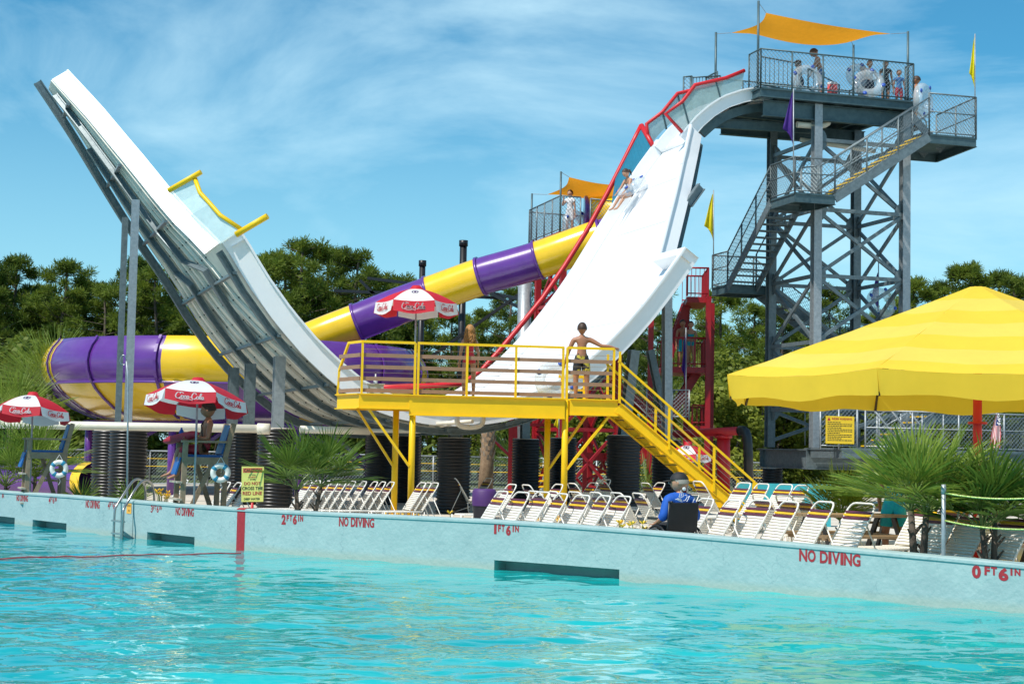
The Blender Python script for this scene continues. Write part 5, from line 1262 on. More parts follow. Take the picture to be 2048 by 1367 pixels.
# ---------------------------------------------------------------- lifeguard chairs
def lg_chair(label, px, y, Y, ang, num):
    o = P(px, y, Y); o.z = DECK; f = V((cos(ang), sin(ang), 0)); s = V((-f.y, f.x, 0)); e = empty('lifeguard_chair', o, label, 'lifeguard chair', 'wooden lifeguard chairs')
    def L(x, y_, z): return o+f*x+s*y_+Z3*z
    for sd in (-.30, .30):
        b = MB(); b.beam(L(.44, sd, 0), L(.40, sd, 1.68), .09, .09, up=f); b.build('leg', WOOD, e)
        b = MB(); b.beam(L(-.34, sd, 0), L(-.36, sd, 1.4), .09, .09, up=f); b.beam(L(-.34, sd, 1.36), L(-.50, sd, 2.05), .09, .09, up=f); b.build('leg', WOOD, e)
        b = MB(); b.beam(L(.48, sd*1.05, 1.70), L(-.46, sd*1.05, 1.70), .12, .04); b.build('armrest', WOOD, e)
        b = MB(); b.beam(L(.43, sd*1.1, 1.34), L(-.38, sd*1.1, 1.34), .04, .14); b.beam(L(.42, sd*1.1, .25), L(-.36, sd*1.1, .25), .04, .12); build_split(b, 'side_rail', WOOD, e)
        b = MB(); b.beam(L(.05, sd*1.15, 1.28), L(-.34, sd*1.15, .18), .04, .09) if sd < 0 else b.beam(L(.4, sd*1.15, .2), L(-.1, sd*1.15, 1.28), .04, .09); b.build('brace', WOOD, e)
    for z in (.30, .62, .94):
        b = MB(); b.beam(L(.50, -.38, z), L(.50, .38, z), .09, .035) if z > 0 else 0; b.build('rung', mat('pale_wood', (.42, .36, .28), .8, 0, var=.15, bump=.2), e)
    BL = mat('blue_seat', (.008, .10, .33), .45, 0, var=.12)
    b = MB(); b.box(L(.02, 0, 1.43), (.80, .56, .05), R_of(f)); b.build('seat', BL, e)
    b = MB(); b.beam(L(-.30, 0, 1.47), L(-.47, 0, 2.02), .52, .04, up=f); b.build('backrest', BL, e)
    b = MB(); b.beam(L(.47, 0, 1.40), L(.56, 0, 1.08), .5, .03, up=f); b.build('foot_board', BL, e)
    if num:
        c4 = [L(-.42, -.36, 1.50), L(-.30, -.36, 1.50), L(-.30, -.36, 1.68), L(-.42, -.36, 1.68)]
        if ((c4[1]-c4[0]).x < 0): c4 = [c4[1], c4[0], c4[3], c4[2]]
        b = MB(); plane_text(b, num, c4, 0, 1, 0, 1, -s if (-s).y < 0 else s); b.build('painted_number', REDM, e)
    return e, L, f, s
fa = radians(203)
ch2, L2, f2, s2 = lg_chair('wooden lifeguard chair with blue seat where the lifeguard sits', 403, 1010, 30.4, fa, None)
ch1, L1, f1, s1_ = lg_chair('empty wooden lifeguard chair with blue seat at the left, marked 3', 90, 985, 35.4, fa, '3')
def pole_at(px, py_t, Y, px_b=None): t = P(px, py_t, Y); bq = P(px_b or px, 1000, Y); return V((bq.x, bq.y, DECK)), t
fb, tt_ = pole_at(396, 762, 29.9, 388); umbrella('red and white script umbrella above the seated lifeguard', fb, tt_, .92, radians(244), .33, .21, (-.17, .05))
fb, tt_ = pole_at(66, 790, 35.2, 60); umbrella('red and white script umbrella above the empty lifeguard chair at left', fb, tt_, .82, radians(240), .33, .21, (-.12, .04))
t = P(833, 577, 36.6); umbrella('red and white script umbrella standing on the yellow platform', V((t.x-.0, t.y, FLZ)), t, .93, radians(240), .33, .27)
t = P(1376, 889, 40); umbrella('small distant red and white umbrella half hidden by the yellow stairs', V((t.x, t.y, DECK)), t, .55, radians(225), .22, .18)
# lifebuoys
BW = [mat('buoy_white', (.74, .72, .66), .5, 0, var=.08, scale=20), mat('buoy_blue', (.02, .22, .36), .5)]
def buoy(label, px, y, Y, rr=.135, face=None):
    c = P(px, y, Y); n_ = V((0.15, -1, 0)).normalized() if face is None else face; M = R_of(V((0, 0, 1)), V((1, 0, 0)))
    x = V((-n_.y, n_.x, 0)); M = Matrix((x, V((0, 0, 1)), n_)).transposed(); e = empty('lifebuoy', c-Z3*rr*1.4, label, 'lifebuoy', 'white lifebuoys with blue bands')
    b = MB(); b.torus(c, rr, .052, 32, 10, M); b.build('ring', BW[0], e)
    b = MB()
    for k in range(4):
        a = pi/4+k*pi/2+.15; pts = [c+M@V((rr*cos(a+t), rr*sin(a+t), 0)) for t in (-.22, -.1, 0, .1, .22)]; b.tube(pts, .055, 10)
    build_split(b, 'blue_band', BW[1], e)
    b = MB(); b.tube([c+M@V((-.08, rr+.02, .03)), c+M@V((0, rr+.16, .0)), c+M@V((.08, rr+.02, .03))], .007, 5); b.tube([c+M@V((0, -rr-.04, .03)), c+M@V((.04, -rr-.12, .0)), c+M@V((.0, -rr-.2, 0))], .006, 5); b.build('cord', UW, e)
buoy('white and blue lifebuoy hanging on the lifeguard\'s own chair', 441, 945, 29.6); buoy('white and blue lifebuoy hanging on the empty chair marked 3', 118, 937, 34.5, .145)
# big yellow octagonal canopy
Yc = 27.0; Rc = 4.4; cc = P(1955, 930, Yc); UY = mat('yellow_canopy', (.93, .66, .05), .7, 0, var=.04, scale=1.5, bump=.25, bscale=2.2, trans=.36); UY2 = mat('yellow_canopy_band', (.93, .70, .11), .7, 0, var=.04, scale=1.5, bump=.25, bscale=2.2, trans=.36)
cn = empty('yellow_canopy', V((cc.x, cc.y, DECK)), 'huge yellow eight sided canopy umbrella on a red pole at right', 'canopy umbrella')
pk = P(1952, 567, Yc).z; ev = P(1738, 736, Yc*.8668).z; rot_ = radians(10)
b = MB(); b.tube([V((cc.x, cc.y, DECK)), V((cc.x, cc.y, pk-.25))], .075, 14); b.tube([V((cc.x, cc.y, 2.42)), V((cc.x, cc.y, 2.46))], .16, 14); b.build('pole', RED, cn)
def cpt(i, f, dz=0): a = rot_+i*pi/4; return V((cc.x+cos(a)*Rc*f, cc.y+sin(a)*Rc*f, pk+(ev-pk)*(f**.96)+dz))
for i in range(8):
    b = MB(); b.smooth = True; rows = []; N = 20
    for j in range(N+1):
        f = .03+.97*j/N
        for k in range(9): u = k/8; q = cpt(i, f).lerp(cpt(i+1, f), u); rows.append(q-Z3*.07*sin(pi*u)*f+Z3*.01*sin(u*14+j)*f)
    b.add(rows, [(j*9+k, (j+1)*9+k, (j+1)*9+k+1, j*9+k+1) for j in range(N) for k in range(8)])
    b.mi = [(j//3) % 2 for j in range(N) for k in range(8)]; b.build('canopy_panel', [UY, UY2], cn)
    b = MB(); b.smooth = True; rows = []; A, B = cpt(i, 1), cpt(i+1, 1); o_ = (A+B)/2-cc; o_.z = 0; o_.normalize()
    for j in range(4):
        for k in range(13): u = k/12; q = A.lerp(B, u)-Z3*.07*sin(pi*u); rows.append(q-Z3*.36*(j/3)+Z3*.10*(1-4*(u-.5)**2)*0-Z3*.03*cos(4*pi*u)*(j/3)-o_*.05*(j/3)+o_*.015*sin(u*23+i)*(j/3))
    b.add(rows, [(j*13+k, (j+1)*13+k, (j+1)*13+k+1, j*13+k+1) for j in range(3) for k in range(12)]); b.build('valance', UY, cn)
    b = MB(); b.tube([cpt(i, .0, -.35), cpt(i, .96, -.10)], .03, 8); b.tube([cpt(i, .96, -.10), cpt(i, .985, -.42)], .025, 6); b.build('strut', mat('bronze_strut', (.10, .07, .05), .4, .5), cn)
# ---------------------------------------------------------------- loungers
def lounger_proto():
    e = empty('strap_lounger', (0, 0, 0)); FR = WHP; w2 = .30; tb = radians(58); BL_ = .86
    hx, hz = 0.0, .34
    def Bk(l, y): return V((hx-cos(tb)*l, y, hz+sin(tb)*l))
    b = MB(); b.tube(bent([Bk(0, -w2), Bk(BL_, -w2), Bk(BL_, w2), Bk(0, w2)], .06), .016, 8); b.build('back_frame', FR, e)
    b = MB(); b.tube(bent([V((0, -w2, hz)), V((.95, -w2, hz)), V((.95, w2, hz)), V((0, w2, hz))], .05), .016, 8); b.tube([V((-.1, -w2, hz)), V((0, -w2, hz))], .016, 6); b.build('seat_frame', FR, e)
    for x in (.05, .82):
        for s in (-1, 1): b = MB(); b.tube(bent([V((x-.12, s*w2, hz)), V((x-.10, s*w2, .02)), V((x+.15, s*w2, .02)), V((x+.17, s*w2, hz))], .05), .015, 6); b.build('leg', FR, e)
    for s in (-1, 1): b = MB(); b.tube([Bk(.50, s*w2*.93), V((-.62, s*w2*.93, .03)), V((0, s*w2*.93, hz-.12))], .013, 6); b.build('prop', FR, e)
    b = MB(); PU = mat('maroon_strap', (.10, .02, .045), .5); YS = mat('yellow_strap', (.80, .45, .01), .5)
    def strap(l0, mi, back=True):
        h = .0165
        d = V((cos(tb), 0, -sin(tb))) if back else V((1, 0, 0)); c = (Bk(l0, 0) if back else V((l0, 0, hz))); n_ = V((sin(tb), 0, cos(tb))) if back else Z3
        b.m = mi; b.hexa([c-d*h-n_*.017+V((0, -w2-.008, 0)), c+d*h-n_*.017+V((0, -w2-.008, 0)), c+d*h+n_*.018+V((0, -w2-.008, 0)), c-d*h+n_*.018+V((0, -w2-.008, 0))], [c-d*h-n_*.017+V((0, w2+.008, 0)), c+d*h-n_*.017+V((0, w2+.008, 0)), c+d*h+n_*.018+V((0, w2+.008, 0)), c-d*h+n_*.018+V((0, w2+.008, 0))])
    l = .07
    while l < BL_-.13:
        k = round((BL_-.13-l)/.052); strap(l, 1 if k in (1, 3) else (2 if k == 2 else 0)); l += .052
    l = .05
    while l < .92: strap(l, 0, False); l += .056
    b.build('straps', [WHP, PU, YS], e); return e
lp_ = lounger_proto(); kids_index(); first_l = [True]; lcount = {}
def wall_dist(p):
    best = None
    for i in range(len(WALL)-1):
        a = V(WALL[i][:2]); b_ = V(WALL[i+1][:2]); d_ = b_-a; k = min(1, max(0, (V((p.x, p.y))-a).dot(d_)/d_.dot(d_))); r_ = V((p.x, p.y))-(a+d_*k); n_ = V((-d_.y, d_.x)).normalized(); L_ = r_.length*(1 if r_.dot(n_) > 0 else -1)
        if best is None or abs(L_) < abs(best): best = L_
    return best
def put_lounger(px, ytop, az, label, group, Y=None, sc=1.0):
    Y = Y or .62*FPX/(ytop-yh(px)); d = V((cos(az), sin(az), 0)); fit = sc == 1.0
    while True:
        q = P(px, ytop, Y)
        if fit: sc = min(1.08, max(.85, (q.z-DECK)/1.07))
        loc = V((q.x, q.y, DECK))+d*.45*sc; ft_ = min(wall_dist(loc+d*1.0*sc), wall_dist(loc-d*.65*sc))
        if ft_ > .62 or Y > 60: break
        Y += .1
    if first_l[0]: first_l[0] = False; o = lp_; o.location = loc; o.rotation_euler = (0, 0, az); o.scale = (sc, sc, sc); o['label'] = label
    else: o = clone(lp_, loc, az, label, sc=sc)
    o['category'] = 'lounger'; o['group'] = group; return o
AZ = atan2(-.39, -.92)      # towards the feet: down left, to the pool
rowA = [(1007,982),(1046,984),(1087,983.5),(1126,987),(1167,990),(1211,991),(1249,992),(1415,997),(1469,1000),(1524,1000),(1582,1003),(1651,1003),(1727,1006)]
for i, (x, y) in enumerate(rowA): put_lounger(x, y, AZ+rnd(-.10, .10), 'white strap lounger in the front row along the wall, %s from the left' % ORD[i], 'white loungers in the front row along the pool wall')
rowB = [(1068,984),(1106,987),(1148,989),(1190,989),(1232,990),(1274,992)]
for i, (x, y) in enumerate(rowB): put_lounger(x, y, AZ+pi+rnd(-.1, .1), 'white lounger turned the other way behind the front row, %s from the left' % ORD[i], 'white loungers turned backwards behind the front row', Y=29.5)
for i, x in enumerate((620,637,655,672,689,707,729,751,767,784,846,858,871)):
    put_lounger(x, 968+i*.3, AZ-.05+rnd(-.05, .05), 'white lounger in the shade under the slide, %s from the left' % ORD[i], 'white loungers shaded by the slide', Y=35.0, sc=.85)
for i, (x, y) in enumerate(((456, 982), (478, 985), (500, 986))): put_lounger(x, y, AZ, ['white lounger right of the seated lifeguard, leftmost of three', 'white lounger behind the caution sign, middle of three', 'white lounger behind the caution sign, rightmost of three'][i], 'white loungers behind the caution sign', Y=29.5+.2*i)
put_lounger(372, 965, AZ, 'white lounger behind the seated lifeguard\'s chair', 'white loungers behind the caution sign', Y=31)
rowC = [(1490,965),(1527,967),(1572,968),(1606,970),(1518,989),(1566,990),(1600,992),(1395,962),(1370,1000)]
for i, (x, y) in enumerate(rowC): put_lounger(x, y, AZ+pi*(i > 3)+rnd(-.1, .1), 'white lounger standing further back near the turquoise wall, %s of its cluster' % ORD[i], 'white loungers near the turquoise wall', Y=[34, 34.5, 35, 35.5, 27, 27, 27, 36, 26][i])
for i, (x, y, Y) in enumerate(((1895,1013,20.9),(1958,1018,20.3),(2042,1020,19.6),(1860,1000,24),(1925,1000,24.5),(1998,1000,24.5))): put_lounger(x, y, AZ+.05, 'white lounger behind the palmettos at right, %s of its cluster' % ORD[i], 'white loungers behind the palmettos', Y=Y)
far = [(1025,968),(1052,970),(1118,968),(1143,966),(1188,965),(1203,962),(1213,958),(1290,968),(1322,970),(905,1000),(978,968)]
for i, (x, y) in enumerate(far): put_lounger(x, y, AZ+pi*(i % 2), 'distant lounger among the black piers, %s of its scatter' % ORD[i], 'distant loungers among the piers', Y=34+i*.8)
# towels, trash bin, bins
def soft_bin(label, px, yt, Y, w_, c1, c2):
    q = P(px, yt, Y); e = empty('rubbish_bin', V((q.x, q.y, DECK)), label, 'bin'); H = q.z-DECK; b = MB(); b.lathe([(w_*.42, 0), (w_*.5, H*.72)], (q.x, q.y, DECK), 20); b.build('body', mat(label[:12]+'b', c2, .6), e)
    b = MB(); b.lathe([(w_*.53, H*.66), (w_*.55, H*.75), (w_*.54, H*.95), (w_*.45, H), (0, H)], (q.x, q.y, DECK), 20); b.build('lid', mat(label[:12]+'l', c1, .6), e)
soft_bin('dark bin with a purple lid left of the front row loungers', 969, 977, 30, .42, (.07, .02, .13), (.012, .01, .015))
# picnic tables
def picnic(label, px, y, Y, az):
    o = P(px, y, Y); o.z = DECK; f = V((cos(az), sin(az), 0)); s = V((-f.y, f.x, 0)); e = empty('picnic_table', o, label, 'picnic table', 'brown picnic tables'); PM = mat('picnic_wood', (.20, .13, .07), .7, 0, c2=(.30, .21, .12), scale=9)
    def L(x, y_, z): return o+f*x+s*y_+Z3*z
    b = MB()
    for k in range(5): b.beam(L(-.9, -.3+.15*k, .74), L(.9, -.3+.15*k, .74), .135, .04)
    b.build('table_top', PM, e)
    for sd in (-1, 1): b = MB(); b.beam(L(-.9, sd*.68, .44), L(.9, sd*.68, .44), .24, .04); b.build('bench', PM, e)
    for x in (-.65, .65):
        for sd in (-1, 1): b = MB(); b.beam(L(x, sd*.22, .72), L(x, sd*.62, 0), .04, .10); b.build('leg', BLK, e)
        b = MB(); b.beam(L(x, -.75, .41), L(x, .75, .41), .04, .09); b.build('cross_bar', PM, e)
picnic('brown picnic table behind the front loungers, left of the largest palmetto', 1700, 1040, 25.2, .35); picnic('brown picnic table behind the right palmettos', 2015, 1050, 23.6, .3); picnic('brown picnic table beyond the woman in the turquoise dress', 1850, 1000, 29.5, .2)
# turquoise low wall and guard fence behind
TQ = mat('turquoise_wall', (.04, .38, .44), .6, 0, var=.08)
b = MB(); a = P(1475, 965, 38); c = P(1660, 968, 38); b.beam(V((a.x, a.y, (a.z+DECK)/2)), V((c.x, c.y, (a.z+DECK)/2)), .25, a.z-DECK); tag(b.build('low_wall', TQ), 'low turquoise pool wall behind the right loungers', 'wall')
e = empty('chain_link_fence', P(1000, 930, 66), 'long grey chain link fence on the grass far behind the slides', 'fence'); b = MB()
fp = [P(x, 930, Yf) for x, Yf in ((-40, 62), (300, 64), (640, 66), (980, 66), (1300, 66), (1560, 64))]; fp = [V((q.x, q.y, DECK)) for q in fp]
guard(e, fp, 1.35, GALVL, post=2.6, r=.035)
b = MB(); 
for k in (.75, 1.05): b.tube([V((p.x, p.y-.4, p.z+k)) for p in fp], .012, 4)
tag(b.build('yellow_rope', YEL), 'yellow rope line strung before the far chain link fence', 'rope')
# warning board by the tower
e = empty('warning_board', TF(gx0+.7, -2.27, 2.1), 'yellow warning board full of small text on the tower gate', 'sign'); z0, z1b = 2.22, 3.05
c4 = [TF(gx0+.16, -2.24, z0), TF(gx1-.12, -2.24, z0), TF(gx1-.12, -2.24, z1b), TF(gx0+.16, -2.24, z1b)]; nn = -tq
b = MB(); b.plate(c4, -nn, .01); b.build('panel', mat('board_yellow', (.85, .56, .02), .5, 0, var=.05), e)
b = MB(); plane_text(b, 'RIDER WARNING', c4, .22, .92, .86, .94, nn)
b.add([c4[0]+(c4[1]-c4[0])*u+(c4[3]-c4[0])*v+nn*.004 for u, v in ((.05, .83), (.17, .83), (.11, .96))], [(0, 1, 2)]); b.build('heading', RDT, e)
b = MB(); random.seed(5)
for k in range(11):
    v = .76-k*.065; u = .06
    while u < .5+.42*(k % 3 > 0):
        L_ = rnd(.03, .09); b.add([c4[0]+(c4[1]-c4[0])*uu+(c4[3]-c4[0])*vv+nn*.004 for uu, vv in ((u, v), (u+L_, v), (u+L_, v+.026), (u, v+.026))], [(0, 1, 2, 3)]); u += L_+.018
b.build('small_print', BLK, e)
tag(e, 'yellow warning board full of small text on the tower gate', 'sign')
# small yellow sign at the stair head
# ---------------------------------------------------------------- flags
def flag(label, px, yt, yb, Y, wpx, m_, dirn=-1, pole_y0=None, pole_y1=None, pinch=.12):
    e = empty('flag', P(px, pole_y1 or yb, Y), label, 'flag', 'hanging pennant flags'); t = P(px, pole_y0 or yt-6, Y); q = P(px, pole_y1 or yb+20, Y)
    b = MB(); b.tube([q, t], .02, 6); b.build('pole', GALVL, e)
    b = MB(); b.smooth = True; rows = []; N = 14; K = 12
    for i in range(N+1):
        f = i/N; wf_ = pinch+(1-pinch)*min(1, f/.72)**.9
        if f > .72: wf_ *= 1-.75*(f-.72)/.28
        for k in range(K+1):
            u = k/K; x = px+dirn*wpx*wf_*u; y = yt+(yb-yt)*(f*(1-.10*u)) if f <= .72 else yt+(yb-yt)*(.72*(1-.10*u)+(f-.72)*(1-.75*u))
            p = P(x, y, Y); p.y += .05*sin(u*11+f*2)*wf_+(.02*sin(f*9)); rows.append(p)
    b.add(rows, [(i*(K+1)+k, (i+1)*(K+1)+k, (i+1)*(K+1)+k+1, i*(K+1)+k+1) for i in range(N) for k in range(K)]); b.build('cloth', m_, e); return e
FY = mat('flag_yellow', (.85, .72, .01), .7, 0, var=.05, trans=.3); FP = mat('flag_purple', (.07, .02, .24), .7, 0, var=.1, trans=.25)
flag('yellow pennant at the far right corner of the upper tower landing', 1950, 74, 187, 51.2, 12, FY, -1, 68, 262)
flag('purple pennant hanging in front of the tower top deck', 1587, 185, 298, 48.3, 22, FP, -1, 178, 375)
flag('yellow pennant on the middle tower landing beside the white slide', 1427, 388, 487, 54.6, 19, FY, -1, 380, 560)
flag('purple pennant in front of the red stair tower', 1372, 664, 780, 54.5, 9, FP, -1, 655, 840)
flag('purple pennant low inside the tower, above the yellow canopy', 1757, 545, 628, 55.8, 16, FP, -1, 525, 700)
flag('small yellow pennant below the canopy edge, left of the warning board', 1610, 800, 832, 55, 12, FY, -1, 790, 890)
flag('yellow pennant seen between the yellow platform posts', 1118, 830, 862, 53, 11, FY, -1, 820, 880)
# stars and stripes banner
US = [mat('flag_red', (.55, .02, .04), .7), mat('flag_white', (.78, .76, .75), .7), mat('flag_blue', (.02, .04, .20), .7)]
e = empty('national_flag', P(1999, 895, 30), 'stars and stripes flag hanging on the fence right of the red pole', 'flag'); b = MB(); Yf = 47.0
N = 13
for i in range(N):
    for j in range(10):
        f0, f1_ = j/10, (j+1)/10
        def fp_(u, f): x = 1988+(2010-1988)*(.25+.75*min(1, f*1.6))*(u-.5)*.9+8-6*f; return P(x, 821+74*f, Yf+.05*sin(u*9))
        b.m = 2 if (j < 4 and i > 3) else (0 if i % 2 == 0 else 1); b.quad(fp_(i/N, f0), fp_((i+1)/N, f0), fp_((i+1)/N, f1_), fp_(i/N, f1_))
random.seed(2)
for k in range(14): b.m = 1; c_ = P(1993+rnd(0, 7), 824+rnd(0, 24), Yf-.06); b.add([c_+V((cos(a)*.03, 0, sin(a)*.03)) for a in (0, 1.57, 3.14, 4.71)], [(0, 1, 2, 3)])
b.build('cloth', US, e); b = MB(); b.tube([P(1993, 815, Yf+.08), P(1993, 905, Yf+.08)], .02, 6); b.build('pole', GALVL, e)
# bin of sponges on the platform, cooler on the tower
q = PF(spx(750, .9), .9, FLZ); e = empty('plastic_crate', q, 'clear plastic crate with a white bottle on the left end of the platform', 'crate'); CLR = mat('clear_plastic', (.55, .60, .60), .2, 0, var=.1, alpha=.75)
b = MB(); R = R_of(px_); 
for sx_, sy_, w_, d_ in ((0, -.16, .34, .015), (0, .16, .34, .015), (-.17, 0, .015, .33), (.17, 0, .015, .33)): b.box(q+R@V((sx_, sy_, .12)), (w_, d_, .24), R)
b.box(q+V((0, 0, .245)), (.40, .38, .02), R); b.build('crate_body', CLR, e)
b = MB(); b.lathe([(.045, .26), (.045, .38), (.015, .43), (.015, .48), (0, .48)], q, 10); b.build('bottle', UW, e)
q = TF(ta_(1663, .1), .1, DK); e = empty('drinks_cooler', q, 'red round drinks cooler with a white lid on the tower deck', 'cooler')
b = MB(); b.lathe([(0, 0), (.15, 0), (.165, .02), (.165, .36), (0, .36)], q, 20); b.build('body', mat('cooler_red', (.62, .07, .07), .5), e); b = MB(); b.lathe([(.17, .36), (.175, .38), (.16, .43), (0, .44)], q, 20); b.build('lid', UW, e)
# clear swim rings
VIN = mat('clear_vinyl', (.62, .68, .72), .12, 0, var=.1, alpha=.38, spec=.8); VB = mat('vinyl_handle', (.02, .08, .40), .4)
def ring(label, c, nrm, R_=.42, r_=.17, two=False):
    n_ = V(nrm).normalized(); x = n_.orthogonal().normalized(); y = n_.cross(x); M = Matrix((x, y, n_)).transposed(); e = empty('swim_ring', V(c)-Z3*.2, label, 'swim ring', 'clear inflatable swim rings')
    b = MB(); b.torus(c, R_, r_, 36, 14, M); b.build('tube', VIN, e)
    b = MB()
    for a in (.4, 2.0, 3.6, 5.1): q = V(c)+M@V(((R_+r_*.6)*cos(a), (R_+r_*.6)*sin(a), r_*.85)); b.sphere(q, .075, 8, (1, 1, .4), M)
    b.build('handle', VB, e)
    return e
ring('clear swim ring held by the bare chested man on the tower deck', P(1614, 163, 50.6), (.25, -1, .15), .40, .15); ring('clear swim ring in front of the two boys on the tower deck', P(1737, 168, 50.9), (-.1, -1, .45), .38, .15)
ring('clear swim ring behind the two boys on the tower deck', P(1716, 152, 52.2), (.2, -1, .2), .30, .13); ring('clear swim ring carried on the stairs beside the tower deck', P(1846, 202, 50.6), (.8, -.6, .0), .42, .16)
ring('clear swim ring leaning on the platform behind the railing', PF(spx(1108, 1.6), 1.6, FLZ+.45), (.3, -1, .3), .36, .13); ring('clear swim ring on the low inner stairs of the tower', P(1762, 606, 54), (.4, -1, .3), .40, .15)
ring('pinkish swim ring on the red tower deck beside the tube mouth', P(1150, 452, 56.5), (.8, -1, .1), .42, .16)
# ================================================================ people
SKN = mat('skin', (.46, .235, .14), .5, 0, var=.06, scale=8, sss=.05); SKT = mat('skin_tan', (.36, .16, .085), .5, 0, var=.06, scale=8, sss=.05)
HBR = mat('hair_brown', (.045, .022, .012), .6, 0, var=.3, scale=30); HBL = mat('hair_blonde', (.36, .17, .045), .6, 0, var=.4, scale=30); HGR = mat('hair_grey', (.35, .30, .25), .7)
LIPM = mat('lips', (.30, .08, .06), .5); EYE_ = mat('eye_dark', (.02, .015, .012), .3)
def N_(v): return V(v).normalized()
def body(name, label, loc, rz, H, pose, skin, group=None, build=1.0, fem=False, clothes=(), hair=None, hat=None, tilt=0):
    """pose in the local frame: x = person's right, y = forward, z = up. Limb directions are unit vectors."""
    e = empty(name, loc, label, 'person', group); R = rot_z(rz); O = V(loc)
    g = lambda k, d: N_(pose.get(k, d))
    pel = V((0, 0, pose.get('pelvis', .53)))*H; sp = g('spine', (0, .0, 1)); chest = pel+sp*.19*H; neck = pel+sp*.295*H; hd = g('head', (0, .05, 1)); headc = neck+hd*.105*H
    sr_ = g('shoulder_axis', (1, 0, 0)); hp = g('hip_axis', (1, 0, 0)); fwd = N_(sp.cross(-sr_)) if False else N_(sr_.cross(-sp))*-1
    vs = []; rad = []; ed = []; bone = []
    def add(p, r_, par, bn):
        vs.append(V(p)); rad.append(r_ if isinstance(r_, tuple) else (r_, r_)); bone.append(bn)
        if par is not None: ed.append((par, len(vs)-1))
        return len(vs)-1
    bw2 = build*H
    i0 = add(pel, (.075*bw2, .062*bw2), None, 'hip'); i1 = add(pel+sp*.09*H, ((.066 if not fem else .058)*bw2, .055*bw2), i0, 'waist'); i2 = add(chest, (.078*bw2, .062*bw2), i1, 'chest'); i3 = add(pel+sp*.262*H, (.062*bw2, .048*bw2), i2, 'chest')
    i4 = add(neck+sp*.01*H, .033*H, i3, 'neck'); i5 = add(neck+hd*.04*H, .031*H, i4, 'neck')
    shw = (.105 if not fem else .088)*H*(.85+.15*build)
    ends = {}
    for sgn, k in ((1, 'R'), (-1, 'L')):
        sh = pel+sp*.262*H+sr_*sgn*shw; ua = g('ua'+k, (sgn*.18, 0, -1)); fa_ = g('fa'+k, (sgn*.08, .15, -1)); hn = g('hand'+k, tuple(fa_))
        el = sh+ua*.172*H; wr_ = el+fa_*.148*H; s0 = add(sh, .036*bw2, i3, 'sh'+k); s1 = add(sh+ua*.09*H, .030*bw2, s0, 'ua'+k); s2 = add(el, .024*bw2, s1, 'ua'+k); s3 = add(el.lerp(wr_, .35), .024*bw2, s2, 'fa'+k); s4 = add(wr_, .0155*H, s3, 'fa'+k)
        pm = wr_+hn*.045*H; s5 = add(pm, (.020*H, .012*H), s4, 'hand'+k); side = hn.cross(g('palm'+k, (0, 1, 0))); side = side.normalized() if side.length > .1 else V((1, 0, 0)); pn = side.cross(hn)
        cu = pose.get('curl', .35)
        for q, (o, L_) in enumerate(((-.016, .036), (-.0055, .043), (.005, .041), (.0155, .033))):
            b0 = pm+side*o*H+hn*.006*H; f1 = add(b0+hn*.014*H, .0048*H, s5, 'hand'+k); f2 = add(b0+hn*.014*H+N_(hn+pn*cu)*L_*.45*H, .0044*H, f1, 'hand'+k); add(vs[f2]+N_(hn+pn*cu*2.2)*L_*.4*H, .0036*H, f2, 'hand'+k)
        t1 = add(wr_+hn*.02*H+side*-.022*H+pn*.006*H, .0060*H, s4, 'hand'+k); add(vs[t1]+N_(hn*.8-side*.7+pn*.4)*.028*H, .0048*H, t1, 'hand'+k)
        ends['hand'+k] = pm
        hj = pel+hp*sgn*.052*H-Z3*.012*H; th = g('th'+k, (sgn*.04, 0, -1)); shn = g('sh_'+k, (0, -.03, -1)); ft = g('foot'+k, (sgn*.15, 1, -.12))
        kn = hj+th*.245*H; an = kn+shn*.238*H; h0 = add(hj, .054*bw2, i0, 'th'+k+'0'); h1 = add(hj.lerp(kn, .4), .049*bw2, h0, 'th'+k+'1'); h2 = add(kn, .034*bw2, h1, 'th'+k+'2'); h3 = add(kn.lerp(an, .32), .034*bw2, h2, 'shin'+k); h4 = add(an, .020*H, h3, 'shin'+k)
        h5 = add(an-Z3*.022*H+ft*.035*H if ft.z > -.5 else an+ft*.03*H, .020*H, h4, 'foot'+k); h6 = add(vs[h5]+ft*.06*H, (.022*H, .013*H), h5, 'foot'+k); add(vs[h6]+ft*.028*H, (.018*H, .010*H), h6, 'foot'+k)
        ends['foot'+k] = an
    me = bpy.data.meshes.new('b'); me.from_pydata([tuple(p) for p in vs], ed, []); ob = bpy.data.objects.new('b', me); col.objects.link(ob)
    sk = ob.modifiers.new('s', 'SKIN'); sk.branch_smoothing = .4; sk.use_smooth_shade = True
    for i, r_ in enumerate(rad): me.skin_vertices[0].data[i].radius = r_
    me.skin_vertices[0].data[0].use_root = True; ss = ob.modifiers.new('u', 'SUBSURF'); ss.levels = 1; ss.render_levels = 1
    bpy.context.view_layer.update(); m2 = bpy.data.meshes.new_from_object(ob.evaluated_get(bpy.context.evaluated_depsgraph_get()))
    BV = [v.co.copy() for v in m2.vertices]; BN = [v.normal.copy() for v in m2.vertices]; BF = [tuple(p.vertices) for p in m2.polygons]; bpy.data.objects.remove(ob); bpy.data.meshes.remove(me); bpy.data.meshes.remove(m2)
    # head
    face = g('face', (0, 1, 0)); fx = N_(face.cross(hd)); fy = N_(hd.cross(fx)); HM = Matrix((fx, fy, hd)).transposed(); mb = MB(); mb.smooth = True
    mb.add(BV, BF); hv = []; hf = []; n1_, n2_ = 12, 18; Rh = .062*H
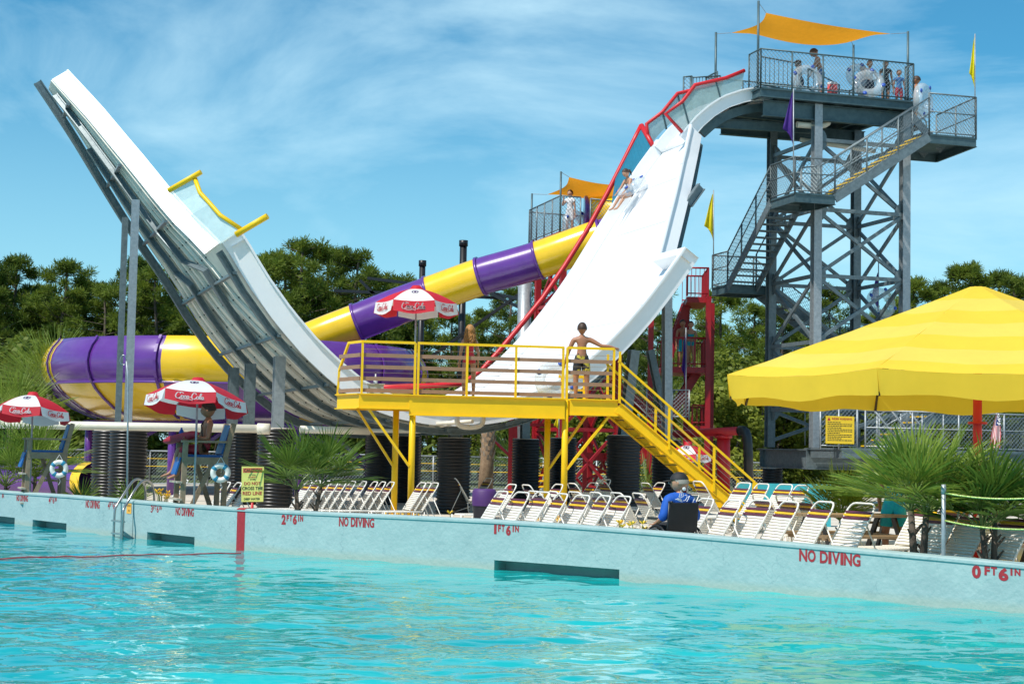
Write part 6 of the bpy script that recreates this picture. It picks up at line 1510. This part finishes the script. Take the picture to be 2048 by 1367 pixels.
    def hpnt(t, u):
        x, y, z = sin(t)*cos(u), sin(t)*sin(u), cos(t); y2 = y*1.22-.05; x2 = x*.95; z2 = z*1.28
        if z < -.1: k = (-z-.1); x2 *= 1-.45*k; y2 = y2*(1-.25*k)+.12*k*(1 if y > -.2 else .2)
        if y > .75 and -.45 < z < .12: nf = max(0, 1-abs(x)/.28)*(1-abs(z+.18)/.35); y2 += .28*max(0, nf)
        if y > .6 and .05 < z < .35 and .15 < abs(x) < .6: y2 -= .08
        if y > .7 and -.62 < z < -.48: y2 += .07*max(0, 1-abs(x)/.35)
        return V((x2, y2, z2))*Rh
    for i in range(n1_+1):
        for k in range(n2_): hv.append(headc+HM@hpnt(pi*i/n1_, 2*pi*k/n2_))
    for i in range(n1_):
        for k in range(n2_): hf.append((i*n2_+k, (i+1)*n2_+k, (i+1)*n2_+(k+1) % n2_, i*n2_+(k+1) % n2_))
    mb.add(hv, hf)
    for s_ in (-1, 1):
        mb.sphere(headc+HM@V((s_*.96, -.02, -.05))*Rh, Rh*.26, 8, (.35, .7, 1.1), HM)
        mb.m = 1; mb.sphere(headc+HM@V((s_*.36, 1.02, .08))*Rh, Rh*.13, 8, (1.2, .6, .6), HM); mb.m = 0
    mb.m = 2; mb.sphere(headc+HM@V((0, 1.04, -.60))*Rh, Rh*.2, 8, (1.3, .35, .3), HM); mb.m = 0
    def W(p): return O+R@p
    mb.v = [W(p) for p in mb.v]; mb.build('body', [skin, EYE_, LIPM], e)
    # clothing cut from the body surface
    for cn_, cm, pred, off in clothes:
        vsn = [p+n_*off*H for p, n_ in zip(BV, BN)]; keep = []
        for f in BF:
            c = sum((BV[i] for i in f), V((0, 0, 0)))/len(f); bi = min(range(len(vs)), key=lambda q: (vs[q]-c).length-rad[q][0]*.6); rel = (c-pel).dot(sp)/H; side_ = (c-pel).dot(sr_)/H; front_ = (c-pel).dot(fy)/H
            if pred(bone[bi], rel, side_, front_, c): keep.append(f)
        used = sorted(set(i for f in keep for i in f)); mp2 = {i: j for j, i in enumerate(used)}
        if not used: continue
        cb = MB(); cb.smooth = True; cb.add([W(vsn[i]) for i in used], [tuple(mp2[i] for i in f) for f in keep]); cb.build(cn_, cm, e)
    if hair:
        hm, style = hair; hb = MB(); hb.smooth = True; hv = []; hf = []; n1_, n2_ = 9, 18; tmax = {'short': 1.75, 'long': 2.3, 'cap': 1.9}.get(style, 1.75)
        for i in range(n1_+1):
            for k in range(n2_):
                u = 2*pi*k/n2_; fr_ = max(0, sin(u)); tm = tmax*(1-.48*fr_**.8); t = tm*i/n1_; q = hpnt(t, u); hv.append(headc+HM@(q*1.07+q.normalized()*Rh*.08*(.5+.5*noise.noise(q*90/H))+V((0, -.05, .05))*Rh))
        for i in range(n1_):
            for k in range(n2_): hf.append((i*n2_+k, (i+1)*n2_+k, (i+1)*n2_+(k+1) % n2_, i*n2_+(k+1) % n2_))
        hb.add(hv, hf)
        if style == 'long':
            random.seed(4)
            for i in range(70):
                a = rnd(pi*1.02, pi*1.98); s_ = headc+HM@V((cos(a)*.9, sin(a)*.95, rnd(-.2, .7)))*Rh; L_ = rnd(.14, .20)*H; ph = rnd(0, 6); pts = [s_+Z3*(-L_*k/7)+V((sin(k*1.9+ph), cos(k*1.9+ph), 0))*.011*H+HM@V((cos(a), sin(a)-.25, 0))*.004*H*k for k in range(8)]
                hb.tube(pts, [.007*H]*7+[.002*H], 5, caps=False)
        if style == 'pony':
            s_ = headc+HM@V((0, -1.25, .3))*Rh; hb.tube([s_, s_+HM@V((0, -.5, -.1))*Rh, s_+HM@V((0, -.7, -1.0))*Rh, s_+HM@V((0, -.5, -1.8))*Rh], [.35*Rh, .4*Rh, .3*Rh, .08*Rh], 8)
        hb.v = [W(p) for p in hb.v]; hb.build('hair', hm, e)
    if hat:
        hb = MB(); hb.smooth = True; hv = []
        for i in range(7):
            for k in range(18): t = 1.35*i/6; q = hpnt(t, 2*pi*k/18); hv.append(headc+HM@(q*1.16+V((0, 0, .12))*Rh))
        hb.add(hv, [(i*18+k, (i+1)*18+k, (i+1)*18+(k+1) % 18, i*18+(k+1) % 18) for i in range(6) for k in range(18)])
        br2 = [headc+HM@(V((cos(a)*.95, 1.0+max(0, sin(a))*1.25, .42-.10*max(0, sin(a))))*Rh) for a in [pi*k/10 for k in range(11)]]; hb.smooth = False; hb.plate(br2, HM@Z3, .008)
        hb.v = [W(p) for p in hb.v]; hb.build('cap', hat, e)
    return e, {k: W(p) for k, p in ends.items()}, W(headc), HM
def shorts(lo=-.17): return lambda b, r_, s, f, c: (b in ('hip', 'thR0', 'thL0', 'thR1', 'thL1') and r_ < .055) or (b == 'waist' and r_ < .05)
def shorts_dir(b, r_, s, f, c): return b in ('hip', 'thR0', 'thL0', 'thR1', 'thL1')
def suit(b, r_, s, f, c): return (b in ('hip', 'waist', 'chest') and r_ < .215) or (b in ('thR0', 'thL0') and r_ > -.03)
def tee(b, r_, s, f, c): return (b in ('waist', 'chest', 'shR', 'shL')) or (b == 'hip' and r_ > .01) or b == 'neck' and r_ < .275
def bikini(b, r_, s, f, c): return (b == 'chest' and .15 < r_ < .215) or (b in ('hip', 'thR0', 'thL0') and -.045 < r_ < .03)
TRK = mat('patterned_shorts', (.012, .014, .02), .6, 0, c2=(.55, .45, .05), scale=3.4, thr=(.55, .58)); REDS = mat('red_swimsuit', (.62, .02, .035), .5); RSH = mat('red_shorts', (.33, .008, .025), .6)
BLT = mat('blue_shirt', (.005, .085, .42), .75, 0, var=.12); NAVY = mat('navy_cloth', (.01, .02, .06), .7); BLKC = mat('black_cloth', (.012, .012, .014), .7); TURQ = mat('turquoise_cloth', (.0, .28, .40), .7, 0, c2=(.0, .40, .42), scale=12, thr=(.4, .6)); WHC = mat('white_cloth', (.7, .7, .72), .7); BLUC = mat('blue_cloth', (.02, .12, .32), .7)
ux = atan2(px_.y, px_.x)
# man on the platform, back to the camera, one arm out on the rail
mp = PF(spx(1162, 1.0), 1.0, FLZ)
body('person', 'bare chested man in patterned swim shorts with one arm along the platform rail', mp, ux-.05, 1.80, dict(uaR=(.75, -.25, -.42), faR=(.97, -.22, -.06), handR=(.9, -.1, -.45), uaL=(-.42, .1, -1), faL=(-.25, .25, -1), thR=(.09, 0, -1), thL=(-.09, 0, -1), face=(.05, 1, 0)), SKT, clothes=[('swim_shorts', TRK, shorts_dir, .010)], hair=(HBR, 'short'), build=1.08)
wp_ = PF(spx(937, .95), .95, FLZ)
body('person', 'woman with long curly blonde hair in a red swimsuit on the yellow platform', wp_, ux+.05, 1.66, dict(uaR=(.22, .0, -1), faR=(.05, .25, -1), uaL=(-.22, .0, -1), faL=(-.05, .25, -1), thR=(.06, .03, -1), thL=(-.08, 0, -1)), SKN, fem=True, clothes=[('swimsuit', REDS, suit, .006)], hair=(HBL, 'long'), build=.96)
# lifeguard sitting in the chair
lgp = L2(-.02, 0, 0); az2 = fa-pi/2
HL = 1.84; seatz = 1.46+.11
lg, le, lh, lm = body('person', 'teenage lifeguard in red shorts sitting in the wooden chair under an umbrella', lgp, az2, HL, dict(pelvis=seatz/HL, spine=(0, -.12, 1), head=(0, .12, 1), face=(-.35, 1, -.05) if False else (.35, 1, -.08), thR=(.16, 1, .02), thL=(-.16, 1, .0), sh_R=(.05, .28, -1), sh_L=(-.02, .16, -1), footR=(.1, 1, -.35), footL=(-.1, 1, -.35), uaR=(.35, .25, -1), faR=(-.25, 1, .02), uaL=(-.35, .25, -1), faL=(.3, 1, .0)), SKT, clothes=[('red_shorts', RSH, lambda b, r_, s, f, c: b in ('hip', 'thR0', 'thL0', 'thR1', 'thL1', 'thR2', 'thL2') and f < .22, .009)], hair=(HBR, 'short'))
R2 = rot_z(az2)
b = MB(); c0 = lgp+Z3*(seatz+.20); a_ = c0+R2@V((-.55, .10, -.02)); c_ = c0+R2@V((.60, .42, -.17)); pts = [a_.lerp(c_, k/12) for k in range(13)]
pts = [lgp+Z3*(seatz+.16)+R2@V((-.42+.9*k/12, .22+.45*k/12, .12-.16*k/12)) for k in range(13)]
b.tube(pts, [.03, .06, .075]+[.08]*7+[.075, .06, .03], 12); tag(b.build('rescue_tube', RSH), 'long dark red foam rescue tube across the lifeguard\'s lap', 'rescue tube')
b = MB(); q0 = lh-Z3*.17; b.tube([q0+R2@V((.14, .02, -.02)), q0+R2@V((.06, .10, -.12)), q0+R2@V((-.08, .11, -.30)), q0+R2@V((-.14, .08, -.42))], .014, 6); b.build('strap', BLKC, lg)
b = MB(); q = L2(.36, -.32, 1.72); b.lathe([(.04, 0), (.042, .18), (.018, .21), (.018, .24), (0, .24)], q, 12); tag(b.build('water_bottle', BLT), 'blue water bottle on the armrest of the lifeguard chair', 'bottle')
# man in the wheelchair
wc = P(1345, 1060, wall_at(1345)[0].y+1.0); wc.z = DECK; azw = radians(172); Rw = rot_z(azw-pi/2)      # facing left
def WL(x, y, z): return wc+Rw@V((x, y, z))
azp = azw-pi/2
whc = empty('wheelchair', wc, 'black wheelchair by the pool wall under the man in blue', 'wheelchair')
azb = radians(118); Rb = rot_z(azb-pi/2)
def WB(x, y, z): return wc+Rb@V((x, y, z))
for s_ in (-1, 1):
    w_ = empty('wheel_dummy', (0, 0, 0)) if False else None
    M = Rb@Matrix(((0, 0, 1), (0, 1, 0), (-1, 0, 0)))
    b = MB(); b.torus(WB(s_*.31, -.05, .31), .29, .018, 36, 8, M); wo_ = b.build('wheel', BLK, whc)
    b = MB(); b.torus(WB(s_*.345, -.05, .31), .25, .009, 32, 6, M); b.build('hand_rim', STEEL, wo_)
    b = MB()
    for k in range(14): a = 2*pi*k/14; b.tube([WB(s_*.31, -.05, .31), WB(s_*.31, -.05+.285*cos(a), .31+.285*sin(a))], .003, 4, caps=False)
    b.build('spokes', STEEL, wo_)
    b = MB(); b.tube(bent([WB(s_*.25, -.28, .95), WB(s_*.25, -.24, .5), WB(s_*.25, -.22, .2)], .02), .014, 8); b.tube([WB(s_*.25, -.36, .95), WB(s_*.25, -.27, .95)], .016, 8); b.tube([WB(s_*.25, -.24, .48), WB(s_*.25, .25, .48)], .014, 8); b.build('side_frame', BLK, whc)
    b = MB(); b.beam(WB(s_*.28, -.18, .70), WB(s_*.28, .20, .70), .07, .035); b.build('armrest', BLK, whc)
    b = MB(); b.torus(WB(s_*.24, .45, .1), .085, .02, 20, 6, M); b.build('caster', BLK, whc)
    b = MB(); b.beam(WB(s_*.14, .50, .13), WB(s_*.14, .64, .11), .14, .02); b.build('footrest', BLK, whc)
b = MB(); b.beam(WB(0, -.22, .50), WB(0, .22, .50), .48, .05); b.build('seat', BLKC, whc)
b = MB(); b.smooth = False; b.beam(WB(0, -.24, .52), WB(0, -.29, .94), .49, .035, up=Rb@V((0, 1, 0))); b.build('backrest', BLKC, whc)
wm_, we, wh_, wM = body('person', 'man in a blue shirt and black cap sitting in the wheelchair', WB(0, -.12, 0), azb-pi/2, 1.66, dict(pelvis=.56/1.66, spine=(.0, -.10, 1), head=(0, .10, 1), face=(-.75, .65, -.1), thR=(.15, 1, .0), thL=(-.15, 1, .0), sh_R=(0, .25, -1), sh_L=(0, .25, -1), uaR=(.42, -.15, -1), faR=(-.1, .9, -.5), uaL=(-.42, -.1, -1), faL=(.05, .9, -.45)), SKN, build=1.18, clothes=[('blue_shirt', BLT, lambda b, r_, s, f, c: tee(b, r_, s, f, c) or b in ('uaR', 'uaL'), .014), ('dark_shorts', BLKC, lambda b, r_, s, f, c: b in ('hip', 'thR0', 'thL0', 'thR1', 'thL1'), .010)], hair=(HGR, 'short'), hat=BLKC)
b = MB(); random.seed(8)
for k in range(9):
    a = rnd(-.14, .14); z = rnd(.98, 1.10); pts = [WB(a+.05*sin(j)*k/6, -.322-.004*j, z+.03*cos(j*1.3+k)-.012*j) for j in range(5)]; b.tube(pts, .0045, 4)
b.sphere(WB(-.02, -.32, 1.14), .035, 8, (1, .3, .8), Rb); b.build('shirt_print', WHC, wm_)
b = MB()
for s_ in (-1, 1): b.torus(wh_+wM.copy()@V((0, 0, 0))+Rb@(wM@V((s_*.38, 1.16, .1))*.11), .022, .003, 14, 5, Rb@Matrix(((1, 0, 0), (0, 0, -1), (0, 1, 0))))
b.build('glasses', STEEL, wm_)
# rider on the slide with a swim ring
def sheet_hit(px, y, side=1):
    best = None; d = ray(px, y)
    for i in range(0, 200):
        v = i*.05; A = A1-wv_*v; s = hline(px, A, pv, y); q = A+pv*s; k = (q.y-CAM.y)/d.y; z = CAM.z+d.z*k
        if 0 < s < 9.7:
            e_ = abs(z-zt(s))
            if best is None or e_ < best[0]: best = (e_, s, v)
    return best[1], best[2]
t_, v_ = sheet_hit(1268, 408); rc = SP(t_, v_, .17); up_n = N_(SP(t_, v_, 1)-SP(t_, v_, 0))
ring('clear swim ring under the woman sliding down the white slide', SP(t_+.22, v_, .36), N_(up_n+Z3*.6), .36, .17)
dn = N_(SP(t_-.2, v_)-SP(t_, v_)); azr = atan2(dn.y, dn.x)
body('person', 'woman with brown hair riding a swim ring down the white slide', rc-Z3*.0+dn*-.05+Z3*.05, azr-pi/2+.25, 1.64, dict(pelvis=.10, spine=(0, .28, 1), head=(0, .55, 1), face=(0, 1, -.7), thR=(.10, .80, -.30), thL=(-.10, .80, -.36), sh_R=(0, .62, -1), sh_L=(0, .70, -1), footR=(0, 1, -.4), footL=(0, 1, -.4), uaR=(.25, .5, -1), faR=(.0, .7, -.8), uaL=(-.25, .5, -1), faL=(0, .8, -.8)), SKN, fem=True, clothes=[('swimsuit', mat('print_suit', (.02, .02, .04), .6, 0, c2=(.6, .6, .62), scale=14, thr=(.48, .52)), suit, .006), ('blue_shorts', BLUC, lambda b, r_, s, f, c: b in ('hip', 'thR0', 'thL0'), .010)], hair=(HBR, 'pony'))
# people on the tower deck
def deckp(px, q): return TF(ta_(px, q), q, DK)
body('person', 'bare chested man in blue shorts bending over a swim ring on the tower deck', deckp(1640, .9), radians(17)+1.25, 1.76, dict(spine=(0, .30, 1), head=(0, .6, 1), face=(0, 1, -.6), uaR=(.1, .35, -1), faR=(0, .5, -1), uaL=(-.1, .35, -1), faL=(0, .5, -1), thR=(.06, .05, -1), thL=(-.06, .05, -1)), SKT, clothes=[('blue_shorts', BLUC, shorts_dir, .010)], hair=(HBR, 'short'), build=1.08)
body('person', 'crouching boy at the left end of the tower deck behind the big ring', deckp(1600, 1.0), radians(17)+.6, 1.45, dict(pelvis=.45, spine=(0, .3, 1), thR=(.1, .3, -1), thL=(-.1, .3, -1)), SKT, clothes=[('shorts', NAVY, shorts_dir, .01)], hair=(HBR, 'short'), build=.9)
body('person', 'boy in a white shirt facing the camera on the tower deck', deckp(1738, 1.0), radians(17)+pi, 1.52, dict(uaR=(.3, .3, -1), faR=(0, .8, -.5), uaL=(-.3, .3, -1), faL=(0, .8, -.5)), SKN, clothes=[('white_shirt', WHC, tee, .012), ('shorts', NAVY, shorts_dir, .01)], hair=(HBR, 'short'), build=.95)
body('person', 'boy in a blue shirt half hidden behind the boy in white', deckp(1724, 1.9), radians(17)+pi, 1.58, dict(), SKN, clothes=[('blue_shirt', BLUC, tee, .012), ('shorts', NAVY, shorts_dir, .01)], hair=(HBR, 'short'))
body('person', 'person in a black top standing near the right end of the tower deck', deckp(1770, .7), radians(17)+pi-.3, 1.48, dict(uaR=(.2, .3, -1), faR=(0, 1, -.2)), SKT, clothes=[('black_top', BLKC, tee, .012), ('shorts', BLKC, shorts_dir, .01)], hair=(HBR, 'short'))
body('person', 'child in dark blue behind the small gate on the tower deck', deckp(1797, 1.3), radians(17)+pi-.2, 1.38, dict(), SKT, clothes=[('blue_shirt', BLUC, tee, .012), ('red_shorts', RSH, shorts_dir, .01)], hair=(HBR, 'short'), build=.9)
q = TF(ta_(1832, .8), .8, 12.75)
body('person', 'bare backed man in black shorts climbing the last stairs to the tower deck', q, radians(17)+.9, 1.72, dict(thR=(.05, .45, -1), sh_R=(0, -.3, -1)), SKT, clothes=[('black_shorts', BLKC, shorts_dir, .01)], hair=(HBR, 'short'))
q = P(1139, 470, 56.3); q.z = zf
body('person', 'woman standing with a hand to her face on the red tower deck', q, pi-.5, 1.62, dict(uaR=(.25, .5, -.7), faR=(-.3, .2, 1)), SKN, fem=True, clothes=[('white_top', WHC, tee, .01), ('shorts', WHC, shorts_dir, .01)], hair=(HBR, 'short'))
q = P(1381, 735, 56.6); q.z = RSz(733)
body('person', 'woman in a turquoise bikini and sunglasses on the red stair tower', q, pi-.1, 1.62, dict(uaR=(.3, .1, -1), faR=(-.4, .7, -.2), uaL=(-.3, .1, -1), faL=(.4, .7, -.2)), SKN, fem=True, clothes=[('bikini', TURQ, bikini, .007)], hair=(HBR, 'short'))
q = P(1364, 735, 57.0); q.z = RSz(733)
body('person', 'shirtless man beside the woman in the turquoise bikini', q, pi+.3, 1.70, dict(), SKT, clothes=[('blue_shorts', TURQ, shorts_dir, .01)], hair=(HBR, 'short'))
q = P(1787, 1060, 25.6); q.z = DECK
body('person', 'woman in a turquoise dress standing behind the largest palmetto', q, -.3, 1.66, dict(uaR=(.3, .3, -1), faR=(.0, .8, -.4), uaL=(-.3, .2, -1), faL=(0, .6, -.6), thR=(.10, 0, -1), thL=(-.10, .05, -1)), SKT, fem=True, clothes=[('turquoise_dress', TURQ, lambda b, r_, s, f, c: tee(b, r_, s, f, c) or b in ('hip', 'thR0', 'thL0', 'thR1', 'thL1'), .02)], hair=(HBR, 'short'), build=1.1)
